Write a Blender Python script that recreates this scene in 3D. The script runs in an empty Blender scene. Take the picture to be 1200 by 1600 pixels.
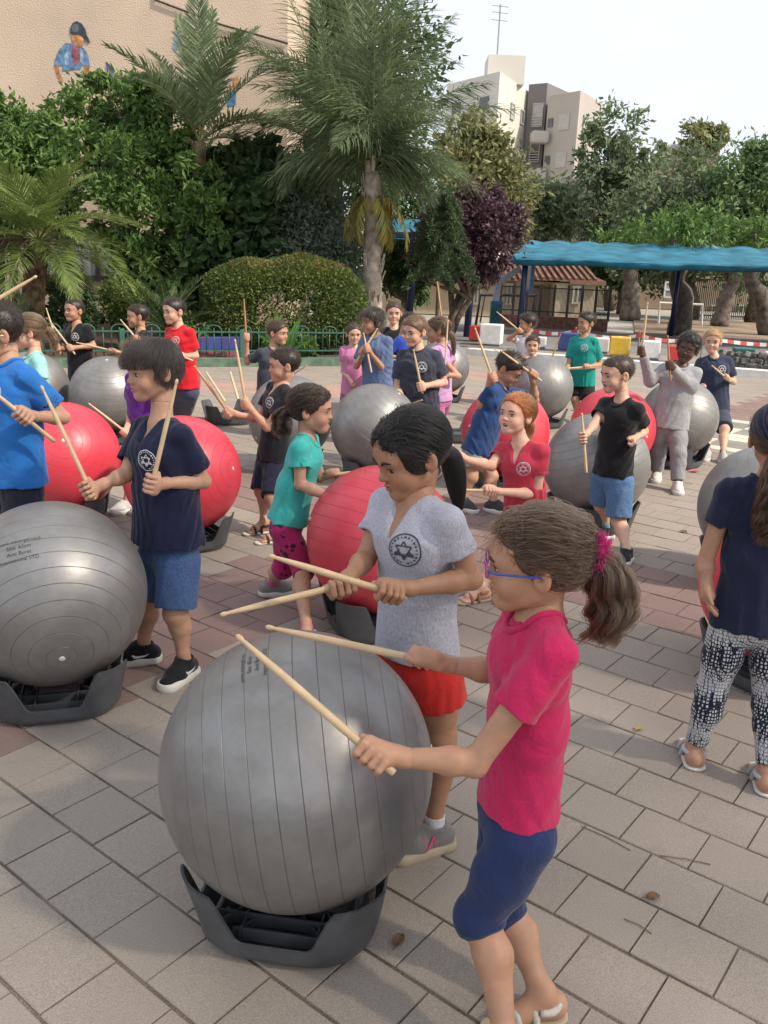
import bpy, bmesh, math, random
import numpy as np
from mathutils import Vector, Matrix
random.seed(7); RNG = np.random.default_rng(7)
SC = bpy.context.scene
COL = SC.collection
# ------------------------------------------------------------------ camera
FPX = 1350.0; CAM_H = 1.565; PITCH = math.radians(15.9); ROLL = math.radians(2.15)
_fw = np.array([0, math.cos(PITCH), -math.sin(PITCH)]); _r0 = np.array([1, 0, 0.]); _u0 = np.array([0, math.sin(PITCH), math.cos(PITCH)])
_ri = math.cos(ROLL)*_r0 + math.sin(ROLL)*_u0; _up = -math.sin(ROLL)*_r0 + math.cos(ROLL)*_u0
_C = np.array([0, 0, CAM_H])
cd = bpy.data.cameras.new('camera'); cam = bpy.data.objects.new('camera', cd); COL.objects.link(cam)
cd.sensor_fit = 'VERTICAL'; cd.sensor_height = 24; cd.lens = 24*FPX/1600; cd.clip_start = .05; cd.clip_end = 2000
M = Matrix.Identity(4)
for i in range(3):
    M[i][0] = _ri[i]; M[i][1] = _up[i]; M[i][2] = -_fw[i]; M[i][3] = _C[i]
cam.matrix_world = M
SC.camera = cam
def at(x, y, Y):
    "world point seen at photo pixel x,y at distance Y in front of the camera"
    d = _fw + _ri*(x-600)/FPX - _up*(y-800)/FPX
    return _C + d*(Y/d[1])
def gnd(x, y, z=0.0):
    d = _fw + _ri*(x-600)/FPX - _up*(y-800)/FPX
    return _C + d*((z-CAM_H)/d[2])
def topix(p):
    v = np.asarray(p, float)-_C; z = v@_fw
    return 600+FPX*(v@_ri)/z, 800-FPX*(v@_up)/z, z
# ------------------------------------------------------------------ sky and sun
SUN_EL = math.radians(43); SUN_AZ = math.radians(114)   # azimuth clockwise from +Y: low on the right, behind the viewer
sundir = Vector((math.sin(SUN_AZ)*math.cos(SUN_EL), math.cos(SUN_AZ)*math.cos(SUN_EL), math.sin(SUN_EL)))
W = bpy.data.worlds.new('World'); SC.world = W; W.use_nodes = True
nt = W.node_tree; nt.nodes.clear()
wo = nt.nodes.new('ShaderNodeOutputWorld'); bg = nt.nodes.new('ShaderNodeBackground')
sk = nt.nodes.new('ShaderNodeTexSky'); sk.sky_type = 'NISHITA'; sk.sun_disc = False
sk.sun_elevation = SUN_EL; sk.sun_rotation = SUN_AZ; sk.air_density = 1.0; sk.dust_density = 3.5; sk.ozone_density = 1.2
# thin high cloud veil over the whole sky
tc = nt.nodes.new('ShaderNodeTexCoord'); mp = nt.nodes.new('ShaderNodeMapping'); mp.inputs['Scale'].default_value = (1.2, 1.2, 4.0)
nz = nt.nodes.new('ShaderNodeTexNoise'); nz.inputs['Scale'].default_value = 1.8; nz.inputs['Detail'].default_value = 7; nz.inputs['Roughness'].default_value = .6
cr = nt.nodes.new('ShaderNodeValToRGB'); cr.color_ramp.elements[0].position = .25; cr.color_ramp.elements[0].color = (.66, .66, .66, 1); cr.color_ramp.elements[1].position = .72; cr.color_ramp.elements[1].color = (.86, .86, .86, 1)
mx = nt.nodes.new('ShaderNodeMix'); mx.data_type = 'RGBA'; mx.inputs['B'].default_value = (6.9, 7.2, 7.7, 1)
nt.links.new(tc.outputs['Generated'], mp.inputs['Vector']); nt.links.new(mp.outputs['Vector'], nz.inputs['Vector'])
nt.links.new(nz.outputs['Fac'], cr.inputs['Fac']); nt.links.new(cr.outputs['Color'], mx.inputs['Factor'])
nt.links.new(sk.outputs['Color'], mx.inputs['A']); nt.links.new(mx.outputs['Result'], bg.inputs['Color'])
bg.inputs['Strength'].default_value = 0.10
nt.links.new(bg.outputs['Background'], wo.inputs['Surface'])
sl = bpy.data.lights.new('sun', 'SUN'); sl.energy = 3.0; sl.angle = math.radians(3.0); sl.color = (1, .89, .73)
so = bpy.data.objects.new('sun', sl); COL.objects.link(so); so.rotation_euler = sundir.to_track_quat('Z', 'Y').to_euler()
SC.view_settings.view_transform = 'Standard'; SC.view_settings.look = 'None'; SC.view_settings.exposure = 0.74; SC.view_settings.gamma = 1
SC.view_settings.use_curve_mapping = False
SC.cycles.max_bounces = 6; SC.cycles.transparent_max_bounces = 8; SC.cycles.use_denoising = True
# ------------------------------------------------------------------ helpers
def tag(o, label=None, cat=None, group=None, kind=None):
    if label: o['label'] = label
    if cat: o['category'] = cat
    if group: o['group'] = group
    if kind: o['kind'] = kind
    return o
def empty(name, loc=(0, 0, 0), rz=0, label=None, cat=None, group=None):
    o = bpy.data.objects.new(name, None); COL.objects.link(o); o.location = loc; o.rotation_euler = (0, 0, rz); o.empty_display_size = .1
    return tag(o, label, cat, group)
def link(name, me, mats=None, parent=None, smooth=None):
    if mats is not None:
        for m in (mats if isinstance(mats, (list, tuple)) else [mats]): me.materials.append(m)
    if smooth is not None: me.polygons.foreach_set('use_smooth', np.full(len(me.polygons), smooth, dtype=bool))
    o = bpy.data.objects.new(name, me); COL.objects.link(o)
    if parent is not None: o.parent = parent
    return o
def npmesh(name, V, F, sizes=None, midx=None):
    "V (n,3); F (m,k) int or flat list with sizes"
    me = bpy.data.meshes.new(name); V = np.asarray(V, np.float32)
    if sizes is None:
        F = np.asarray(F, np.int32); sizes = np.full(len(F), F.shape[1], np.int32); flat = F.ravel()
    else:
        flat = np.asarray(F, np.int32); sizes = np.asarray(sizes, np.int32)
    me.vertices.add(len(V)); me.vertices.foreach_set('co', V.ravel())
    me.loops.add(len(flat)); me.loops.foreach_set('vertex_index', flat)
    me.polygons.add(len(sizes)); st = np.concatenate([[0], np.cumsum(sizes)[:-1]]).astype(np.int32)
    me.polygons.foreach_set('loop_start', st); me.polygons.foreach_set('loop_total', sizes)
    if midx is not None: me.polygons.foreach_set('material_index', np.asarray(midx, np.int32))
    me.polygons.foreach_set('use_smooth', np.zeros(len(sizes), dtype=bool))
    me.update(calc_edges=True); me.validate()
    return me
class MB:
    "collects boxes, tubes and lathes into one mesh"
    def __init__(s): s.V = []; s.F = []; s.m = []
    def add(s, V, F, m=0):
        b = len(s.V); s.V += [tuple(map(float, v)) for v in V]; s.F += [[i+b for i in f] for f in F]; s.m += [m]*len(F); return s
    def box(s, c, d, R=None, m=0, bev=0):
        c = np.array(c, float); h = np.array(d, float)/2
        sg = [(-1, -1, -1), (1, -1, -1), (1, 1, -1), (-1, 1, -1), (-1, -1, 1), (1, -1, 1), (1, 1, 1), (-1, 1, 1)]
        if bev <= 0:
            P = np.array(sg)*h; F = [(0, 3, 2, 1), (4, 5, 6, 7), (0, 1, 5, 4), (1, 2, 6, 5), (2, 3, 7, 6), (3, 0, 4, 7)]
        else:
            bm = bmesh.new(); bmesh.ops.create_cube(bm, size=1)
            for v in bm.verts: v.co = Vector((v.co.x*2*h[0], v.co.y*2*h[1], v.co.z*2*h[2]))
            bmesh.ops.bevel(bm, geom=bm.edges[:], offset=bev, segments=2, affect='EDGES', profile=.5)
            bm.verts.index_update(); P = np.array([v.co[:] for v in bm.verts]); F = [[v.index for v in f.verts] for f in bm.faces]; bm.free()
        if R is not None: P = P@np.array(R).T
        return s.add(P+c, F, m)
    def bar(s, a, b, w, h, m=0, up=(0, 0, 1)):
        a = np.array(a, float); b = np.array(b, float); d = b-a; L = np.linalg.norm(d); d /= L
        x = np.cross(d, up); x /= np.linalg.norm(x)+1e-9; z = np.cross(x, d)
        return s.box((a+b)/2, (w, L, h), np.stack([x, d, z], 1), m)
    def tube(s, pts, r, n=8, m=0, cap=True):
        pts = np.array(pts, float); k = len(pts); r = np.broadcast_to(np.array(r, float), (k,))
        T = np.gradient(pts, axis=0); T /= np.linalg.norm(T, axis=1)[:, None]+1e-12
        u = np.cross(T[0], (0.31, .2, .93)); u /= np.linalg.norm(u); V = []; 
        for i in range(k):
            u = u-T[i]*(u@T[i]); u /= np.linalg.norm(u)+1e-12; w = np.cross(T[i], u)
            for j in range(n):
                a = 2*math.pi*j/n; V.append(pts[i]+r[i]*(math.cos(a)*u+math.sin(a)*w))
        F = [(i*n+j, i*n+(j+1) % n, (i+1)*n+(j+1) % n, (i+1)*n+j) for i in range(k-1) for j in range(n)]
        if cap: F += [tuple(range(n))[::-1], tuple((k-1)*n+j for j in range(n))]
        return s.add(V, F, m)
    def lathe(s, prof, n=16, m=0, c=(0, 0, 0), R=None):
        V = []; k = len(prof)
        for r, z in prof:
            for j in range(n):
                a = 2*math.pi*j/n; V.append((r*math.cos(a), r*math.sin(a), z))
        F = [(i*n+j, i*n+(j+1) % n, (i+1)*n+(j+1) % n, (i+1)*n+j) for i in range(k-1) for j in range(n)]
        F += [tuple(range(n))[::-1], tuple((k-1)*n+j for j in range(n))]
        V = np.array(V)
        if R is not None: V = V@np.array(R).T
        return s.add(V+np.array(c), F, m)
    def prism(s, poly, z0, z1, m=0):
        n = len(poly); V = [(x, y, z0) for x, y in poly]+[(x, y, z1) for x, y in poly]
        F = [tuple(range(n))[::-1], tuple(range(n, 2*n))]+[(i, (i+1) % n, n+(i+1) % n, n+i) for i in range(n)]
        return s.add(V, F, m)
    def mesh(s, name):
        return npmesh(name, np.array(s.V), [i for f in s.F for i in f], [len(f) for f in s.F], s.m)
    def build(s, name, mats, parent=None, smooth=False):
        return link(name, s.mesh(name), mats, parent, smooth)
def nrm(v):
    v = np.asarray(v, float); return v/(np.linalg.norm(v)+1e-12)
def perp(v, u):
    v = np.asarray(v, float); return nrm(v-u*(v@u))
def V3(*a): return np.array(a, float)
# ------------------------------------------------------------------ materials
def newmat(name):
    m = bpy.data.materials.new(name); m.use_nodes = True; t = m.node_tree; t.nodes.clear()
    o = t.nodes.new('ShaderNodeOutputMaterial'); b = t.nodes.new('ShaderNodeBsdfPrincipled'); t.links.new(b.outputs[0], o.inputs['Surface'])
    return m, t, b, o
def mat(name, col, rough=.6, var=.12, vscale=6, bump=0, bscale=40, metal=0, spec=.5, sss=0, coords='Object', detail=4, col2=None, obrand=0, sheen=0, coat=0, trans=0):
    m, t, b, o = newmat(name); N = t.nodes.new; L = t.links.new
    c = N('ShaderNodeTexCoord'); col = tuple(col[:3])
    n = N('ShaderNodeTexNoise'); n.inputs['Scale'].default_value = vscale; n.inputs['Detail'].default_value = detail; L(c.outputs[coords], n.inputs['Vector'])
    mxr = N('ShaderNodeMix'); mxr.data_type = 'RGBA'
    c2 = col2 if col2 else tuple(min(1, x*(1-var*1.6)) for x in col); c1 = col if col2 else tuple(min(1, x*(1+var)) for x in col)
    mxr.inputs['A'].default_value = (*c2, 1); mxr.inputs['B'].default_value = (*c1, 1)
    rp = N('ShaderNodeMapRange'); rp.inputs['From Min'].default_value = .3; rp.inputs['From Max'].default_value = .7; L(n.outputs['Fac'], rp.inputs['Value'])
    L(rp.outputs['Result'], mxr.inputs['Factor']); out = mxr.outputs['Result']
    if obrand:
        oi = N('ShaderNodeObjectInfo'); g_ = N('ShaderNodeNewGeometry'); ad = N('ShaderNodeMath'); ad.operation = 'ADD'
        L(oi.outputs['Random'], ad.inputs[0]); L(g_.outputs['Random Per Island'], ad.inputs[1])
        fr = N('ShaderNodeMath'); fr.operation = 'FRACT'; L(ad.outputs[0], fr.inputs[0])
        mr = N('ShaderNodeMapRange'); mr.inputs['To Min'].default_value = 1-obrand; mr.inputs['To Max'].default_value = 1+obrand; L(fr.outputs[0], mr.inputs['Value'])
        hs = N('ShaderNodeHueSaturation'); L(out, hs.inputs['Color']); L(mr.outputs['Result'], hs.inputs['Value']); out = hs.outputs['Color']
    L(out, b.inputs['Base Color'])
    b.inputs['Roughness'].default_value = rough; b.inputs['Metallic'].default_value = metal; b.inputs['Specular IOR Level'].default_value = spec
    if sss: b.inputs['Subsurface Weight'].default_value = sss; b.inputs['Subsurface Radius'].default_value = (.012, .004, .002); b.inputs['Subsurface Scale'].default_value = 1
    if sheen: b.inputs['Sheen Weight'].default_value = sheen
    if coat: b.inputs['Coat Weight'].default_value = coat
    if bump:
        n2 = N('ShaderNodeTexNoise'); n2.inputs['Scale'].default_value = bscale; n2.inputs['Detail'].default_value = 5; L(c.outputs[coords], n2.inputs['Vector'])
        bp = N('ShaderNodeBump'); bp.inputs['Strength'].default_value = bump; bp.inputs['Distance'].default_value = .02; L(n2.outputs['Fac'], bp.inputs['Height']); L(bp.outputs['Normal'], b.inputs['Normal'])
    return m
_mc = {}
def cmat(kind, col, **kw):
    key = (kind, tuple(round(c, 3) for c in col))
    if key not in _mc: _mc[key] = mat(f'{kind}_{len(_mc)}', col, **kw)
    return _mc[key]
# ------------------------------------------------------------------ signed distance modelling
class P_:
    __slots__ = ('f', 'lo', 'hi', 'k', 'op')
    def __init__(s, f, lo, hi, k, op): s.f = f; s.lo = np.array(lo); s.hi = np.array(hi); s.k = k; s.op = op
def cap(a, b, ra, rb, k=.012, side=None, st=1.0, clip=None, op='u'):
    a = np.array(a, float); b = np.array(b, float); ba = b-a; bb = float(ba@ba)+1e-12; mr = max(ra, rb)*max(1, st)
    sd = None if side is None else nrm(side); q = (1-1/st**2) if sd is not None else 0
    def f(X, Y, Z):
        x = X-a[0]; y = Y-a[1]; z = Z-a[2]
        h = x*ba[0]+y*ba[1]+z*ba[2]; t = np.clip(h/bb, 0, 1)
        d2 = (x*x+y*y+z*z)-2*t*h+t*t*bb
        if sd is not None:
            sn = (x*sd[0]+y*sd[1]+z*sd[2])-t*float(ba@sd); d2 = d2-sn*sn*q
        d = np.sqrt(np.maximum(d2, 0))-(ra+(rb-ra)*t)
        if clip:
            for o_, n_ in clip: d = np.maximum(d, (X-o_[0])*n_[0]+(Y-o_[1])*n_[1]+(Z-o_[2])*n_[2])
        return d
    return P_(f, np.minimum(a, b)-mr, np.maximum(a, b)+mr, k, op)
def ell(c, r, R=None, k=.012, op='u', clip=None):
    c = np.array(c, float); r = np.array(r, float); R = np.eye(3) if R is None else np.array(R)   # R columns = local axes
    ext = np.abs(R)@r
    def f(X, Y, Z):
        x = X-c[0]; y = Y-c[1]; z = Z-c[2]
        u = x*R[0, 0]+y*R[1, 0]+z*R[2, 0]; v = x*R[0, 1]+y*R[1, 1]+z*R[2, 1]; w = x*R[0, 2]+y*R[1, 2]+z*R[2, 2]
        k0 = np.sqrt((u/r[0])**2+(v/r[1])**2+(w/r[2])**2)+1e-9; k1 = np.sqrt((u/r[0]**2)**2+(v/r[1]**2)**2+(w/r[2]**2)**2)+1e-9
        d = k0*(k0-1)/k1
        if clip:
            for o_, n_ in clip: d = np.maximum(d, (X-o_[0])*n_[0]+(Y-o_[1])*n_[1]+(Z-o_[2])*n_[2])
        return d
    return P_(f, c-ext, c+ext, k, op)
def sph(c, r, k=.012, op='u'): return cap(c, np.array(c)+1e-5, r, r, k, op=op)
def comb(D, d, k, op):
    if op == 'u':
        h = np.clip(.5+.5*(d-D)/k, 0, 1); return d*(1-h)+D*h-k*h*(1-h)
    h = np.clip(.5-.5*(d+D)/k, 0, 1)          # smooth subtraction of d from D
    return D*(1-h)-d*h+k*h*(1-h)
def sdf_at(prims, P):
    P = np.asarray(P, float); D = np.full(len(P), 1.0)
    for p in prims: D = comb(D, p.f(P[:, 0], P[:, 1], P[:, 2]), p.k, p.op)
    return D
def sdf_grad(prims, P, e=.002):
    d0 = sdf_at(prims, P); g_ = np.stack([sdf_at(prims, P+np.eye(3)[i]*e)-d0 for i in range(3)], 1)
    return d0, g_/(np.linalg.norm(g_, axis=1)[:, None]+1e-9)
def sdf_verts(prims, res, disp=None, cut=None):
    us = [p for p in prims if p.op == 'u']; pad = res*3
    lo = np.min([p.lo for p in us], 0)-pad; hi = np.max([p.hi for p in us], 0)+pad
    n = np.ceil((hi-lo)/res).astype(int)+1
    ax = [(lo[i]+np.arange(n[i])*res).astype(np.float32) for i in range(3)]
    D = np.full(n, .5, np.float32)
    late = [p for p in prims if p.op == 's'] if disp is not None else []
    for p in [p for p in prims if not (disp is not None and p.op == 's')]+[None]+late:
        if p is None:
            if disp is not None: D += disp(ax[0][:, None, None], ax[1][None, :, None], ax[2][None, None, :])
            continue
        m_ = p.k+res*2; a = np.clip(np.floor((p.lo-m_-lo)/res).astype(int), 0, n-1); b = np.clip(np.ceil((p.hi+m_-lo)/res).astype(int)+1, 1, n)
        if np.any(b <= a): continue
        s = tuple(slice(a[i], b[i]) for i in range(3))
        X = ax[0][s[0]][:, None, None]; Y = ax[1][s[1]][None, :, None]; Z = ax[2][s[2]][None, None, :]
        D[s] = comb(D[s], p.f(X, Y, Z).astype(np.float32), np.float32(p.k), p.op)
    if cut:
        for o_, n_ in cut: D = np.maximum(D, ((ax[0][:, None, None]-o_[0])*n_[0]+(ax[1][None, :, None]-o_[1])*n_[1]+(ax[2][None, None, :]-o_[2])*n_[2]).astype(np.float32))
    # naive surface nets
    S = D < 0; c = S.astype(np.uint8); sm = sum(c[i:n[0]-1+i, j:n[1]-1+j, k:n[2]-1+k] for i in (0, 1) for j in (0, 1) for k in (0, 1))
    act = (sm > 0) & (sm < 8); idx = np.argwhere(act); vid = np.full(act.shape, -1, np.int32); vid[act] = np.arange(len(idx))
    acc = np.zeros((len(idx), 3), np.float32); cnt = np.zeros(len(idx), np.float32)
    cor = [(i, j, k) for i in (0, 1) for j in (0, 1) for k in (0, 1)]
    Dc = {q: D[idx[:, 0]+q[0], idx[:, 1]+q[1], idx[:, 2]+q[2]] for q in cor}
    for q in cor:
        for axn in range(3):
            if q[axn] == 0:
                q2 = list(q); q2[axn] = 1; q2 = tuple(q2); d0 = Dc[q]; d1 = Dc[q2]; x = (d0 < 0) != (d1 < 0)
                t = np.where(x, d0/np.where(x, d0-d1, 1), 0); pt = np.tile(np.array(q, np.float32), (len(idx), 1)); pt[:, axn] += t
                acc += pt*x[:, None]; cnt += x
    V = (idx+acc/cnt[:, None])*res+lo
    F = []
    for axn in range(3):
        o1, o2 = [(1, 2), (2, 0), (0, 1)][axn]
        sl0 = [slice(1, -1)]*3; sl0[axn] = slice(0, -1); sl1 = list(sl0); sl1[axn] = slice(1, None)
        A = S[tuple(sl0)]; B = S[tuple(sl1)]; e = np.argwhere(A != B); sg = A[tuple(e.T)]
        off = np.array([1, 1, 1]); off[axn] = 0; e = e+off
        def cell(d1, d2):
            q = e.copy(); q[:, o1] -= d1; q[:, o2] -= d2; return vid[tuple(q.T)]
        f = np.stack([cell(1, 1), cell(0, 1), cell(0, 0), cell(1, 0)], 1)
        f = np.where(sg[:, None], f, f[:, ::-1]); F.append(f)
    F = np.concatenate(F); F = F[(F >= 0).all(1)]
    return V, F
def sdf_mesh(name, prims, res, mats, parent=None, disp=None):
    V, F = sdf_verts(prims, res, disp)
    return link(name, npmesh(name, V, F), mats, parent, True)
# ================================================================== SETTING
TH = math.radians(-37.8); UD = np.array([math.cos(TH), math.sin(TH)]); VD = np.array([math.sin(TH), -math.cos(TH)]); PO = np.array([.7207, 2.6492]); PS = .2
m_joint = mat('joint_sand', (.27, .205, .145), .95, .3, 7, .8, 160, col2=(.105, .085, .068), detail=9)
m_far = mat('far_ground', (.36, .33, .29), .9, .15, .35, .2, 30)
def paver_mat(name, c, c2):
    m, t, b, o = newmat(name); N = t.nodes.new; L = t.links.new
    g_ = N('ShaderNodeNewGeometry'); oi = N('ShaderNodeObjectInfo')
    n1 = N('ShaderNodeTexNoise'); n1.inputs['Scale'].default_value = 1.3; n1.inputs['Detail'].default_value = 5; L(g_.outputs['Position'], n1.inputs['Vector'])
    n2 = N('ShaderNodeTexNoise'); n2.inputs['Scale'].default_value = 330; n2.inputs['Detail'].default_value = 3; L(g_.outputs['Position'], n2.inputs['Vector'])
    n3 = N('ShaderNodeTexVoronoi'); n3.inputs['Scale'].default_value = 95; L(g_.outputs['Position'], n3.inputs['Vector'])
    mx = N('ShaderNodeMix'); mx.data_type = 'RGBA'; mx.inputs['A'].default_value = (*c, 1); mx.inputs['B'].default_value = (*c2, 1)
    r1 = N('ShaderNodeMapRange'); r1.inputs['From Min'].default_value = .35; r1.inputs['From Max'].default_value = .68; L(n1.outputs['Fac'], r1.inputs['Value']); L(r1.outputs['Result'], mx.inputs['Factor'])
    ad = N('ShaderNodeMath'); ad.operation = 'ADD'; L(oi.outputs['Random'], ad.inputs[0]); L(g_.outputs['Random Per Island'], ad.inputs[1])
    fr = N('ShaderNodeMath'); fr.operation = 'FRACT'; L(ad.outputs[0], fr.inputs[0])
    mr = N('ShaderNodeMapRange'); mr.inputs['To Min'].default_value = .955; mr.inputs['To Max'].default_value = 1.04; L(fr.outputs[0], mr.inputs['Value'])
    gr = N('ShaderNodeMapRange'); gr.inputs['From Min'].default_value = .25; gr.inputs['From Max'].default_value = .75; gr.inputs['To Min'].default_value = .66; gr.inputs['To Max'].default_value = 1.32; L(n2.outputs['Fac'], gr.inputs['Value'])
    mu = N('ShaderNodeMath'); mu.operation = 'MULTIPLY'; L(mr.outputs['Result'], mu.inputs[0]); L(gr.outputs['Result'], mu.inputs[1])
    sp = N('ShaderNodeMapRange'); sp.inputs['From Min'].default_value = .04; sp.inputs['From Max'].default_value = .10; sp.inputs['To Min'].default_value = 1.5; sp.inputs['To Max'].default_value = 1.0; L(n3.outputs['Distance'], sp.inputs['Value'])
    mu2 = N('ShaderNodeMath'); mu2.operation = 'MULTIPLY'; L(mu.outputs[0], mu2.inputs[0]); L(sp.outputs['Result'], mu2.inputs[1])
    hs = N('ShaderNodeHueSaturation'); L(mx.outputs['Result'], hs.inputs['Color']); L(mu2.outputs[0], hs.inputs['Value'])
    # dark stains and trodden gum with shapes of their own
    n4 = N('ShaderNodeTexNoise'); n4.inputs['Scale'].default_value = 3.4; n4.inputs['Detail'].default_value = 6; n4.inputs['Roughness'].default_value = .7; L(g_.outputs['Position'], n4.inputs['Vector'])
    s4 = N('ShaderNodeMapRange'); s4.inputs['From Min'].default_value = .60; s4.inputs['From Max'].default_value = .74; s4.inputs['To Max'].default_value = .28; L(n4.outputs['Fac'], s4.inputs['Value'])
    mxs = N('ShaderNodeMix'); mxs.data_type = 'RGBA'; mxs.inputs['B'].default_value = (.12, .105, .09, 1); L(s4.outputs['Result'], mxs.inputs['Factor']); L(hs.outputs['Color'], mxs.inputs['A'])
    L(mxs.outputs['Result'], b.inputs['Base Color']); b.inputs['Roughness'].default_value = .88; b.inputs['Specular IOR Level'].default_value = .3
    bp = N('ShaderNodeBump'); bp.inputs['Strength'].default_value = .35; bp.inputs['Distance'].default_value = .004; L(n2.outputs['Fac'], bp.inputs['Height']); L(bp.outputs['Normal'], b.inputs['Normal'])
    return m
PM = [paver_mat('paver_grey', (.305, .262, .222), (.272, .236, .203)), paver_mat('paver_plum', (.250, .170, .150), (.205, .143, .130)),
      paver_mat('paver_white', (.62, .58, .48), (.54, .50, .42)), paver_mat('paver_dark', (.27, .245, .215), (.22, .20, .18)), paver_mat('paver_rose', (.40, .26, .215), (.34, .23, .20))]
ground = MB(); ground.add([(-260, -30, -.03), (260, -30, -.03), (260, 700, -.03), (-260, 700, -.03)], [(0, 1, 2, 3)])
ground = tag(ground.build('ground', m_far), kind='structure')
pav = MB(); pav.add([(-14, -1.5, -.0042), (14, -1.5, -.0042), (14, 18.4, -.0042), (-14, 18.4, -.0042)], [(0, 1, 2, 3)])
pav = tag(pav.build('pavement', m_joint), kind='structure')
def zone(u, v):
    if -12 <= v < -4 and -99 < u: pass
    p = PO+UD*u*PS+VD*v*PS
    if p[1] > 8.1 and 2.2 < p[0] < 6.6 and p[1] < 13.2 and -17 <= u < -1 and -39 <= v < -23:
        return 2 if (math.floor(u/2)+math.floor(v/2)) % 2 else 3
    if -10.4 <= v < -6.4 or -11.4 <= u < -7.1: return 1
    if p[1] > 11 and (-46 <= v < -42): return 4
    if p[0] < 1 and 10.6 < p[1] < 11.6: return 4
    return 0
rp_ = random.Random(3)
def paver_geo(rnd):
    h = PS/2-.0026; hv = PS/2-.0042; c = .0020; z = 0; zl = -.0024
    j = lambda: rnd.uniform(-.0018, .0018)
    top = [(-h+c*.6+j(), -hv+c+j(), z), (h-c*.6+j(), -hv+c+j(), z), (h-c*.6+j(), hv-c+j(), z), (-h+c*.6+j(), hv-c+j(), z)]
    mid = [(-h, -hv, zl), (h, -hv, zl), (h, hv, zl), (-h, hv, zl)]; bot = [(x, y, -.012) for x, y, _ in mid]
    F = [(0, 1, 2, 3)]+[(4+i, 4+(i+1) % 4, (i+1) % 4, i) for i in range(4)]+[(8+i, 8+(i+1) % 4, 4+(i+1) % 4, 4+i) for i in range(4)]
    return np.array(top+mid+bot), F
cells = []
for v in range(-86, 16):
    for uu in range(-75, 75):
        u = uu+(.5 if v % 2 and zone(uu+.5, v+.5) not in (2, 3) else 0.0)      # running bond: every other course shifted half a stone
        p = PO+UD*(u+.5)*PS+VD*(v+.5)*PS
        if u != uu and zone(uu+1.5, v+.5) in (2, 3): continue
        if not (-.4 < p[1] < 18.3) or abs(p[0]) > 1.4+p[1]*.56: continue
        x, y, z = topix((p[0], p[1], 0))
        if p[1] > .9 and not (-260 < x < 1460 and y < 1900): continue
        cells.append((p, zone(u+.5, v+.5), abs(x-600) < 600 and y < 1600, z))
def hidden_by_ball(p):
    return False
vis = sorted([c for c in cells if c[2]], key=lambda c: c[3])[:300]
vset = set(id(c) for c in vis)
pmesh = {}
for zz in range(5):
    pmesh[zz] = []
    for k in range(3):
        V, F = paver_geo(rp_); me = npmesh('paver', V, [i for f in F for i in f], [len(f) for f in F]); me.materials.append(PM[zz]); pmesh[zz].append(me)
for c in vis:
    o = bpy.data.objects.new('paver', rp_.choice(pmesh[c[1]])); COL.objects.link(o); o.parent = pav
    o.location = (c[0][0], c[0][1], rp_.uniform(-.0015, .0012)); o.rotation_euler = (rp_.uniform(-.004, .004), rp_.uniform(-.004, .004), TH+rp_.choice([0, math.pi])+rp_.uniform(-.006, .006))
rest = [c for c in cells if id(c) not in vset]
V0, F0 = paver_geo(rp_); F0 = [list(f) for f in F0]; n0 = len(V0); VV = []; FF = []; mi = []
ct, st_ = math.cos(TH), math.sin(TH); Rz = np.array([[ct, -st_], [st_, ct]])
for i, c in enumerate(rest):
    W_ = V0.copy(); W_[:, :2] = W_[:, :2]@Rz.T+c[0]; W_[:, 2] += rp_.uniform(-.0015, .0012); W_[:, 2] += (W_[:, 0]-c[0][0])*rp_.uniform(-.004, .004)+(W_[:, 1]-c[0][1])*rp_.uniform(-.004, .004)
    VV.append(W_); FF += [[k+i*n0 for k in f] for f in F0]; mi += [c[1]]*len(F0)
me = npmesh('far_paving', np.concatenate(VV), [i for f in FF for i in f], [len(f) for f in FF], mi)
tag(link('far_paving', me, PM, pav, False), kind='stuff')
# painted lines on the yard
m_yl = mat('yellow_line_paint', (.62, .52, .30), .8, .2, 30)
for a, b in (((322, 581), (352, 627)), ((360, 581), (373, 625))):
    p, q = gnd(*a), gnd(*b); mb = MB(); d = nrm(q-p); s = np.cross(d, (0, 0, 1))*.012; z = V3(0, 0, .006)
    mb.add([p-s+z, p+s+z, q+s+z, q-s+z], [(0, 1, 2, 3)]); tag(mb.build('painted_line', m_yl), kind='structure')
# ---------------------------------------------------------------- yard edge, sand and asphalt beyond
m_asph = mat('asphalt', (.20, .195, .19), .9, .2, 1.2, .3, 80); m_sand = mat('sandy_soil', (.27, .20, .14), .95, .25, 1.0, .6, 18); m_white = mat('white_kerb_paint', (.66, .65, .62), .7, .1, 8)
mb = MB(); mb.add([(1.3, 18.4, .004), (40, 15.6, .004), (44, 22.5, .004), (0.5, 24.5, .004)], [(0, 1, 2, 3)]); tag(mb.build('road', m_asph), kind='structure')
mb = MB(); mb.add([(6.5, 23.4, .010), (40, 21.9, .010), (60, 36, .010), (9, 33, .010)], [(0, 1, 2, 3)]); tag(mb.build('sand_lot', m_sand), kind='structure')
p, q = gnd(735, 557), gnd(1260, 598); 
mb = MB(); mb.bar((p[0], p[1]+.35, .05), (q[0], q[1]+.35, .05), .30, .14); tag(mb.build('white_kerb', m_white), kind='structure')
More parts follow.
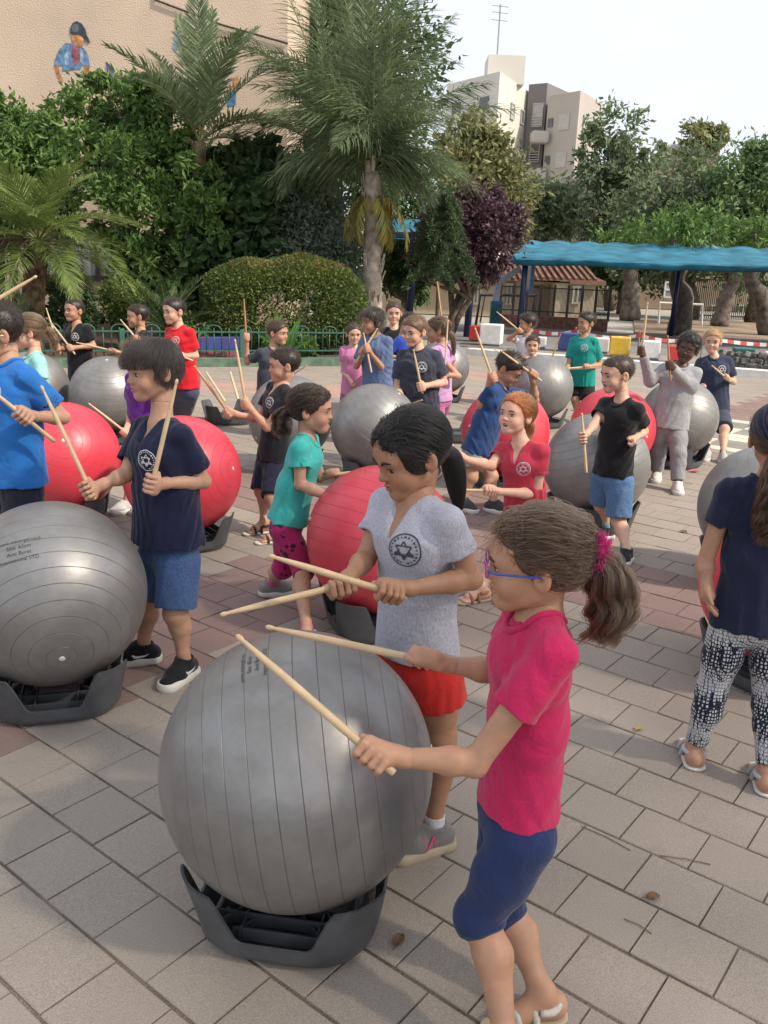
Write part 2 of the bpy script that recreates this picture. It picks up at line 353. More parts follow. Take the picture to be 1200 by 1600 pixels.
# ---------------------------------------------------------------- painted cubes used as seats
def cube_seat(x, yb, wpx, col, label, rz=-.25):
    p = gnd(x, yb); s = wpx*p[1]/FPX*.9
    m = cmat('cube_paint', col, rough=.55, var=.08, vscale=9, bump=.15, bscale=25)
    r = empty('cube_seat', p, rz, label, 'cube seat', 'painted cube seats along the kerb')
    b = MB().box((0, 0, s/2+.02), (s, s, s-.04), None, 0, .018).build('block', m, r, False)
    MB().box((0, 0, .015), (s*.92, s*.92, .03)).build('plinth', cmat('plinth', (.2, .2, .19)), r)
for a in [(746, 534, 27, (.55, .045, .04), 'red painted cube seat at the left end of the cube row'), (767, 540, 36, (.72, .72, .70), 'white cube seat beside the red one near the padded hoop post'),
          (843, 545, 20, (.70, .70, .68), 'white cube seat half hidden behind the boy in white'), (886, 549, 31, (.03, .055, .20), 'dark blue painted cube seat left of the boy in green'),
          (938, 552, 26, (.70, .70, .68), 'white cube seat behind the boy in the green shirt'), (967, 557, 33, (.66, .43, .04), 'yellow painted cube seat right of the boy in green'),
          (1014, 562, 32, (.74, .74, .72), 'white cube seat right of the yellow cube seat'), (1056, 566, 28, (.58, .05, .045), 'red painted cube seat left of the boy in the grey sweatshirt'),
          (1158, 574, 33, (.02, .13, .11), 'dark green painted cube seat at the right behind the navy shirt boy'), (1207, 578, 30, (.72, .72, .70), 'white cube seat cut off by the right edge of the photo')]:
    cube_seat(*a)
# ---------------------------------------------------------------- red and white barrier tape on thin stakes
def tape():
    m, t, b, o = newmat('barrier_tape'); N = t.nodes.new; L = t.links.new
    tcx = N('ShaderNodeTexCoord'); sx = N('ShaderNodeSeparateXYZ'); L(tcx.outputs['Object'], sx.inputs[0])
    m1 = N('ShaderNodeMath'); m1.operation = 'MULTIPLY'; m1.inputs[1].default_value = 4.2; L(sx.outputs['X'], m1.inputs[0]); f = N('ShaderNodeMath'); f.operation = 'FRACT'; L(m1.outputs[0], f.inputs[0])
    g_ = N('ShaderNodeMath'); g_.operation = 'GREATER_THAN'; g_.inputs[1].default_value = .5; L(f.outputs[0], g_.inputs[0])
    mx = N('ShaderNodeMix'); mx.data_type = 'RGBA'; mx.inputs['A'].default_value = (.75, .72, .70, 1); mx.inputs['B'].default_value = (.6, .09, .08, 1); L(g_.outputs[0], mx.inputs['Factor']); L(mx.outputs['Result'], b.inputs['Base Color'])
    b.inputs['Roughness'].default_value = .4
    pts = [(820, 512, 19.0), (900, 517, 18.4), (1000, 524, 17.8), (1100, 527, 17.4), (1290, 536, 17)]
    r = empty('barrier_tape', at(820, 560, 19)*V3(1, 1, 0), 0, 'red and white striped barrier tape strung across behind the cubes', 'barrier tape')
    mb = MB(); P = []
    for (a, b_) in zip(pts[:-1], pts[1:]):
        A, B = at(*a), at(*b_)
        for k in range(8):
            s = k/8; q = A+(B-A)*s; q[2] -= .09*4*s*(1-s); P.append(q)
    P.append(at(*pts[-1])); P = np.array(P)-np.array(r.location)
    V = []; 
    for i, q in enumerate(P): V += [q+V3(0, .012*math.sin(i*.9), -.035), q+V3(0, -.012*math.sin(i*.9), .035)]
    mb.add(V, [(2*i, 2*i+2, 2*i+3, 2*i+1) for i in range(len(P)-1)]); mb.build('tape', m, r)
    for a in pts:
        q = at(*a)-np.array(r.location); MB().tube([(q[0], q[1]+.03, -r.location[2]), (q[0], q[1]+.03, q[2]+.08)], .018, 6).build('stake', cmat('stake', (.25, .22, .2)), r)
tape()
# ---------------------------------------------------------------- stucco school wall with mural and window
WY = 21.0
m_stucco = mat('stucco', (.60, .475, .365), .92, .10, .5, .9, 34, spec=.2)
wall = empty('school_wall', (-2.4, WY, 0), 0, 'beige stucco school building with a painted mural behind the garden', 'building')
xr = at(449, 120, WY)[0]+2.4
MB().box((xr-15, 3, 7), (30, 6, 14)).build('wall', m_stucco, wall)
m_line = cmat('wall_cable', (.06, .05, .045))
a, b = at(243, 0, WY-.05), at(450, 68, WY-.05); off = V3(-2.4, WY, 0)
MB().tube([a-off, (a+b)/2-off-V3(0, 0, .06), b-off], .022, 6).build('cable', m_line, wall)
a = at(243, 0, WY-.03); MB().tube([a-off, a-off+V3(0, 0, 3)], .03, 6).build('downpipe', m_line, wall)
# mural: flat paint on the plaster
def paint(poly, col, d, name='mural_patch'):
    P = [at(x, y, WY-.004-d*.003)-off for x, y in poly]; mb = MB(); mb.add(P, [tuple(range(len(P)))])
    return mb.build(name, cmat('mural', col, rough=.9, var=.35, vscale=9), wall)
def Zm(pts, ox=0, oy=0, s=2.0): return [(ox+x/s, oy+y/s) for x, y in pts]
for poly, col, d in [
    ([(175, 185), (168, 205), (178, 240), (192, 262), (197, 250), (186, 225), (182, 200)], (.44, .20, .10), 1),
    ([(262, 205), (280, 205), (276, 235), (264, 245)], (.44, .20, .10), 1),
    ([(205, 133), (185, 155), (170, 190), (172, 205), (196, 206), (194, 222), (252, 216), (256, 204), (281, 206), (276, 175), (262, 150), (240, 140)], (.13, .24, .42), 2),
    ([(214, 140), (200, 175), (204, 205), (214, 200)], (.30, .42, .56), 3), ([(252, 150), (248, 190), (258, 200), (264, 165)], (.30, .42, .56), 3),
    ([(224, 140), (226, 190), (236, 206), (250, 190), (246, 148)], (.27, .10, .12), 3),
    ([(222, 104), (226, 128), (236, 142), (250, 148), (260, 140), (262, 122), (250, 106)], (.50, .24, .11), 4),
    ([(246, 118), (252, 128), (258, 130), (262, 122), (254, 112)], (.62, .34, .17), 5),
    ([(220, 84), (219, 104), (226, 108), (246, 108), (258, 116), (276, 137), (282, 131), (272, 112), (267, 92), (256, 74), (240, 66), (228, 70)], (.045, .055, .075), 6),
    ([(222, 86), (232, 74), (246, 76), (244, 98), (228, 100)], (.10, .12, .15), 7),
    ([(330, 190), (346, 206), (362, 236), (356, 238), (340, 214), (330, 240), (326, 282), (334, 282), (336, 230)], (.07, .12, .32), 2),
    ([(548, 95), (556, 88), (566, 120), (562, 150), (548, 160), (538, 150), (545, 128)], (.22, .33, .46), 2),
    ([(570, 72), (578, 70), (582, 100), (574, 132), (568, 130)], (.10, .18, .36), 3),
    ([(732, 238), (744, 238), (746, 274), (724, 290), (708, 288), (728, 264)], (.52, .27, .12), 2),
    ([(708, 290), (738, 284), (736, 330), (712, 332)], (.07, .19, .34), 3)]:
    paint(Zm(poly), col, d)
# window low in the wall, behind the palm
m_frame = cmat('window_frame_brown', (.035, .018, .014), rough=.5); m_pane = mat('window_pane', (.33, .34, .35), .25, .25, 1.5, spec=.6)
w0, w1 = at(66, 428, WY)-off, at(196, 366, WY)-off
win = MB().box(((w0[0]+w1[0])/2, -.02, (w0[2]+w1[2])/2), (w1[0]-w0[0], .05, w1[2]-w0[2])).build('window', m_pane, wall)
fr = MB(); 
for x in np.linspace(w0[0], w1[0], 4): fr.box((x, -.07, (w0[2]+w1[2])/2), (.10, .06, w1[2]-w0[2]+.1))
fr.build('frame', m_frame, win)
for z in (w0[2]-.05, w1[2]+.05): MB().box(((w0[0]+w1[0])/2, -.08, z), (w1[0]-w0[0]+.4, .1, .12)).build('sill', m_frame, win)
# ---------------------------------------------------------------- garden kerb, soil and green hooped fence
FA, FB = V3(-7.2, 11.45, 0), V3(1.05, 14.75, 0); fd = nrm(FB-FA); fl = np.linalg.norm(FB-FA); fn = V3(-fd[1], fd[0], 0)
m_gk = mat('green_kerb_paint', (.10, .16, .115), .8, .3, 7, .4, 40); m_soil = mat('garden_soil', (.09, .06, .04), .95, .35, 5, .8, 30)
mb = MB(); mb.bar(FA+V3(0, 0, .055), FB+V3(0, 0, .055), .24, .13); tag(mb.build('garden_kerb', m_gk), kind='structure')
mb = MB(); c_ = [FA+fn*.13, FB+fn*.13, FB+fn*11, V3(-16, 23, 0), V3(-16, 9, 0)]; mb.add([q+V3(0, 0, .05) for q in c_], [(0, 1, 2, 3, 4)]); tag(mb.build('garden_bed', m_soil), kind='structure')
m_fg = mat('green_fence_paint', (.035, .115, .085), .45, .2, 12)
fence = empty('hooped_fence', FA+fn*.12, math.atan2(fd[1], fd[0]), 'low green metal fence with hooped tops along the garden bed', 'fence')
fence.scale = (1, 1, .74)
for z in (.22, .60): MB().box((fl/2, 0, .08+z), (fl, .035, .03)).build('rail', m_fg, fence)
x = .0; hoop = MB(); hm = None; bmsh = None; psh = None
npost = int(fl/1.55)
for i in range(npost+1):
    o = None
    if psh is None: o = MB().box((0, 0, .38), (.07, .05, .70), None, 0, .008).build('post', m_fg, fence); psh = o.data
    else: o = link('post', psh, None, fence)
    o.location = (i*fl/npost, 0, 0)
nb = int(fl/.115)
for i in range(nb):
    xx = (i+.5)*fl/nb; k = i % 4
    if k == 1:
        if hm is None:
            w = fl/nb
            pts = [(0, 0, .20), (0, 0, .70)]+[(w-w*math.cos(a), 0, .70+w*math.sin(a)) for a in np.linspace(0.2, math.pi-.2, 9)]+[(2*w, 0, .70), (2*w, 0, .20)]
            o = MB().tube(pts, .0105, 6).build('hoop', m_fg, fence, True); hm = o.data
        else: o = link('hoop', hm, None, fence)
    elif k == 3: continue
    else:
        if bmsh is None: o = MB().tube([(0, 0, .20), (0, 0, .76)], .009, 6).build('bar', m_fg, fence, True); bmsh = o.data
        else: o = link('bar', bmsh, None, fence)
    o.location = (xx, 0, 0)
# painted panel behind the fence
m_pb = mat('panel_blue_paint', (.03, .06, .27), .7, .5, 5, col2=(.05, .03, .12)); m_pr = mat('panel_red_paint', (.34, .05, .06), .7, .5, 9, col2=(.06, .10, .10))
pa, pb = at(312, 549, 13.6), at(388, 549, 14.0); pc = (pa+pb)/2
pn = empty('painted_panel', (pc[0], pc[1], .05), math.atan2(pb[1]-pa[1], pb[0]-pa[0]), 'low board painted blue and red behind the hooped fence', 'painted panel')
L_ = np.linalg.norm(pb-pa); MB().box((0, 0, .25), (L_, .05, .20), None, 0, .01).build('upper_board', m_pb, pn); MB().box((0, -.004, .07), (L_, .05, .14), None, 0, .01).build('lower_board', m_pr, pn)
# ---------------------------------------------------------------- blue shade canopy on posts
m_canv = mat('shade_cloth_blue', (.016, .15, .235), .8, .3, 2.0, .5, 60); m_post = mat('navy_post_paint', (.012, .026, .085), .45, .15, 5)
can = empty('shade_canopy', (3.2, 22.0, 0), -.28, 'long blue shade cloth canopy with pleated top on navy posts', 'canopy')
co = V3(3.2, 22.0, 0)
nx, ny = 220, 9; CL = 15.0; V = []; F = []
x0 = at(797, 400, 22)[0]-3.2
for j in range(ny):
    s = j/(ny-1)
    for i in range(nx):
        xx = x0+CL*i/(nx-1); ph = xx/.80*2*math.pi
        sc_ = abs(math.sin(ph/2)); y = s*3.4-.05*math.sin(ph)*(1-s)
        z = 1.84+s**.9*.50+.060*sc_*(.15+.85*s)-.018*math.sin(ph*.37+.8)*(1-s)-.05*math.exp(-((xx-3.4)/.4)**2)*(1-s)+.012*math.sin(s*14+ph*.05)
        V.append((xx, y, z))
for j in range(ny-1):
    for i in range(nx-1): F.append((j*nx+i, j*nx+i+1, (j+1)*nx+i+1, (j+1)*nx+i))
b0 = len(V)
for r_ in range(4):
    for i in range(nx):
        v = V[i]; xx = v[0]; V.append((xx, v[1]+.03*r_-.02*math.sin(r_*1.4)+.010*math.sin(xx*3+r_), v[2]-.045*r_-.005*math.sin(xx*2.3)*r_/3))
F += [(b0+r_*nx+i, b0+(r_+1)*nx+i, b0+(r_+1)*nx+i+1, b0+r_*nx+i+1) for r_ in range(3) for i in range(nx-1)]
co_ = link('cloth', npmesh('cloth', V, F), m_canv, can, True); sm = co_.modifiers.new('thick', 'SOLIDIFY'); sm.thickness = .012
for x_, yb, Yd in ((806, 516, 22.3),):
    q = at(x_, yb, Yd)-co; MB().tube([(q[0], q[1], 0), (q[0]+.03, q[1], 1.9)], .075, 12).build('post', m_post, can, True)
for px_ in (990, 1180, 1330):
    q = at(px_, 500, 25.2)-co; MB().tube([(q[0], q[1], 0), (q[0], q[1], 2.0)], .07, 10).build('post', m_post, can, True)
can2 = empty('shade_canopy', at(690, 515, 21)*V3(1, 1, 0), 0, 'navy framed shade canopy standing among the trees left of the long one', 'canopy')
c2 = np.array(can2.location)
for x_ in (638, 730):
    q = at(x_, 512, 21)-c2; MB().tube([(q[0], q[1], 0), (q[0]+.06, q[1], 2.25)], .085, 12).build('post', m_post, can2, True)
a, b = at(606, 385, 21)-c2, at(740, 385, 21)-c2
MB().box(((a[0]+b[0])/2, .0, 2.27), (b[0]-a[0]+.3, .12, .12)).build('beam', m_post, can2)
mb = MB(); mb.add([(a[0]-.2, -.1, 2.18), (b[0]+.2, -.1, 2.18), (b[0]+.2, 2.6, 2.75), (a[0]-.2, 2.6, 2.75)], [(0, 1, 2, 3)]); o = mb.build('cloth', m_canv, can2); o.modifiers.new('t', 'SOLIDIFY').thickness = .02
# ---------------------------------------------------------------- basketball hoop with padded post
m_teal = mat('teal_pad', (.018, .14, .20), .6, .35, 3, .3, 20); m_steel = mat('galvanised_steel', (.33, .37, .40), .45, .15, 6, metal=.3); m_board = mat('backboard_grey', (.35, .33, .31), .5, .1, 4)
HY = 24.0; hb = at(773, 516, HY); hb[2] = 0
hp = empty('basketball_hoop', hb, 0, 'basketball hoop with slanted steel arm and teal padded post', 'basketball hoop')
q0, q1, q2 = at(773, 470, HY)-hb, at(779, 440, HY)-hb, at(812, 420, HY)-hb
MB().box((0, 0, q0[2]/2), (.30, .34, q0[2]), None, 0, .03).build('pad', m_teal, hp)
mb = MB(); mb.bar(q0+V3(.02, 0, -.05), q1, .17, .17, up=(0, 1, 0)); mb.bar(q1-V3(.03, 0, .03), q2, .15, .15, up=(0, 1, 0)); mb.build('arm', m_steel, hp)
c0 = at(812, 424, HY)-hb; bd = MB().box((c0[0]+.25, -.05, c0[2]), (.05, 1.5, .95)).build('backboard', m_board, hp)
fr = MB()
for dy in (-.75, .75): fr.box((c0[0]+.22, -.05+dy, c0[2]), (.08, .06, 1.0))
for dz in (-.47, .47): fr.box((c0[0]+.22, -.05, c0[2]+dz), (.08, 1.5, .06))
fr.build('frame', mat('hoop_blue', (.05, .16, .34), .5), bd)
MB().tube([(c0[0]+.52+.22*math.cos(t), -.05+.22*math.sin(t), c0[2]-.35) for t in np.linspace(0, 6.2832, 20)], .012, 6, cap=False).build('rim', cmat('rim', (.5, .12, .04)), hp)
# dark football goal frame in front of the house
m_dk = cmat('dark_metal', (.03, .03, .03), rough=.5); gl = at(745, 512, 26)*V3(1, 1, 0); 
gg = empty('goal_frame', gl, 0, 'dark metal goal frame standing before the beige house', 'goal frame')
P4 = [at(x, y, Yd)-gl for x, y, Yd in ((742, 516, 26), (751, 461, 26), (836, 462, 26), (828, 515, 26))]
MB().tube(P4, .045, 8).build('front_frame', m_dk, gg); 
P5 = [p+V3(.25, 1.1, 0) for p in P4]; P5[0][2] = P5[3][2] = 0; MB().tube(P5, .03, 8).build('rear_frame', m_dk, gg)
# ---------------------------------------------------------------- house with red tiled roof
m_hw = mat('house_plaster', (.52, .43, .31), .9, .12, .6, .3, 20); m_tile = mat('roof_tiles', (.20, .10, .068), .8, .35, 3, .6, 14); m_glass = mat('dull_glass', (.22, .24, .25), .2, .3, .8, spec=.7); m_trim = cmat('house_trim', (.55, .5, .42))
HOY = 31.0; h0 = at(700, 480, HOY); h0[2] = 0
house = empty('tiled_house', h0, 0, 'low beige house with red tiled roof beyond the yard', 'house')
def hx(x, Y=HOY): return at(x, 470, Y)[0]-h0[0]
zt = at(860, 438, HOY)[2]
MB().box(((hx(560)+hx(862))/2, 2.5, zt/2), (hx(862)-hx(560), 5, zt)).build('wall', m_hw, house)
MB().box(((hx(858)+hx(924))/2, 1.4, zt/2-.03), (hx(924)-hx(858), 4.6, zt-.06)).build('porch_wall', mat('porch_plaster', (.50, .42, .31), .9, .1, .8, .3, 20), house)
zr = at(820, 408, HOY+2.5)[2]
mb = MB(); xa, xb = hx(610), hx(872); mb.add([(xa, -.5, zt-.05), (xb, -.5, zt-.05), (xb, 5.5, zt-.05), (xa, 5.5, zt-.05), (xa+1.5, 2.5, zr), (xb-1.0, 2.5, zr)], [(0, 1, 5, 4), (1, 2, 5), (2, 3, 4, 5), (3, 0, 4), (3, 2, 1, 0)]); rf = mb.build('roof', m_tile, house)
mb = MB(); xa, xb = hx(830), hx(932); zz = at(930, 436, HOY)[2]; mb.add([(xa, -1.1, zz-.1), (xb, -1.1, zz-.06), (xb, 4.2, zz-.02), (xa, 4.2, zz-.02), (xa, 1.7, zz+.62), (xb-1.0, 1.7, zz+.5)], [(0, 1, 5, 4), (1, 2, 5), (2, 3, 4, 5), (3, 0, 4), (3, 2, 1, 0)]); rf2 = mb.build('roof', m_tile, house)
for R_, (xa, xb, y0, z0, y1, z1) in ((rf, (hx(640), hx(850), -.5, zt-.02, 2.5, zr)), (rf2, (hx(838), hx(918), -1.1, zz-.05, 1.7, zz+.55))):
    tl = MB()
    for x_ in np.arange(xa, xb, .22): tl.bar((x_, y0, z0+.03), (x_, y1-.15, z1-.0), .09, .06)
    tag(tl.build('tile_ridges', m_tile, R_), kind='stuff')
MB().box((hx(905), -1.1, zz-.12), (hx(932)-hx(878), .08, .14)).build('fascia', cmat('fascia', (.20, .10, .07)), house)
def win_on(par, x0, x1, y0, y1, Yd, base, mt=m_glass, name='window', bars=2, yoff=-.03):
    a, b = at(x0, y1, Yd)-base, at(x1, y0, Yd)-base
    w = MB().box(((a[0]+b[0])/2, a[1]+yoff, (a[2]+b[2])/2), (b[0]-a[0], .08, b[2]-a[2])).build(name, mt, par)
    f = MB()
    for k in range(bars+1): f.box((a[0]+(b[0]-a[0])*k/bars, a[1]+yoff-.05, (a[2]+b[2])/2), (.06, .05, b[2]-a[2]+.06))
    for z in (a[2], b[2]): f.box(((a[0]+b[0])/2, a[1]+yoff-.05, z), (b[0]-a[0]+.1, .06, .07))
    f.build('frame', m_trim, w); return w
for a in ((740, 752, 443, 474), (791, 804, 444, 475), (894, 910, 448, 473)): win_on(house, *a, HOY-(.95 if a[0] > 880 else 0), h0)
MB().box((hx(845), -.04, zt*.42), (.9, .1, zt*.8)).build('door', cmat('house_door', (.32, .25, .18)), house)
# low brick wall and dark fence in front of the house
m_brk = mat('low_brick_wall', (.27, .14, .11), .9, .3, 12, .5, 50)
lw = empty('low_wall', at(800, 500, 25.5)*V3(1, 1, 0), 0, 'low reddish wall topped by a dark wire fence before the house', 'wall'); lo_ = np.array(lw.location)
a, b = at(780, 498, 26)-lo_, at(950, 497, 25)-lo_; a[2] = b[2] = .16
MB().bar(a, b, .25, .34).build('brickwork', m_brk, lw)
for k in range(9):
    q = a+(b-a)*k/8; MB().box((q[0], q[1], .75), (.06, .06, .95)).build('post', m_dk, lw)
mb = MB()
for k in range(90):
    q = a+(b-a)*k/89; mb.box((q[0], q[1], .72), (.012, .012, .8))
mb.bar(a+V3(0, 0, .96), b+V3(0, 0, .96), .03, .03); mb.bar(a+V3(0, 0, .3), b+V3(0, 0, .3), .03, .03); tag(mb.build('wire_mesh', m_dk, lw), kind='stuff')
# ---------------------------------------------------------------- flat roofed building at the right behind the trees
RB = 44.0; rb0 = at(1060, 470, RB)*V3(1, 1, 0)
m_ob = mat('brown_plaster', (.26, .20, .145), .9, .2, .5, .3, 15)
rbd = empty('flat_roofed_building', rb0, 0, 'low brown building with flat roof behind the trees at the right', 'building')
xa, xb = at(925, 400, RB)[0]-rb0[0], at(1330, 400, RB)[0]-rb0[0]; zt2 = at(1060, 262, RB)[2]
MB().box(((xa+xb)/2, 6, zt2/2), (xb-xa, 12, zt2)).build('wall', m_ob, rbd)
for x0, x1 in ((1108, 1135), (1150, 1185), (970, 990)): win_on(rbd, x0, x1, 478, 502, RB, rb0, cmat('dark_window', (.03, .035, .04), rough=.3), bars=4)
win_on(rbd, 1165, 1195, 283, 300, RB, rb0, m_glass)
MB().box((at(1120, 262, RB)[0]-rb0[0], 5, zt2+.5), (2.4, 3, 1.0)).build('roof_hut', m_ob, rbd)
mb = MB(); 
for k in range(3):
    cx = at((1118, 1150, 1092)[k], 248, RB)-rb0; mb2 = MB(); mb2.lathe([(0.02, -.12), (.55, 0), (.62, .06), (.55, .02)], 16, 0, (0, 0, 0), np.array([[1, 0, 0], [0, .3, .95], [0, -.95, .3]]).T); mb2.tube([(0, 0, 0), (0, .2, -1.0)], .04, 6)
    o = mb2.build('satellite_dish', cmat('dish', (.5, .5, .5)), rbd, True); o.location = (cx[0], 4.0, zt2+1.0)
# stone retaining edge
m_stone = mat('dark_stones', (.16, .15, .14), .9, .5, 9, 1.0, 12)
sw = empty('stone_edge', at(1175, 572, 15.6)*V3(1, 1, 0), 0, 'low edge of dark stones behind the green cube seat', 'wall'); s0_ = np.array(sw.location)
rs = random.Random(5)
for i in range(46):
    q = at(1110+i*4.2, 566-(i % 3)*6, 15.9-.02*i)-s0_; bm_ = MB(); r_ = rs.uniform(.06, .10)
    bm_.box((0, 0, 0), (r_*1.6, r_*1.5, r_*1.2), None, 0, .02); o = bm_.build('stone', m_stone, sw); o.location = (q[0], q[1]+(i % 3)*.03, .07+(i % 3)*.10); o.rotation_euler = (rs.uniform(-.3, .3), rs.uniform(-.3, .3), rs.uniform(0, 3))
# far backboard with white frame and goal
bb = at(1054, 500, 30)*V3(1, 1, 0); far = empty('basketball_hoop', bb, 0, 'far basketball board with white frame under the blue canopy', 'basketball hoop')
m_wp = cmat('white_pipe', (.62, .62, .60), rough=.5)
a, b = at(1037, 464, 30)-bb, at(1071, 442, 30)-bb
MB().box(((a[0]+b[0])/2, 0, (a[2]+b[2])/2), (b[0]-a[0], .04, b[2]-a[2])).build('backboard', cmat('far_board', (.30, .30, .30)), far)
fm = MB()
for x_ in np.linspace(a[0], b[0], 3): fm.box((x_, -.04, (a[2]+b[2])/2), (.05, .04, b[2]-a[2]))
for z_ in (a[2], (a[2]+b[2])/2, b[2]): fm.box(((a[0]+b[0])/2, -.045, z_), (b[0]-a[0], .04, .05))
fm.build('frame', m_wp, far)
MB().tube([(0, .1, 0), (0, .1, a[2]), (0, 0, (a[2]+b[2])/2)], .06, 8).build('post', m_dk, far)
gl2 = at(1060, 512, 29)*V3(1, 1, 0); g2 = empty('goal_frame', gl2, 0, 'white goal frame below the far basketball board', 'goal frame')
P4 = [at(x, y, 29)-gl2 for x, y in ((1029, 505), (1031, 473), (1098, 476), (1096, 508))]; MB().tube(P4, .04, 8).build('front_frame', m_wp, g2)
# dark railing at far right
rl = at(1150, 500, 36)*V3(1, 1, 0); rr = empty('dark_railing', rl, 0, 'dark vertical bar railing below the trees at the far right', 'railing')
mb = MB()
for k in range(60):
    q = at(1085+k*3, 480, 36)-rl; mb.box((q[0], 0, .75), (.03, .03, 1.5))
tag(mb.build('bars', m_dk, rr), kind='stuff'); a, b = at(1085, 480, 36)-rl, at(1265, 480, 36)-rl
for z_ in (.1, 1.5): MB().bar((a[0], 0, z_), (b[0], 0, z_), .05, .05).build('rail', m_dk, rr)
# ---------------------------------------------------------------- apartment blocks
m_apc = mat('cream_render', (.62, .59, .53), .9, .08, .15, spec=.2); m_apg = mat('grey_render', (.42, .39, .36), .9, .08, .15, spec=.2); m_apd = mat('dark_grey_render', (.19, .18, .175), .9, .08, .15); m_apw = cmat('flat_window', (.10, .115, .13), rough=.25); m_shut = cmat('shutter', (.42, .42, .40)); m_rail = cmat('balcony_rail', (.55, .55, .55))
def slab(par, name, P0, P1, depth, z1, m, z0=0):
    "upright wall slab whose face runs from P0 to P1; depth goes away from the viewer"
    d = nrm(P1-P0); n = V3(-d[1], d[0], 0); 
    if n[1] < 0: n = -n
    mb = MB(); mb.prism([tuple(p[:2]) for p in (P0, P1, P1+n*depth, P0+n*depth)], z0, z1); return mb.build(name, m, par), d, n
def facewin(par, P0, d, n, s, z, w, h, m=None, name='window', ledge=True):
    c = P0+d*s; R = np.stack([d, -n, V3(0, 0, 1)], 1)
    o = MB().box((0, 0, 0), (w, .16, h)).build(name, m or m_apw, par); o.location = (c[0]-n[0]*.0, c[1]-n[1]*.0, z); o.rotation_euler = (0, 0, math.atan2(d[1], d[0]))
    if ledge:
        f = MB()
        for sx in (-1, 1): f.box((sx*w/2, -.09, 0), (.09, .1, h+.1))
        for sz in (-1, 1): f.box((0, -.09, sz*h/2), (w+.18, .1, .09))
        f.build('frame', m_shut, o)
    return o
AY = 78.0
def topz(x, y, Yd): return at(x, y, Yd)[2]
A0 = at(690, 300, AY+6)*V3(1, 1, 0); A1 = at(769, 300, AY)*V3(1, 1, 0); A2 = at(815, 300, AY+8)*V3(1, 1, 0)
apA = empty('apartment_block', A1, 0, 'cream apartment block with dark stair tower, the left of the two', 'building'); ao = A1.copy()
zA = topz(769, 111, AY)
mb = MB(); d1 = nrm(A0-A1); d2 = nrm(A2-A1); Q = A0+(A2-A1)
mb.prism([tuple((p-ao)[:2]) for p in (A1, A2, Q, A0)], 0, zA); mb.build('wall', m_apc, apA)
hA = topz(790, 95, AY+6); c_ = (A1+(A2-A1)*.55+(A0-A1)*.25)-ao
MB().box((c_[0], c_[1], (zA+hA)/2), (3.2, 3.2, hA-zA+.2)).build('roof_room', m_apc, apA)
st = 3.0
def wins(par, base, P, dirn, nn, items, zt):
    for s, drop, w, h, mm in items: facewin(par, P-base, dirn, nn, s, zt-drop, w, h, mm)
n_l = V3(-d1[1], d1[0], 0); n_l = n_l if n_l[1] > 0 else -n_l
n_r = V3(-d2[1], d2[0], 0); n_r = n_r if n_r[1] > 0 else -n_r
LA = np.linalg.norm(A0-A1); LB = np.linalg.norm(A2-A1)
for fl_ in range(6):
    for s, w, h, mm in ((.25*LA, 1.2, 1.0, m_apw), (.78*LA, 1.2, 1.0, m_apw if fl_ % 2 == 0 else m_shut)):
        facewin(apA, A1-ao, d1, n_l, s, zA-2.2-fl_*st, w, h, mm)
    for s, w, h, mm in ((.45*LB, .9, 1.2, m_shut), (.8*LB, .8, 1.1, m_apw)):
        facewin(apA, A1-ao, d2, n_r, s, zA-2.4-fl_*st, w, h, mm)
# dark stair tower between the blocks with glazed balconies
T0 = at(814, 300, AY+7)*V3(1, 1, 0); T1 = at(842, 300, AY+6)*V3(1, 1, 0); zT = topz(820, 128, AY+6)
o, d, n = slab(apA, 'stair_tower', T0-ao, T1-ao, 6, zT, m_apd)
for fl_ in range(6):
    w = facewin(apA, T0-ao, d, n, (.62)*np.linalg.norm(T1-T0), zT-2.6-fl_*st*.98, .9, 1.9, m_apw if fl_ % 2 else m_shut, 'stair_window')
    rl_ = MB()
    for k in range(4): rl_.box((0, -.2, -.8+k*.22), (1.1, .05, .05))
    rl_.build('balcony_rail', m_rail, w)
o = MB().box((0, 0, 0), (.9, .5, .7)).build('air_conditioner', cmat('ac', (.6, .6, .58)), apA); q = T0-ao+d*1.3-n*.4; o.location = (q[0], q[1], zT-2.6-3*st*.98-.9)
# antenna mast
q = at(776, 100, AY+6)-ao; ma = MB(); ma.tube([(q[0], q[1], hA), (q[0], q[1], hA+4.4)], .07, 6)
for z_ in (3.2, 3.8, 4.3): ma.bar((q[0]-.7, q[1], hA+z_), (q[0]+.7, q[1], hA+z_-.1), .05, .05)
ma.build('antenna', cmat('antenna', (.3, .3, .3)), apA)
B0 = at(845, 300, AY+5)*V3(1, 1, 0); B1 = at(893, 300, AY+2)*V3(1, 1, 0); B2 = at(932, 300, AY+8)*V3(1, 1, 0); zB = topz(897, 141, AY+2)
apB = empty('apartment_block', B1, 0, 'grey apartment block, the right of the two, with rounded balconies', 'building'); bo = B1.copy()
Q = B0+(B2-B1); MB().prism([tuple((p-bo)[:2]) for p in (B0, B1, B2, Q)], 0, zB).build('wall', m_apg, apB)
d1 = nrm(B0-B1); d2 = nrm(B2-B1); n_l = V3(-d1[1], d1[0], 0); n_l = n_l if n_l[1] > 0 else -n_l; n_r = V3(-d2[1], d2[0], 0); n_r = n_r if n_r[1] > 0 else -n_r
LA = np.linalg.norm(B0-B1); LB = np.linalg.norm(B2-B1)
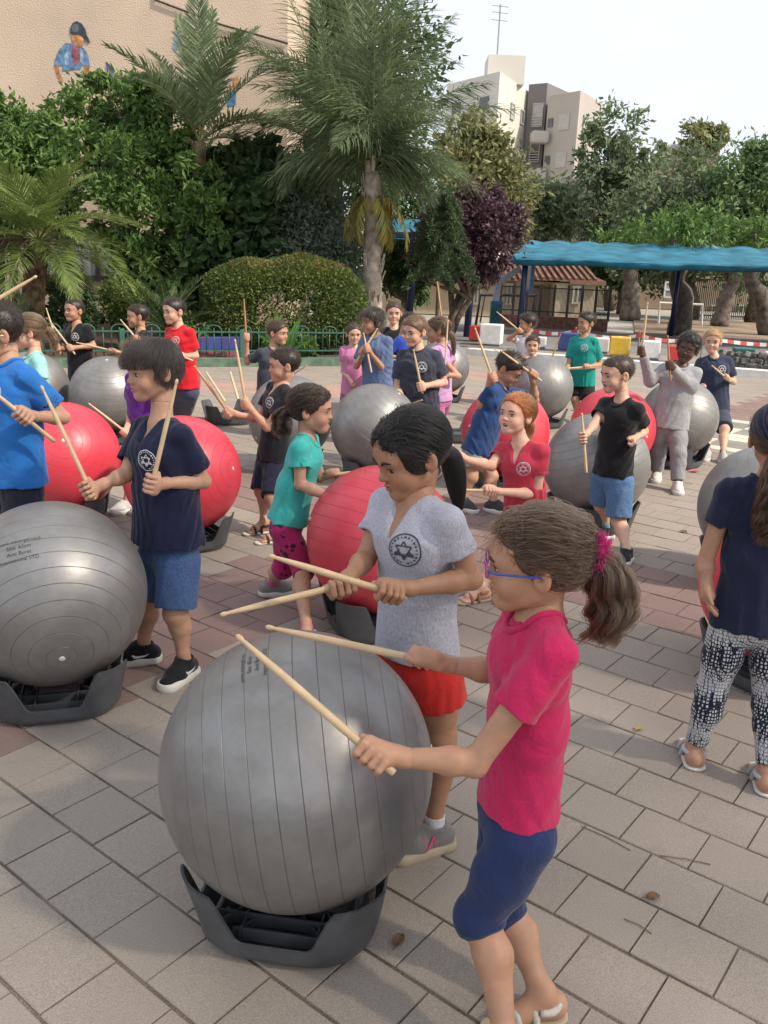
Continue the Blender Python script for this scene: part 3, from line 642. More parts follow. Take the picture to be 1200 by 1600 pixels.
for fl_ in range(6):
    facewin(apB, B1-bo, d1, n_l, .42*LA, zB-2.3-fl_*st*1.02, 1.2, 1.25, m_shut if fl_ != 3 else m_apw); facewin(apB, B1-bo, d1, n_l, .86*LA, zB-2.2-fl_*st*1.02, .6, .7, m_apw)
    facewin(apB, B1-bo, d2, n_r, .25*LB, zB-2.4-fl_*st*1.02, .9, 1.3, m_shut); facewin(apB, B1-bo, d2, n_r, .75*LB, zB-2.6-fl_*st*1.02, .9, 1.2, m_apw)
    q = B0-bo+nrm(B0-B1)*.1-n_l*.6; o = MB().box((0, 0, 0), (1.6, 1.4, 1.0), None, 0, .25).build('balcony', m_apg, apB); o.location = (q[0], q[1], zB-3.4-fl_*st*1.02)
# ================================================================== PLANTS
def leafmat(name, c, c2, var=.35, rough=.5, tl=.34):
    m = bpy.data.materials.new(name); m.use_nodes = True; t = m.node_tree; t.nodes.clear(); N = t.nodes.new; L = t.links.new
    o = N('ShaderNodeOutputMaterial'); b = N('ShaderNodeBsdfPrincipled'); tr = N('ShaderNodeBsdfTranslucent'); ms = N('ShaderNodeMixShader'); ms.inputs[0].default_value = tl
    g_ = N('ShaderNodeNewGeometry'); n = N('ShaderNodeTexNoise'); n.inputs['Scale'].default_value = 1.1; n.inputs['Detail'].default_value = 3; L(g_.outputs['Position'], n.inputs['Vector'])
    ad = N('ShaderNodeMath'); ad.operation = 'MULTIPLY_ADD'; ad.inputs[1].default_value = .55; L(g_.outputs['Random Per Island'], ad.inputs[0])
    r = N('ShaderNodeMapRange'); r.inputs['From Min'].default_value = .3; r.inputs['From Max'].default_value = .7; r.inputs['To Max'].default_value = .45; L(n.outputs['Fac'], r.inputs['Value']); L(r.outputs['Result'], ad.inputs[2])
    mx = N('ShaderNodeMix'); mx.data_type = 'RGBA'; mx.inputs['A'].default_value = (*c, 1); mx.inputs['B'].default_value = (*c2, 1); L(ad.outputs[0], mx.inputs['Factor'])
    L(mx.outputs['Result'], b.inputs['Base Color']); L(mx.outputs['Result'], tr.inputs['Color']); b.inputs['Roughness'].default_value = rough; b.inputs['Specular IOR Level'].default_value = .35
    L(b.outputs[0], ms.inputs[1]); L(tr.outputs[0], ms.inputs[2]); L(ms.outputs[0], o.inputs['Surface']); return m
def leaves(name, C, Dn, size, m, parent, rng, asp=.42, fold=.18):
    "C (n,3) centres, Dn (n,3) leaf direction"
    n = len(C); u = Dn/(np.linalg.norm(Dn, axis=1)[:, None]+1e-9); r = rng.normal(size=(n, 3)); w = np.cross(u, r); w /= np.linalg.norm(w, axis=1)[:, None]+1e-9; nn = np.cross(u, w)
    s = size*rng.uniform(.6, 1.3, n)[:, None]
    V = np.stack([C-u*s*.5, C+w*s*asp*.5+nn*s*fold*.5-u*s*.03, C+u*s*.5, C-w*s*asp*.5+nn*s*fold*.5-u*s*.03], 1).reshape(-1, 3)
    b = (np.arange(n)*4)[:, None]; F = np.concatenate([b+np.array([[0, 1, 2]]), b+np.array([[0, 2, 3]])])
    return link(name, npmesh(name, V, F), m, parent, False)
def crown_pts(blobs, n, rng, clump=.0, shell=.75, nclump=None, csz=.22):
    vol = np.array([b[1][0]*b[1][1]*b[1][2] for b in blobs])**.67; pr = vol/vol.sum(); out = []; dr = []
    for (c, r), k in zip(blobs, (pr*n).astype(int)):
        c = np.array(c); r = np.array(r)
        nc = max(6, int(k/70)); d = rng.normal(size=(nc, 3)); d /= np.linalg.norm(d, axis=1)[:, None]
        rad = np.where(rng.random(nc) < shell, rng.uniform(.72, 1.08, nc), rng.uniform(.2, .8, nc)); cc = c+d*r*rad[:, None]
        ix = rng.integers(0, nc, k); q = cc[ix]+rng.normal(size=(k, 3))*(r.mean()*csz)*rng.uniform(.5, 1.15, (nc, 1))[ix]
        o_ = (q-c)/r; dd = o_*.8+rng.normal(size=(k, 3))*.7+np.array([0, 0, -.25]); out.append(q); dr.append(dd)
    return np.concatenate(out), np.concatenate(dr)
def bl(x, y, Yd, rx, ry, rz=None):
    "crown lobe seen at a photo pixel, with half sizes in photo pixels, at its own distance"
    s = Yd/FPX; return (at(x, y, Yd), (rx*s, (rz if rz else (rx+ry)/2)*s, ry*s))
m_bark = mat('bark', (.14, .105, .08), .95, .4, 9, 1.0, 14); m_bark2 = mat('pale_bark', (.15, .125, .105), .95, .4, 6, 1.0, 10)
def plant(name, label, cat, base, blobs, n, size, m, bark=None, trunk_r=.07, stems=1, group=None, asp=.42, seed=1, csz=.22, shell=.75, lean=0):
    rng = np.random.default_rng(seed); base = np.array(base, float); r = empty(name, base, 0, label, cat, group)
    C, Dn = crown_pts([(np.array(c)-base, q) for c, q in blobs], n, rng, shell=shell, csz=csz); keep = C[:, 2] > .04
    leaves('crown' if cat == 'tree' else 'foliage', C[keep], Dn[keep], size, m, r, rng, asp)
    cs = [np.array(c)-base for c, q in blobs]; top = np.mean(cs, 0); zb = min(c[2] for c in cs)
    tk = MB()
    for s in range(stems):
        a = rng.uniform(0, 6.28); j0 = V3(math.cos(a), math.sin(a), 0)*trunk_r*(1.2 if stems > 1 else 0); fork = V3(top[0]*.35+lean, top[1]*.35, max(.15, zb*.62))+rng.normal(size=3)*.12*(stems > 1)
        mid = (j0+fork)/2+rng.normal(size=3)*trunk_r*.8; tk.tube([j0, mid, fork], [trunk_r*1.25, trunk_r, trunk_r*.8], 9)
        for c in cs:
            if stems > 1 and rng.random() < .4: continue
            e = c+rng.normal(size=3)*.15; md = (fork+e)/2+V3(0, 0, -.1)+rng.normal(size=3)*.12; tk.tube([fork, md, e], [trunk_r*.7, trunk_r*.42, trunk_r*.15], 6)
    tk.build('trunk' if cat == 'tree' else 'stem', bark or m_bark, r, True); return r
def frond_geo(L, leaflet, n, droop, rng, w=.022, vee=.35, stem=.12, sag=.6, rach=.018):
    "frond along +Y, arching; returns verts, faces, material index"
    t = np.linspace(0, 1, 14); y = L*t*(1-.18*droop*t); z = -droop*L*.55*t**2.2; x = rng.normal()*.06*L*t**2
    R = np.stack([x, y, z], 1); mb = MB(); mb.tube(R, np.linspace(rach, .003, 14), 5, 0)
    V = np.array(mb.V); F = [list(f) for f in mb.F]; mi = [1]*len(F); Vs = [V]; b = len(V)
    T = np.gradient(R, axis=0); T /= np.linalg.norm(T, axis=1)[:, None]
    for s in (-1, 1):
        for i in range(n):
            tt = stem+(1-stem)*(i+rng.uniform(-.3, .3))/n; tt = min(max(tt, 0), 1); f = tt*13; k = min(12, int(f)); p = R[k]+(R[k+1]-R[k])*(f-k); tg = T[k]
            prof = (math.sin(math.pi*min(1, .12+.88*tt))**.55)*(1-.25*tt); ll = leaflet*max(.25, prof)*rng.uniform(.85, 1.1)
            sd = np.cross(tg, (0, 0, 1)); sd /= np.linalg.norm(sd)+1e-9; up = np.cross(sd, tg)
            d = sd*s*(1-.35*tt)+tg*(.45+.6*tt)+up*(vee*rng.uniform(.3, 1.6) if vee > 0 else -vee*rng.uniform(-1, 1.3))+rng.normal(size=3)*.07; d /= np.linalg.norm(d)
            q1 = p+d*ll*.45; q2 = p+d*ll*.80+V3(0, 0, -sag*ll*.16); q3 = p+d*ll*.98+V3(0, 0, -sag*ll*.42); wv = nrm(np.cross(d, up+rng.normal(size=3)*.2))*w*.5
            Vs.append(np.array([p-wv*.6, p+wv*.6, q1-wv, q1+wv, q2-wv*.75, q2+wv*.75, q3])); F += [[b, b+1, b+3, b+2], [b+2, b+3, b+5, b+4], [b+4, b+5, b+6]]; mi += [0]*3; b += 7
    return np.concatenate(Vs), F, mi
def palm(label, base, crown, fronds, L, leaflet, n, m, mstem, mtrunk, tr, seed, w=.022, vee=.35, sag=.6, skirt=0, rough=1, stem=.12):
    rng = np.random.default_rng(seed); base = np.array(base, float); crown = np.array(crown, float); r = empty('palm_tree', base, 0, label, 'palm', 'palms in the garden')
    c = crown-base; tk = MB(); k = 16; P = [c*V3(1, 1, 0)*(i/(k-1))**1.5+V3(0, 0, c[2]*i/(k-1)) for i in range(k)]
    tk.tube(P, [tr*(1.15-.2*i/(k-1)+.05*math.sin(i*2.1)) for i in range(k)], 12); tk.build('trunk', mtrunk, r, True)
    bt = MB()
    for i in range(int(46*rough)):      # cut leaf bases around the trunk
        s = rng.uniform(.12, 1); a = i*2.4; p = c*V3(1, 1, 0)*s**1.5+V3(0, 0, c[2]*s); o_ = V3(math.cos(a), math.sin(a), 0)
        h_ = rng.uniform(.12, .3); q = p+o_*tr*.95; bt.bar(q, q+o_*rng.uniform(.03, .09)+V3(0, 0, h_), rng.uniform(.05, .10), .018, up=tuple(o_))
    if rough: tag(bt.build('leaf_bases', mtrunk, r), kind='stuff')
    for az, el, l, dr in fronds:
        if seed == 53 and 45 < az % 360 < 140 and el < 68 and rng.random() < .7: l *= .62
        V, F, mi = frond_geo(L*l, leaflet, n, dr, rng, w, vee, stem, sag)
        e = math.radians(el); Rx = np.array([[1, 0, 0], [0, math.cos(e), -math.sin(e)], [0, math.sin(e), math.cos(e)]]); a = math.radians(az); Rz_ = np.array([[math.cos(a), math.sin(a), 0], [-math.sin(a), math.cos(a), 0], [0, 0, 1]])
        V = V@(Rz_@Rx).T+c
        me = npmesh('frond', V, [i for f in F for i in f], [len(f) for f in F], mi); link('frond', me, [m, mstem], r, False)
    return r
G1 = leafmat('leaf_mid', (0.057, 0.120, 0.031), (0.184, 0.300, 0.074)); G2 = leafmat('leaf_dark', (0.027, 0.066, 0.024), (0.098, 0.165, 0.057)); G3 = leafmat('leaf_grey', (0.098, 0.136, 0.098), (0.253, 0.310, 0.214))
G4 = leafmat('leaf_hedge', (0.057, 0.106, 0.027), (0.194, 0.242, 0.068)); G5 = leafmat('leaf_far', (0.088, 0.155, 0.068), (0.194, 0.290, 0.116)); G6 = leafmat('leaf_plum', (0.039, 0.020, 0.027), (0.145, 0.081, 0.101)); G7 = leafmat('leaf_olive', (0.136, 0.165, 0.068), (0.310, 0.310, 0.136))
G9 = leafmat('leaf_pale_haze', (0.106, 0.156, 0.081), (0.237, 0.300, 0.163)); G8 = leafmat('leaf_rust', (0.194, 0.106, 0.039), (0.330, 0.194, 0.088)); GP = leafmat('frond_phoenix', (.095, .150, .035), (.22, .29, .085)); GQ = leafmat('frond_queen', (.080, .125, .058), (.205, .260, .135)); GY = leafmat('frond_yellowing', (0.271, 0.271, 0.057), (0.465, 0.388, 0.116)); GB = leafmat('leaf_bright', (0.116, 0.310, 0.057), (0.253, 0.485, 0.116))  # G9: haze over the far trees is put into a paler leaf colour
m_rach = mat('frond_rib', (.16, .17, .06), .6, .3, 8); m_pt = mat('palm_trunk', (.44, .39, .33), .95, .5, 7, 1.0, 9, col2=(.20, .15, .11)); m_pt2 = mat('phoenix_trunk', (.15, .095, .055), .95, .5, 9, 1.0, 14)
def gb(x, Yd): 
    p = at(x, 480, Yd); return V3(p[0], p[1], .05)
plant('garden_tree', 'broad green bushy tree growing against the school wall under the mural', 'tree', gb(200, 18.5),
      [bl(185, 165, 18.6, 80, 48), bl(130, 215, 18.2, 60, 52), bl(235, 205, 18.2, 65, 55), bl(190, 265, 17.8, 95, 55), bl(270, 265, 18.3, 55, 55), bl(215, 335, 17.6, 90, 60), bl(275, 365, 17.6, 60, 70), bl(250, 430, 17.4, 75, 50), bl(170, 120, 18.6, 28, 26), bl(275, 170, 18.6, 30, 26), bl(312, 290, 17.0, 42, 50), bl(330, 340, 17.0, 40, 45)], 20000, .17, G1, trunk_r=.10, stems=3, seed=11, csz=.16)
plant('garden_tree', 'green bushy tree at the left edge behind the feathery palm', 'tree', gb(10, 18.2), [bl(10, 215, 18, 62, 45), bl(70, 265, 17.8, 60, 45), bl(-20, 280, 18, 70, 70), bl(60, 320, 18, 50, 40), bl(10, 175, 18.2, 26, 26)], 12000, .16, G1, trunk_r=.09, stems=2, seed=12)
plant('garden_tree', 'dark broad leaved tree right of the mural bush', 'tree', gb(390, 18.2), [bl(365, 285, 18.2, 48, 50), bl(410, 250, 18.2, 42, 34), bl(430, 290, 18, 55, 50), bl(375, 350, 17.8, 60, 60), bl(445, 350, 17.8, 70, 60), bl(400, 410, 17.5, 90, 45), bl(335, 420, 17.5, 50, 50)], 15000, .24, G2, trunk_r=.09, stems=2, asp=.6, seed=13)
plant('garden_shrub', 'grey green fine leaved shrub below the drooping palm', 'shrub', gb(500, 17.2), [bl(450, 275, 18.0, 36, 26), bl(500, 345, 17.2, 46, 50), bl(530, 400, 17.0, 42, 45), bl(480, 395, 17.0, 45, 40), bl(555, 440, 17, 28, 40)], 12000, .10, G3, trunk_r=.05, stems=3, seed=14)
plant('background_tree', 'dense dark evergreen filling the gap behind the drooping palm', 'tree', gb(540, 27), [bl(500, 60, 27, 62, 70), bl(560, 40, 27, 70, 60), bl(610, 110, 27, 60, 80), bl(540, 160, 27, 75, 80), bl(500, 250, 26, 45, 60), bl(590, 260, 26, 75, 70), bl(650, 340, 25, 60, 60), bl(610, 400, 24, 55, 55)], 17000, .24, G2, trunk_r=.16, stems=2, seed=15, csz=.3)
plant('background_tree', 'olive green tree below the cream apartment block', 'tree', gb(770, 33), [bl(730, 235, 33, 50, 48), bl(775, 290, 33, 52, 60), bl(715, 300, 32, 45, 50), bl(800, 340, 34, 30, 35), bl(760, 225, 33, 22, 26)], 8000, .30, G7, trunk_r=.16, seed=16, csz=.26)
plant('plum_tree', 'purple leaved plum tree in front of the beige house', 'tree', gb(705, 20), [bl(745, 345, 20, 55, 40), bl(700, 370, 20, 48, 46), bl(770, 385, 20, 45, 42), bl(720, 405, 19.8, 55, 30), bl(785, 350, 20.2, 30, 30), bl(760, 320, 20.2, 28, 22), bl(660, 400, 20, 26, 30)], 14000, .115, G6, trunk_r=.075, stems=4, seed=17, asp=.6)
plant('background_tree', 'dark small leaved tree behind the end of the hedge', 'tree', gb(625, 22.5), [bl(610, 420, 22.5, 32, 30), bl(650, 440, 22.5, 28, 26), bl(640, 400, 22.3, 34, 26)], 4500, .14, G2, trunk_r=.06, stems=3, seed=18)
for x, Yd, label, bb_, n, sz, mm, sd in [
    (850, 42, 'rounded green tree standing before the grey apartment block', [(850, 305, 45, 28), (820, 325, 30, 28), (880, 330, 32, 30), (850, 345, 50, 26)], 5500, .32, G9, 21),
    (955, 40, 'tall loose eucalyptus like tree right of the apartment blocks', [(965, 205, 36, 32), (935, 250, 34, 40), (985, 255, 36, 45), (1020, 245, 22, 20), (945, 320, 44, 45), (905, 350, 26, 40), (1000, 330, 40, 50), (955, 395, 60, 40), (925, 215, 14, 16)], 8500, .30, G9, 22),
    (1095, 48, 'airy light green treetop rising above the flat roof', [(1100, 215, 30, 20), (1080, 250, 24, 18), (1125, 205, 16, 14), (1040, 240, 16, 12)], 2600, .36, G7, 23),
    (1080, 35, 'dense green tree over the middle of the blue canopy', [(1030, 325, 52, 45), (1085, 290, 46, 44), (1075, 350, 75, 35), (1010, 395, 50, 40), (1100, 400, 60, 40)], 9000, .27, G9, 24),
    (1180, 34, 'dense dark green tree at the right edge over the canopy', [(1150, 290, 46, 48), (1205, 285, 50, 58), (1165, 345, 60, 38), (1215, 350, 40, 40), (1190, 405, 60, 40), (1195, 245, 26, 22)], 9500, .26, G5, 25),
    (975, 37, 'shaded tree with thick dark trunk beside the tiled house', [(960, 400, 50, 34), (1000, 430, 40, 26), (935, 420, 24, 30)], 4500, .26, G2, 26)]:
    plant('background_tree', label, 'tree', gb(x, Yd), [bl(a, b, Yd, c, d) for a, b, c, d in bb_], n, sz, mm, trunk_r=.30 if x > 1000 else .25, seed=sd, csz=.25)
# gnarled trunks standing on the sand under the canopy
for pts, Yd, rr_, label in [(((1062, 502), (1070, 470), (1056, 440), (1066, 400)), 24.5, .23, 'thick gnarled grey tree trunk under the middle of the canopy'),
                            (((1125, 498), (1135, 465), (1152, 425)), 30, .22, 'leaning dark tree trunk right of the gnarled one'),
                            (((1205, 498), (1190, 465), (1172, 440), (1180, 410)), 26, .20, 'forked grey tree trunk at the right edge under the canopy'),
                            (((984, 500), (986, 450), (984, 415)), 32, .27, 'straight dark tree trunk left of the far basketball board')]:
    P = [at(x, y, Yd) for x, y in pts]; P[0][2] = 0; b = P[0].copy(); r = empty('tree_trunk', b, 0, label, 'tree', 'tree trunks under the canopy')
    rg = np.random.default_rng(len(label)); t_ = np.linspace(0, 1, 12); Q = np.stack([np.interp(t_, np.linspace(0, 1, len(P)), [p[i]-b[i] for p in P]) for i in range(3)], 1)
    MB().tube(Q, [rr_*(1.35-.5*s+.13*math.sin(s*17)) for s in t_], 14).build('trunk', m_bark2, r, True)
    for k in range(4):
        a = rg.uniform(0, 6.28); e = Q[-1-k]+V3(math.cos(a)*.9, math.sin(a)*.6, .8); MB().tube([Q[-2-k], (Q[-2-k]+e)/2+V3(0, 0, .1), e], [rr_*.4, rr_*.3, rr_*.2], 8).build('limb', m_bark2, r, True)
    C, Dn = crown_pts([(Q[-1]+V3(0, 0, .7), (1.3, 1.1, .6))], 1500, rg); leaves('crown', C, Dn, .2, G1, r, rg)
# clipped hedge with rusty tips
rng = np.random.default_rng(31); hb_ = gb(445, 15.3); hd = empty('clipped_hedge', hb_, .12, 'wide clipped hedge with rounded top and rusty tips', 'hedge')
def hedge_pts(n):
    s = 15.3/FPX; a, b, c = 127*s, .75, 1.60; d = rng.normal(size=(n, 3)); d /= np.linalg.norm(d, axis=1)[:, None]; p = rng.uniform(-1, 1, (n, 3)); p /= (np.abs(p)**3.0).sum(1)[:, None]**(1/3.0)
    q = p*np.array([a, b, c*.5])*np.where(rng.random(n) < .3, rng.uniform(.55, .88, n), rng.uniform(.88, 1.0, n))[:, None]; q[:, 2] += c*.52; q[:, 2] += .05*np.sin(q[:, 0]*3.1)+.03*np.sin(q[:, 0]*7)-.10*(q[:, 0]/a)**2*(q[:, 2] > c*.6); return q, p
C, Dn = hedge_pts(36000); keep = C[:, 2] > .05; C, Dn = C[keep], Dn[keep]; rust = (C[:, 2] > 1.42) & (rng.random(len(C)) < .25) | (rng.random(len(C)) < .03)
leaves('foliage', C[~rust], Dn[~rust]+rng.normal(size=(int((~rust).sum()), 3))*.7, .058, G4, hd, rng, .55); leaves('rusty_tips', C[rust], Dn[rust]+rng.normal(size=(int(rust.sum()), 3))*.6, .055, G8, hd, rng, .55)
tw = MB()
for i in range(14): x_ = rng.uniform(-1.2, 1.2); tw.tube([(x_, rng.uniform(-.2, .2), 0), (x_+rng.normal()*.1, 0, .5), (x_+rng.normal()*.2, rng.normal()*.2, 1.2)], [.02, .015, .006], 5)
tw.build('stem', m_bark, hd, True)
for x, y, Yd, rx, ry, lb, mm, sz, sd in [(112, 472, 14.6, 36, 40, 'dark clipped shrub at the foot of the feathery palm', G2, .07, 41), (190, 470, 15.2, 34, 42, 'small leaved shrub right of the dark clipped shrub', G4, .07, 42), (290, 520, 14.6, 34, 24, 'low green shrub behind the boy in red', G1, .09, 43), (450, 540, 14.2, 40, 16, 'low leafy ground plants along the fence below the hedge', G1, .08, 44)]:
    plant('garden_shrub', lb, 'shrub', gb(x, Yd), [bl(x, y, Yd, rx, ry), bl(x-rx*.4, y+ry*.5, Yd, rx*.7, ry*.6), bl(x+rx*.4, y+ry*.5, Yd, rx*.7, ry*.6)], 6000, sz, mm, trunk_r=.03, stems=3, seed=sd, csz=.16, asp=.5)
# palms
rg = np.random.default_rng(5)
def ring(spec): 
    o = []
    for n, el, dr, l, j in spec:
        a0 = rg.uniform(0, 360)
        for i in range(n): o.append((a0+i*360/n+rg.uniform(-j, j), el+rg.uniform(-9, 9), l*rg.uniform(.88, 1.08), dr*rg.uniform(.8, 1.25)))
    return o
palm('short feathery date palm with brown trunk at the left edge', gb(45, 14), at(60, 378, 14), ring([(7, 68, .7, .95, 14), (11, 42, .9, 1.0, 14), (11, 12, .9, 1.0, 14), (7, -12, .7, .85, 14)]), 1.75, .46, 62, GP, m_rach, m_pt2, .17, 51, .016, .25, .5, stem=.16)
palm('upright palm with long arching fronds in front of the mural wall', gb(312, 17.6), at(312, 222, 17.6), [(-55, 62, 1.0, .45), (-30, 74, 1.05, .25), (35, 70, 1.15, .45), (62, 60, 1.1, .6), (5, 84, 1.25, .1), (-65, 58, .95, .8), (88, 38, .95, 1.2), (110, 40, .95, 1.3), (150, 60, 1.0, .6), (-120, 62, .9, .6), (200, 50, .9, .9), (75, 22, .8, 1.3), (-10, 78, 1.1, .3)], 2.55, .56, 66, GQ, m_rach, m_pt2, .13, 52, .030, .35, .45)
palm('large palm with pale shaggy trunk and drooping fronds', gb(583, 16.2), at(582, 268, 16.2), ring([(7, 83, .28, 1.65, 20), (9, 72, 1.15, 1.25, 16), (9, 60, 1.75, 1.05, 16)])+[(78, 66, 1.2, .85), (84, 50, .95, 1.4), (70, 78, 1.4, .5), (-80, 30, .85, 1.3), (95, 22, .8, 1.3), (60, 26, .85, 1.3), (-60, 20, .8, 1.3), (10, 30, .9, 1.2), (-115, 38, .8, 1.4), (118, 36, .85, 1.4)], 2.25, .60, 92, GQ, m_rach, m_pt, .155, 53, .019, -.7, 1.7)
palm('slender palm with drooping fronds between the wall and the shaggy palm', gb(512, 18), at(512, 215, 18), ring([(6, 82, .3, 1.4, 20), (8, 70, 1.2, 1.2, 16), (8, 55, 1.75, .95, 16), (4, 20, 1.5, .7, 16)]), 2.5, .58, 84, GQ, m_rach, mat('palm_orange_sheath', (.22, .11, .05), .8, .4, 5, .8, 10), .13, 54, .020, -.6, 1.6, rough=.4)
# a few yellowing fronds low on the shaggy palm
yl = empty('dead_fronds', at(600, 300, 16.0), 0, 'yellowing fronds hanging low beside the shaggy palm trunk', 'palm frond')
for az, el, l in ((60, -30, .8), (120, -35, .7), (-70, -25, .75), (95, -18, .9), (-110, -40, .7)):
    V, F, mi = frond_geo(1.25*l, .42, 44, 1.1, rg, .024, .15, .12, 1.4); e = math.radians(el); a = math.radians(az)
    Rx = np.array([[1, 0, 0], [0, math.cos(e), -math.sin(e)], [0, math.sin(e), math.cos(e)]]); Rz_ = np.array([[math.cos(a), math.sin(a), 0], [-math.sin(a), math.cos(a), 0], [0, 0, 1]])
    link('frond', npmesh('frond', V@(Rz_@Rx).T+V3(-.2, .1, 0), [i for f in F for i in f], [len(f) for f in F], mi), [GY, m_rach], yl, False)
# sago like clump and bright strap leaved plant by the fence
for lab, x, y, Yd, L_, mm, n, nf, ll in (('dark green sago clump with arching fronds behind the boy in red', 262, 505, 14.6, 1.25, G2, 46, 22, .20), ('low feathery clump at the left edge under the palm', 22, 500, 13.4, .8, GQ, 40, 14, .2)):
    c = at(x, y, Yd); r = empty('sago_plant', V3(c[0], c[1], .05), 0, lab, 'shrub'); MB().lathe([(.14, 0), (.17, .1), (.13, .28), (.05, .36)], 12).build('stem', m_pt2, r, True)
    for i in range(nf):
        V, F, mi = frond_geo(L_*rg.uniform(.8, 1.1), ll, n, .55, rg, .016, .4, .12, .2); e = math.radians(rg.uniform(28, 80)); a = i*2.4
        Rx = np.array([[1, 0, 0], [0, math.cos(e), -math.sin(e)], [0, math.sin(e), math.cos(e)]]); Rz_ = np.array([[math.cos(a), math.sin(a), 0], [-math.sin(a), math.cos(a), 0], [0, 0, 1]])
        link('frond', npmesh('frond', V@(Rz_@Rx).T+V3(0, 0, .3), [i_ for f in F for i_ in f], [len(f) for f in F], mi), [mm, m_rach], r, False)
c = at(447, 520, 14.0); r = empty('strap_leaf_plant', V3(c[0], c[1], .05), 0, 'bright green plant with fan of pleated leaves behind the fence', 'shrub')
for dx, dz, lw_ in ((-.16, .78, .13), (.24, .72, .11), (.42, .40, .10), (-.40, .42, .09), (.05, .55, .10)):
    mb = MB(); k = 9; V = []; 
    for i in range(k):
        s = i/(k-1); p = V3(dx*s**1.3, -.1*s, dz*s-.12*s*s*abs(dx)); wv = lw_*math.sin(math.pi*(.08+.9*s))*.8
        for j in range(5): V.append(p+V3((j-2)/2*wv*dz, .015*(j % 2), -(j-2)/2*wv*dx))
    mb.add(V, [(i*5+j, i*5+j+1, (i+1)*5+j+1, (i+1)*5+j) for i in range(k-1) for j in range(4)]); mb.build('leaf', GB, r)
# young conifer with drooping tiers, and its leaning stake
c = at(683, 500, 18.5); base = V3(c[0], c[1], .05); con = empty('young_conifer', base, 0, 'young conifer with drooping feathery tiers before the plum tree', 'tree')
zt_ = at(680, 300, 18.5)[2]; MB().tube([(0, 0, 0), (-.02, 0, zt_*.5), (.02, 0, zt_)], [.045, .03, .01], 7).build('trunk', m_bark, con, True)
GC = leafmat('conifer_needles', (.035, .075, .030), (.09, .15, .06))
for tier in range(9):
    z = zt_*(.44+.062*tier); nb_ = 5
    for i in range(nb_):
        a = tier*1.1+i*6.283/nb_+rg.uniform(-.3, .3); Lb = (1.0-.075*tier)*.85; o_ = V3(math.cos(a), math.sin(a), 0)
        ss = np.linspace(.05, 1, 26); C = np.array([o_*Lb*s+V3(0, 0, z+.16*math.sin(s*2.4)-.34*s*s) for s in ss]); CC = np.repeat(C, 9, 0)+rg.normal(size=(len(C)*9, 3))*.035; DD = np.tile(o_, (len(CC), 1))*.5+rg.normal(size=(len(CC), 3))*.7
        tag(leaves('branch', CC, DD, .085, GC, con, rg, .25), kind='stuff')
a, b = at(683, 440, 17.0), at(698, 530, 16.6); b[2] = 0; s_ = empty('garden_stake', b, 0, 'thin yellowish wooden stake leaning up beside the plum tree', 'stake'); MB().tube([(0, 0, 0), (a-b)*.5, a-b], .018, 7).build('pole', mat('bamboo', (.36, .24, .10), .6), s_, True)

# tree outside the frame, right of the viewer, whose thin crown shades the nearest stones
plant('shade_tree', 'tall thin crowned tree standing out of frame at the right of the viewer', 'tree', (7.4, -2.2, 0), [(V3(5.2, -.8, 5.9), (1.9, 1.9, 1.0)), (V3(6.8, -.6, 6.3), (1.8, 1.8, 1.1)), (V3(5.0, .9, 6.2), (1.5, 1.5, .9)), (V3(4.2, -1.9, 5.6), (1.5, 1.5, .9)), (V3(6.3, 1.2, 6.4), (1.3, 1.3, .8))], 5200, .15, G1, trunk_r=.16, seed=77, csz=.30)
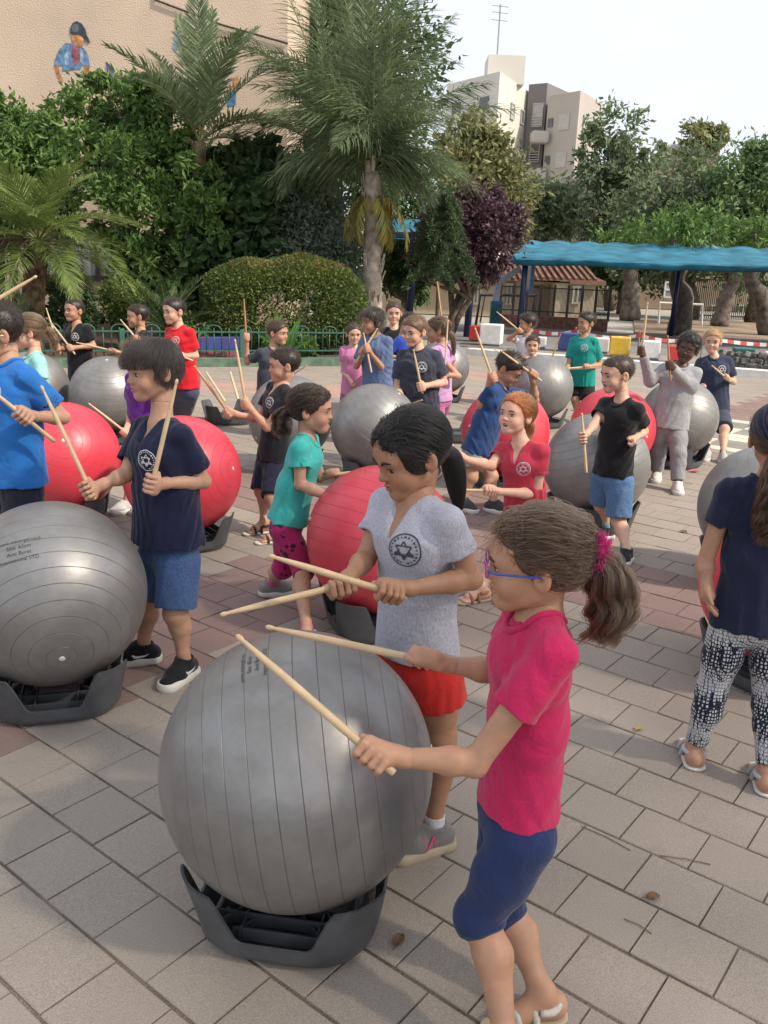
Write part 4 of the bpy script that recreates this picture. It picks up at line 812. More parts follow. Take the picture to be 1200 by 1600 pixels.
# ================================================================== BALLS AND STANDS
def ballmat(name, col, col2, metal, rough, line, coat):
    m, t, b, o = newmat(name); N = t.nodes.new; L = t.links.new
    tcx = N('ShaderNodeTexCoord'); sp = N('ShaderNodeSeparateXYZ'); L(tcx.outputs['Object'], sp.inputs[0])
    # moulded grooves: evenly spaced parallel rings around the ball's own axis
    ac = N('ShaderNodeMath'); ac.operation = 'DIVIDE'; ac.inputs[1].default_value = .325; L(sp.outputs['Z'], ac.inputs[0])
    asn = N('ShaderNodeMath'); asn.operation = 'ARCSINE'; asn.use_clamp = False; L(ac.outputs[0], asn.inputs[0])
    mu = N('ShaderNodeMath'); mu.operation = 'MULTIPLY'; mu.inputs[1].default_value = 6.0; L(asn.outputs[0], mu.inputs[0])
    fr = N('ShaderNodeMath'); fr.operation = 'FRACT'; L(mu.outputs[0], fr.inputs[0]); sb = N('ShaderNodeMath'); sb.operation = 'SUBTRACT'; sb.inputs[1].default_value = .5; L(fr.outputs[0], sb.inputs[0])
    ab = N('ShaderNodeMath'); ab.operation = 'ABSOLUTE'; L(sb.outputs[0], ab.inputs[0])
    ln = N('ShaderNodeMapRange'); ln.inputs['From Min'].default_value = .0; ln.inputs['From Max'].default_value = .024; ln.inputs['To Min'].default_value = 1; ln.inputs['To Max'].default_value = 0; ln.clamp = True; L(ab.outputs[0], ln.inputs['Value'])
    # grooves fade out towards the poles
    n1 = N('ShaderNodeTexNoise'); n1.inputs['Scale'].default_value = 5; n1.inputs['Detail'].default_value = 9; n1.inputs['Roughness'].default_value = .68; L(tcx.outputs['Object'], n1.inputs['Vector'])
    r1 = N('ShaderNodeMapRange'); r1.inputs['From Min'].default_value = .38; r1.inputs['From Max'].default_value = .66; L(n1.outputs['Fac'], r1.inputs['Value'])
    mx = N('ShaderNodeMix'); mx.data_type = 'RGBA'; mx.inputs['A'].default_value = (*col2, 1); mx.inputs['B'].default_value = (*col, 1); L(r1.outputs['Result'], mx.inputs['Factor'])
    mx2 = N('ShaderNodeMix'); mx2.data_type = 'RGBA'; mx2.inputs['B'].default_value = tuple(c*.45 for c in col2)+(1,); L(mx.outputs['Result'], mx2.inputs['A']); m3 = N('ShaderNodeMath'); m3.operation = 'MULTIPLY'; m3.inputs[1].default_value = line; L(ln.outputs['Result'], m3.inputs[0]); L(m3.outputs[0], mx2.inputs['Factor'])
    L(mx2.outputs['Result'], b.inputs['Base Color']); b.inputs['Metallic'].default_value = metal
    rr = N('ShaderNodeMapRange'); rr.inputs['To Min'].default_value = rough+.10; rr.inputs['To Max'].default_value = rough-.05; L(r1.outputs['Result'], rr.inputs['Value']); L(rr.outputs['Result'], b.inputs['Roughness'])
    b.inputs['Coat Weight'].default_value = coat; b.inputs['Coat Roughness'].default_value = .3
    bp = N('ShaderNodeBump'); bp.inputs['Strength'].default_value = .7; bp.inputs['Distance'].default_value = .003; bp.invert = True; L(ln.outputs['Result'], bp.inputs['Height'])
    n2 = N('ShaderNodeTexNoise'); n2.inputs['Scale'].default_value = 55; n2.inputs['Detail'].default_value = 6; L(tcx.outputs['Object'], n2.inputs['Vector'])
    bp2 = N('ShaderNodeBump'); bp2.inputs['Strength'].default_value = .10; bp2.inputs['Distance'].default_value = .004; L(n2.outputs['Fac'], bp2.inputs['Height']); L(bp.outputs['Normal'], bp2.inputs['Normal']); L(bp2.outputs['Normal'], b.inputs['Normal'])
    return m
m_bs = ballmat('ball_silver', (.285, .28, .28), (.205, .198, .19), .5, .43, .55, .08); m_br = ballmat('ball_red', (.66, .055, .085), (.56, .040, .065), 0, .38, .55, .12)
m_ink = cmat('black_print', (.03, .03, .035), rough=.6); m_valve = cmat('valve', (.6, .58, .52), rough=.5)
m_stand = mat('stand_plastic', (.075, .08, .088), .48, .15, 14, .12, 60); m_stand2 = mat('stand_plastic_inner', (.06, .064, .072), .5, .15, 14)
bm = bmesh.new(); bmesh.ops.create_uvsphere(bm, u_segments=96, v_segments=64, radius=.325); ballme = [bpy.data.meshes.new('ball_silver'), bpy.data.meshes.new('ball_red')]
for me, mm in zip(ballme, (m_bs, m_br)):
    bm.to_mesh(me); me.materials.append(mm); me.polygons.foreach_set('use_smooth', np.ones(len(me.polygons), dtype=bool))
bm.free()
def text_mesh(body, size):
    cu = bpy.data.curves.new('t', 'FONT'); cu.body = body; cu.size = size; cu.align_x = 'CENTER'; cu.align_y = 'CENTER'; cu.resolution_u = 3
    o = bpy.data.objects.new('t', cu); COL.objects.link(o); dg = bpy.context.evaluated_depsgraph_get(); me = bpy.data.meshes.new_from_object(o.evaluated_get(dg)); bpy.data.objects.remove(o); 
    V = np.array([v.co[:] for v in me.vertices]); F = [list(p.vertices) for p in me.polygons]; bpy.data.meshes.remove(me); return V, F
# ---- stand: bucket with four horns
def stand_parts():
    n = 128; V = []; F = []; lev = 9
    def rad(a, s):
        q = (abs(math.cos(a))**3.2+abs(math.sin(a))**3.2)**(-1/3.2); return (.222+.042*s**1.2)*q*.965
    def hgt(a):
        b = (a % (math.pi/2))/(math.pi/2); d = abs(b-.5)*2    # 0 at a corner horn, 1 at mid side
        s = min(1, max(0, (d-.30)/.24)); s = s*s*(3-2*s); return .192-.130*s
    for j in range(lev):
        for i in range(n):
            a = 2*math.pi*i/n; s = j/(lev-1); z = hgt(a)*s; r = rad(a, z/.182); e = .014*(1-min(1, z/.018)) if z < .018 else 0
            V.append(((r-e)*math.cos(a), (r-e)*math.sin(a), z+.002))
    for j in range(lev-1):
        for i in range(n): F.append((j*n+i, j*n+(i+1) % n, (j+1)*n+(i+1) % n, (j+1)*n+i))
    wall = npmesh('wall', V, F)
    # thickness inwards
    b0 = len(V); t = .007; V2 = list(V)
    for x, y, z in V:
        r = math.hypot(x, y); V2.append((x*(r-t)/r, y*(r-t)/r, z))
    F2 = list(F)+[(b0+f[3], b0+f[2], b0+f[1], b0+f[0]) for f in F]; top = (lev-1)*n
    F2 += [(top+i, top+(i+1) % n, b0+top+(i+1) % n, b0+top+i) for i in range(n)]
    wall = npmesh('wall', V2, F2)
    fl = MB(); fl.box((0, 0, .030), (.14, .30, .004)); z = .045
    for x in (-.17, -.12, -.07, .07, .12, .17): fl.box((x, 0, z), (.004, .33 if abs(x) < .15 else .22, .034))
    for y in (-.16, -.09, .09, .16): fl.box((0, y, z-.0012), (.36 if abs(y) < .15 else .24, .004, .032))
    for sx in (-1, 1):
        for sy in (-1, 1): fl.bar((sx*.07, sy*.09, z-.003), (sx*.165, sy*.165, z-.003), .004, .028); fl.bar((sx*.07, sy*.02, z-.005), (sx*.18, sy*.12, z-.005), .004, .024)
    fl.prism([(.185*math.cos(t), .185*math.sin(t)) for t in np.linspace(0, 2*math.pi, 32, endpoint=False)], .006, .012)
    fl_me = fl.mesh('floor_ribs')
    sl = MB(); sw, sh = .055, .016     # handle slot rim
    P = [(sw*math.cos(t)*.35+math.copysign(sw*.65, math.cos(t)), sh*math.sin(t), .058) for t in np.linspace(0, 2*math.pi, 25)]
    sl.tube(P, .005, 6, cap=False); sl.box((0, .045, .056), (.13, .05, .006)); sl.box((0, -.045, .056), (.13, .05, .006)); sl.box((.075, 0, .0555), (.02, .05, .006)); sl.box((-.075, 0, .0555), (.02, .05, .006))
    return wall, fl_me, sl.mesh('handle_slot')
sw_me, sf_me, ss_me = stand_parts(); sw_me.materials.append(m_stand); sf_me.materials.append(m_stand2); ss_me.materials.append(m_stand)
sw_me.polygons.foreach_set('use_smooth', np.ones(len(sw_me.polygons), dtype=bool))
for k_ in range(1): pass
def stand(x, y, rz, label):
    r = empty('ball_stand', (x, y, .004), rz, label, 'ball stand', 'grey plastic ball stands')
    w = link('wall', sw_me, None, r); em = w.modifiers.new('es', 'EDGE_SPLIT'); em.split_angle = math.radians(50)
    f = link('floor_ribs', sf_me, None, r); s = link('handle_slot', ss_me, None, r); return r
def ball(x, y, red, axis, label, z=.41, roll=0):
    col = 'red' if red else 'grey'
    o = link('exercise_ball', ballme[1 if red else 0]); o.location = (x, y, z); tag(o, label, 'exercise ball', f'{col} exercise balls on stands')
    q = Vector(axis).normalized().to_track_quat('Z', 'Y'); o.rotation_mode = 'QUATERNION'; o.rotation_quaternion = q
    v = MB().lathe([(.0105, -.004), (.0105, .0015), (.008, .003), (.002, .0032)], 14).build('valve', m_valve, o, True); v.location = (0, 0, .325)
    return o
def ball_print(o, lines, world_dir, world_up, size):
    "printed text laid on the ball's surface"
    c = np.array(o.location); q = np.array(o.rotation_quaternion.to_matrix()); VV = []; FF = []; 
    d = nrm(world_dir); up = perp(world_up, d); rt = np.cross(up, d)
    for i, (tx, sc) in enumerate(lines):
        V, F = text_mesh(tx, size*sc); b = len(VV); yy = (len(lines)/2-.5-i)*size*1.25
        for v in V:
            a = (v[0]*rt+(v[1]+yy)*up)/.325; L_ = np.linalg.norm(a); w = d*math.cos(L_)+(a/L_ if L_ > 0 else a)*math.sin(L_); VV.append((w*.3258)@q)
        FF += [[k+b for k in f] for f in F]
    link('print', npmesh('print', np.array(VV), [k for f in FF for k in f], [len(f) for f in FF]), m_ink, o)
tocam = lambda c: nrm(_C-np.array(c))
TXT = [('www.wazergel.co.il', .95), ('Size: 65cm', 1), ('Anti Burst', 1), ('International STD.', .95)]
BALLS = {}
def unit(key, x, y, red, axis, blabel, slabel, rz, z=.41, bs=True):
    BALLS[key] = ball(x, y, red, axis, blabel, z); 
    if slabel: stand(x, y, rz, slabel)
unit('B1', -.185, 1.83, 0, (.985, .10, .13), 'large grey exercise ball in front of the girl with blue leggings', 'dark grey stand under the nearest grey ball', math.radians(-8)+math.pi/2, .40)
c2 = V3(-1.162, 2.85, .41); tcv = tocam(c2)
unit('B2', c2[0], c2[1], 0, .737*tcv+.675*perp((0, 0, -1), tcv)+V3(.05, 0, 0), 'grey exercise ball at the left edge before the boy in navy', 'dark grey stand under the grey ball at the left edge', .30)
ball_print(BALLS['B1'], TXT, nrm(at(388, 1018, 1.75)-np.array(BALLS['B1'].location)), V3(-1, -.2, .3), .014)
ball_print(BALLS['B2'], TXT, nrm(at(28, 858, 2.62)-c2), V3(-.28, .3, 1), .0185)
R_ = random.Random(9)
def ax(): return (R_.uniform(-1, 1), R_.uniform(-1, 1), R_.uniform(-.5, .5))
unit('B3', -1.90, 4.97, 1, (.2, -.5, .3), 'red exercise ball right of the boy in the bright blue shirt', 'grey stand under the red ball beside the boy in blue', .2)
unit('B4', -1.13, 4.67, 1, (.9, -.3, .2), 'red exercise ball half hidden behind the boy in navy', 'grey stand under the red ball behind the boy in navy', .6)
unit('B5', -.01, 3.62, 1, (.25, .3, .95), 'red exercise ball between the girl in turquoise and the girl in grey', 'grey stand under the red ball behind the girl in grey', .35)
unit('B6', -.09, 6.31, 0, (.5, -.2, .8), 'grey exercise ball in the middle before the boy in charcoal', 'grey stand under the middle grey ball', .1)
unit('B7', 1.32, 5.30, 0, (-.35, .1, .9), 'grey exercise ball left of the boy in black shirt and jeans', 'grey stand under the ball left of the boy in jeans', .5)
unit('B8', 2.48, 7.33, 0, ax(), 'grey exercise ball behind the boy in the grey sweatshirt', 'grey stand under the ball behind the boy in the sweatshirt', .75)
unit('B9', 1.74, 6.62, 1, ax(), 'red exercise ball behind the boy in black shirt and jeans', 'grey stand under the red ball behind the boy in jeans', .4)
unit('B10', 1.99, 4.40, 0, (.3, -.5, .85), 'grey exercise ball at the right edge beyond the girl in navy cap', 'grey stand under the grey ball at the right edge', .2)
unit('B20', 1.60, 3.24, 1, ax(), 'red exercise ball hidden behind the girl in patterned leggings', 'grey stand seen between the legs of the girl in patterned leggings', .5)
unit('B11', -2.42, 7.44, 0, (.1, -.3, .9), 'grey exercise ball above the left red ball, right of two', 'grey stand under the ball above the left red ball', .3)
unit('B12', -3.14, 7.58, 0, ax(), 'grey exercise ball behind the girl with the light brown ponytail', 'grey stand under the ball behind the ponytail girl', .6)
unit('B13', -2.16, 8.40, 0, ax(), 'grey exercise ball behind the head of the boy in navy', 'grey stand under the ball by the boy in red', .1)
unit('B14', -.75, 6.61, 0, ax(), 'grey exercise ball behind the boy in black V neck shirt', 'grey stand under the ball behind the boy in V neck', .2)
unit('B15', .64, 10.55, 0, ax(), 'grey exercise ball behind the girl in lilac', 'grey stand under the far ball behind the girl in lilac', .5)
unit('B16', 1.59, 9.02, 0, ax(), 'grey exercise ball between the boy in blue and the boy in green', 'grey stand under the ball beside the boy in green', .5)
unit('B17', .88, 6.35, 1, ax(), 'red exercise ball behind the boy in dark blue raising a stick', 'grey stand under the red ball of the boy in dark blue', .2)
unit('B18', -.05, 9.6, 0, ax(), 'small far grey ball behind the girl in pink', 'grey stand under the far ball behind the girl in pink', .2)
unit('B19', .16, 9.0, 1, ax(), 'far red ball between the boy in blue grey and the boy in charcoal', 'grey stand under the far red ball', .2)
p = gnd(352, 664); stand(p[0], p[1]+.15, .35, 'empty grey stand on the paving behind the red ball')
p = gnd(712, 690); stand(p[0], p[1]+.1, .15, 'empty dark stand beside the legs of the girl in lilac')
# ================================================================== PEOPLE
def skinmat(name, c):
    m, t, b, o = newmat(name); N = t.nodes.new; L = t.links.new
    a = N('ShaderNodeAttribute'); a.attribute_name = 'tint'; tcx = N('ShaderNodeTexCoord')
    n = N('ShaderNodeTexNoise'); n.inputs['Scale'].default_value = 38; n.inputs['Detail'].default_value = 5; L(tcx.outputs['Object'], n.inputs['Vector'])
    r = N('ShaderNodeMapRange'); r.inputs['From Min'].default_value = .3; r.inputs['From Max'].default_value = .7; r.inputs['To Min'].default_value = .90; r.inputs['To Max'].default_value = 1.08; L(n.outputs['Fac'], r.inputs['Value'])
    mx = N('ShaderNodeMix'); mx.data_type = 'RGBA'; mx.blend_type = 'MULTIPLY'; mx.inputs['Factor'].default_value = 1; mx.inputs['A'].default_value = (*c, 1); L(a.outputs['Color'], mx.inputs['B'])
    hs = N('ShaderNodeHueSaturation'); L(mx.outputs['Result'], hs.inputs['Color']); L(r.outputs['Result'], hs.inputs['Value']); L(hs.outputs['Color'], b.inputs['Base Color'])
    b.inputs['Roughness'].default_value = .52; b.inputs['Specular IOR Level'].default_value = .38
    b.inputs['Subsurface Weight'].default_value = .18; b.inputs['Subsurface Radius'].default_value = (.012, .004, .002); b.inputs['Subsurface Scale'].default_value = .6
    n2 = N('ShaderNodeTexNoise'); n2.inputs['Scale'].default_value = 420; L(tcx.outputs['Object'], n2.inputs['Vector']); bp = N('ShaderNodeBump'); bp.inputs['Strength'].default_value = .06; bp.inputs['Distance'].default_value = .002; L(n2.outputs['Fac'], bp.inputs['Height']); L(bp.outputs['Normal'], b.inputs['Normal'])
    return m
def clothmat(name, c, melange=.0, rough=.85, sheen=.15):
    m, t, b, o = newmat(name); N = t.nodes.new; L = t.links.new; tcx = N('ShaderNodeTexCoord')
    n = N('ShaderNodeTexNoise'); n.inputs['Scale'].default_value = 9; n.inputs['Detail'].default_value = 4; L(tcx.outputs['Object'], n.inputs['Vector'])
    w = N('ShaderNodeTexNoise'); w.inputs['Scale'].default_value = 330; w.inputs['Detail'].default_value = 2; mpn = N('ShaderNodeMapping'); mpn.inputs['Scale'].default_value = (1, 1, .35); L(tcx.outputs['Object'], mpn.inputs[0]); L(mpn.outputs[0], w.inputs['Vector'])
    r = N('ShaderNodeMapRange'); r.inputs['From Min'].default_value = .3; r.inputs['From Max'].default_value = .7; r.inputs['To Min'].default_value = .88; r.inputs['To Max'].default_value = 1.08; L(n.outputs['Fac'], r.inputs['Value'])
    r2 = N('ShaderNodeMapRange'); r2.inputs['From Min'].default_value = .3; r2.inputs['From Max'].default_value = .7; r2.inputs['To Min'].default_value = 1-.12-melange; r2.inputs['To Max'].default_value = 1.08+melange; L(w.outputs['Fac'], r2.inputs['Value'])
    mu = N('ShaderNodeMath'); mu.operation = 'MULTIPLY'; L(r.outputs['Result'], mu.inputs[0]); L(r2.outputs['Result'], mu.inputs[1])
    hs = N('ShaderNodeHueSaturation'); hs.inputs['Color'].default_value = (*c, 1); L(mu.outputs[0], hs.inputs['Value']); L(hs.outputs['Color'], b.inputs['Base Color'])
    b.inputs['Roughness'].default_value = rough; b.inputs['Specular IOR Level'].default_value = .2; b.inputs['Sheen Weight'].default_value = sheen
    # fine knit and small creases
    n3 = N('ShaderNodeTexNoise'); n3.inputs['Scale'].default_value = 14; n3.inputs['Detail'].default_value = 6; n3.inputs['Distortion'].default_value = 1.2; L(tcx.outputs['Object'], n3.inputs['Vector'])
    bp = N('ShaderNodeBump'); bp.inputs['Strength'].default_value = .55; bp.inputs['Distance'].default_value = .014; L(n3.outputs['Fac'], bp.inputs['Height'])
    bp2 = N('ShaderNodeBump'); bp2.inputs['Strength'].default_value = .15; bp2.inputs['Distance'].default_value = .001; L(w.outputs['Fac'], bp2.inputs['Height']); L(bp.outputs['Normal'], bp2.inputs['Normal']); L(bp2.outputs['Normal'], b.inputs['Normal'])
    return m
def hairmat(name, c, rough=.42):
    m = bpy.data.materials.new(name); m.use_nodes = True; t = m.node_tree; t.nodes.clear(); N = t.nodes.new; L = t.links.new
    o = N('ShaderNodeOutputMaterial'); b = N('ShaderNodeBsdfPrincipled'); L(b.outputs[0], o.inputs['Surface'])
    tcx = N('ShaderNodeTexCoord'); n = N('ShaderNodeTexNoise'); n.inputs['Scale'].default_value = 45; n.inputs['Detail'].default_value = 5; L(tcx.outputs['Object'], n.inputs['Vector'])
    r = N('ShaderNodeMapRange'); r.inputs['From Min'].default_value = .3; r.inputs['From Max'].default_value = .7; r.inputs['To Min'].default_value = .65; r.inputs['To Max'].default_value = 1.5; L(n.outputs['Fac'], r.inputs['Value'])
    hs = N('ShaderNodeHueSaturation'); hs.inputs['Color'].default_value = (*c, 1); L(r.outputs['Result'], hs.inputs['Value']); L(hs.outputs['Color'], b.inputs['Base Color'])
    b.inputs['Roughness'].default_value = rough; b.inputs['Specular IOR Level'].default_value = .45
    n3 = N('ShaderNodeTexNoise'); n3.inputs['Scale'].default_value = 160; n3.inputs['Detail'].default_value = 3; L(tcx.outputs['Object'], n3.inputs['Vector']); bp = N('ShaderNodeBump'); bp.inputs['Strength'].default_value = .5; bp.inputs['Distance'].default_value = .004; L(n3.outputs['Fac'], bp.inputs['Height']); L(bp.outputs['Normal'], b.inputs['Normal'])
    return m
_pm = {}
def pm(f, key, *a, **k):
    kk = (f.__name__, key, a, tuple(k.items()))
    if kk not in _pm: _pm[kk] = f(f'{key}_{len(_pm)}', *a, **k)
    return _pm[kk]
m_eye = cmat('eye_white', (.62, .58, .54), rough=.25, var=.03); m_iris = cmat('iris_brown', (.035, .018, .010), rough=.15, var=.1); m_teeth = cmat('teeth', (.66, .62, .54), rough=.3, var=.05); m_mouth = cmat('mouth_inside', (.12, .025, .022), rough=.4); m_tongue = cmat('tongue', (.42, .12, .11), rough=.4)
m_stick = mat('drumstick_wood', (.58, .42, .25), .5, .12, 14, .06, 90); m_stick2 = mat('drumstick_brown', (.42, .23, .11), .5, .15, 14)
m_logo_w = cmat('print_white', (.62, .62, .64), rough=.8, var=.05); m_logo_k = cmat('print_dark', (.05, .05, .065), rough=.8, var=.05); m_sole_w = cmat('sole_white', (.60, .58, .54), rough=.6); m_sole_t = cmat('sole_tan', (.42, .34, .24), rough=.7)
def strandmat(name, c):
    m = bpy.data.materials.new(name); m.use_nodes = True; t = m.node_tree; t.nodes.clear(); N = t.nodes.new; L = t.links.new
    o = N('ShaderNodeOutputMaterial'); b = N('ShaderNodeBsdfHairPrincipled'); b.parametrization = 'COLOR'; b.inputs['Roughness'].default_value = .38; b.inputs['Radial Roughness'].default_value = .5
    hi = N('ShaderNodeHairInfo'); mr = N('ShaderNodeMapRange'); mr.inputs['To Min'].default_value = .7; mr.inputs['To Max'].default_value = 1.7; L(hi.outputs['Random'], mr.inputs['Value'])
    hs = N('ShaderNodeHueSaturation'); hs.inputs['Color'].default_value = (*c, 1); L(mr.outputs['Result'], hs.inputs['Value']); L(hs.outputs['Color'], b.inputs['Color']); L(b.outputs[0], o.inputs['Surface']); return m
def curves_obj(name, P, r0, r1, m, parent):
    "P (n,k,3) strands as hair curves"
    n, k, _ = P.shape; c = bpy.data.hair_curves.new(name); c.add_curves([k]*n)
    c.points.foreach_set('position', P.astype(np.float32).ravel()); c.points.foreach_set('radius', np.tile(np.linspace(r0, r1, k), n).astype(np.float32))
    c.materials.append(m); o = bpy.data.objects.new(name, c); COL.objects.link(o); o.parent = parent; return o
def ik(a, b, l1, l2, pole):
    a, b = np.array(a), np.array(b); d = b-a; L = np.linalg.norm(d); L2 = min(L, (l1+l2)*.999); d /= L
    x = (l1*l1-l2*l2+L2*L2)/(2*L2); h = math.sqrt(max(0, l1*l1-x*x)); return a+d*x*(L/L2)+perp(pole, d)*h
def stick_mesh():
    b = MB(); b.lathe([(.0045, 0), (.0068, .002), (.0080, .008), (.0082, .05), (.0082, .26), (.0076, .31), (.0060, .36), (.0044, .392), (.0040, .398), (.0056, .402), (.0060, .408), (.0046, .414), (.0018, .417)], 14)
    return b.mesh('drumstick')
STK = [stick_mesh(), None]; STK[1] = STK[0].copy(); STK[0].materials.append(m_stick); STK[1].materials.append(m_stick2)
for me in STK: me.polygons.foreach_set('use_smooth', np.ones(len(me.polygons), dtype=bool))
def drumstick(grip, tip, label, back=.07, brown=0, length=.417):
    "stick whose tip points towards tip; the grip lies back metres from its butt"
    g_, t_ = np.array(grip), np.array(tip); d = nrm(t_-g_); o = link('drumstick', STK[brown]); L = np.linalg.norm(t_-g_)
    sc = min(1.12, max(.82, (L+back)/length)); bt = t_-d*length*sc; o.location = bt
    o.rotation_mode = 'QUATERNION'; o.rotation_quaternion = Vector(d).to_track_quat('Z', 'Y'); o.scale = (1, 1, sc)
    return tag(o, label, 'drumstick', 'wooden drumsticks held by the children')
def hand_prims(W, G, u, side, s, f, fine):
    "fist round a stick along u through G; side +1 right hand, -1 left"
    fp = f-u*(f@u); w1 = np.linalg.norm(fp); upv = V3(0, 0, 1)-u*u[2]
    n = nrm(side*np.cross(f, u)*w1*1.1+upv*(1.15-w1)); n = perp(n, u); lat = side*np.cross(u, n); P = []
    pc = G+n*.012*s-lat*.004*s
    P.append(cap(W-f*.012*s, W+f*.006*s, .0168*s, .0168*s, .012)); P.append(cap(W, pc, .0168*s, .0195*s, .012, u, 1.15)); P.append(cap(pc-u*.020*s, pc+u*.020*s, .017*s, .0165*s, .010))
    r = .0074*s if fine else .0088*s; k = .0016 if fine else .004
    for i, o_ in enumerate((.0255, .0085, -.0085, -.0245)):
        c = G+u*o_*s; q = (.95, 1.02, .98, .86)[i]*s
        k0 = c+n*.021*q+lat*.008*q; k1 = c+n*.007*q+lat*.0245*q; k2 = c-n*.0145*q+lat*.0175*q; k3 = c-n*.0165*q+lat*.002*q
        P += [cap(k0, k1, r*1.08, r, k), cap(k1, k2, r, r*.95, k), cap(k2, k3, r*.93, r*.85, k)]
    t0 = W+(G-W)*.35-lat*.014*s; t1 = G+u*.012*s-lat*.0175*s+n*.006*s; t2 = G+u*.036*s-lat*.011*s+n*.003*s
    P += [cap(t0, t1, .0125*s, .0098*s, .008), cap(t1, t2, .0098*s, .0082*s, k)]
    return P
def open_hand(W, d, n, s, side):
    "relaxed hanging hand; d along the hand, n back of the hand"
    P = []; lat = side*np.cross(d, n); pc = W+d*.045*s; P.append(cap(W, pc, .019*s, .024*s, .012, lat, 1.25))
    for i, o_ in enumerate((.021, .007, -.007, -.020)):
        b = pc+lat*o_*s+d*.014*s; l = (.042, .048, .044, .035)[i]*s; m_ = b+d*l*.5-n*.006*s; e = b+d*l*.92-n*.022*s
        P += [cap(b, m_, .0078*s, .0072*s, .003), cap(m_, e, .0072*s, .006*s, .003)]
    P += [cap(W+d*.018*s+lat*.014*s, pc+lat*.036*s-n*.008*s, .011*s, .0085*s, .006), cap(pc+lat*.036*s-n*.008*s, pc+lat*.040*s+d*.024*s-n*.016*s, .0085*s, .0068*s, .003)]
    return P
def logo_geo():
    "round school emblem: rings, tick lettering, star and open book"
    V = []; F = []
    def poly(p): b = len(V); V.extend(p); F.append(list(range(b, b+len(p))))
    def ringp(r0, r1, n=40):
        b = len(V)
        for i in range(n):
            a = 2*math.pi*i/n; V.extend([(r0*math.cos(a), r0*math.sin(a)), (r1*math.cos(a), r1*math.sin(a))])
        for i in range(n): j = (i+1) % n; F.append([b+2*i, b+2*i+1, b+2*j+1, b+2*j])
    ringp(.93, 1.0); 
    for i in range(22):
        a = 2*math.pi*(i+.5)/22
        if abs(a-4.71) < .2: continue
        c, s = math.cos(a), math.sin(a); w = .045+.025*((i*7) % 3); h = .05
        q = [(-w, -h), (w*.4, -h), (w, h*.4), (w*.6, h), (-w*.7, h)]; poly([(c*.79-s*x+c*y, s*.79+c*x+s*y) for x, y in q])
    for k in (0, 1):
        pts = [(.56*math.cos(a), .56*math.sin(a)) for a in (math.pi/2+k*math.pi+i*2.0944 for i in range(3))]
        for i in range(3):
            (x0, y0), (x1, y1) = pts[i], pts[(i+1) % 3]; d = np.array([x1-x0, y1-y0]); d = d/np.linalg.norm(d); nx_, ny_ = -d[1]*.045, d[0]*.045
            poly([(x0-nx_, y0-ny_), (x1-nx_, y1-ny_), (x1+nx_, y1+ny_), (x0+nx_, y0+ny_)])
    for sx in (-1, 1): poly([(sx*.62, -.38), (sx*.20, -.30), (sx*.16, -.12), (sx*.36, -.06), (sx*.58, -.14)][::sx])
    poly([(0, -.48), (.10, -.30), (0, -.12), (-.10, -.30)])
    return np.array(V), F
LG = logo_geo()
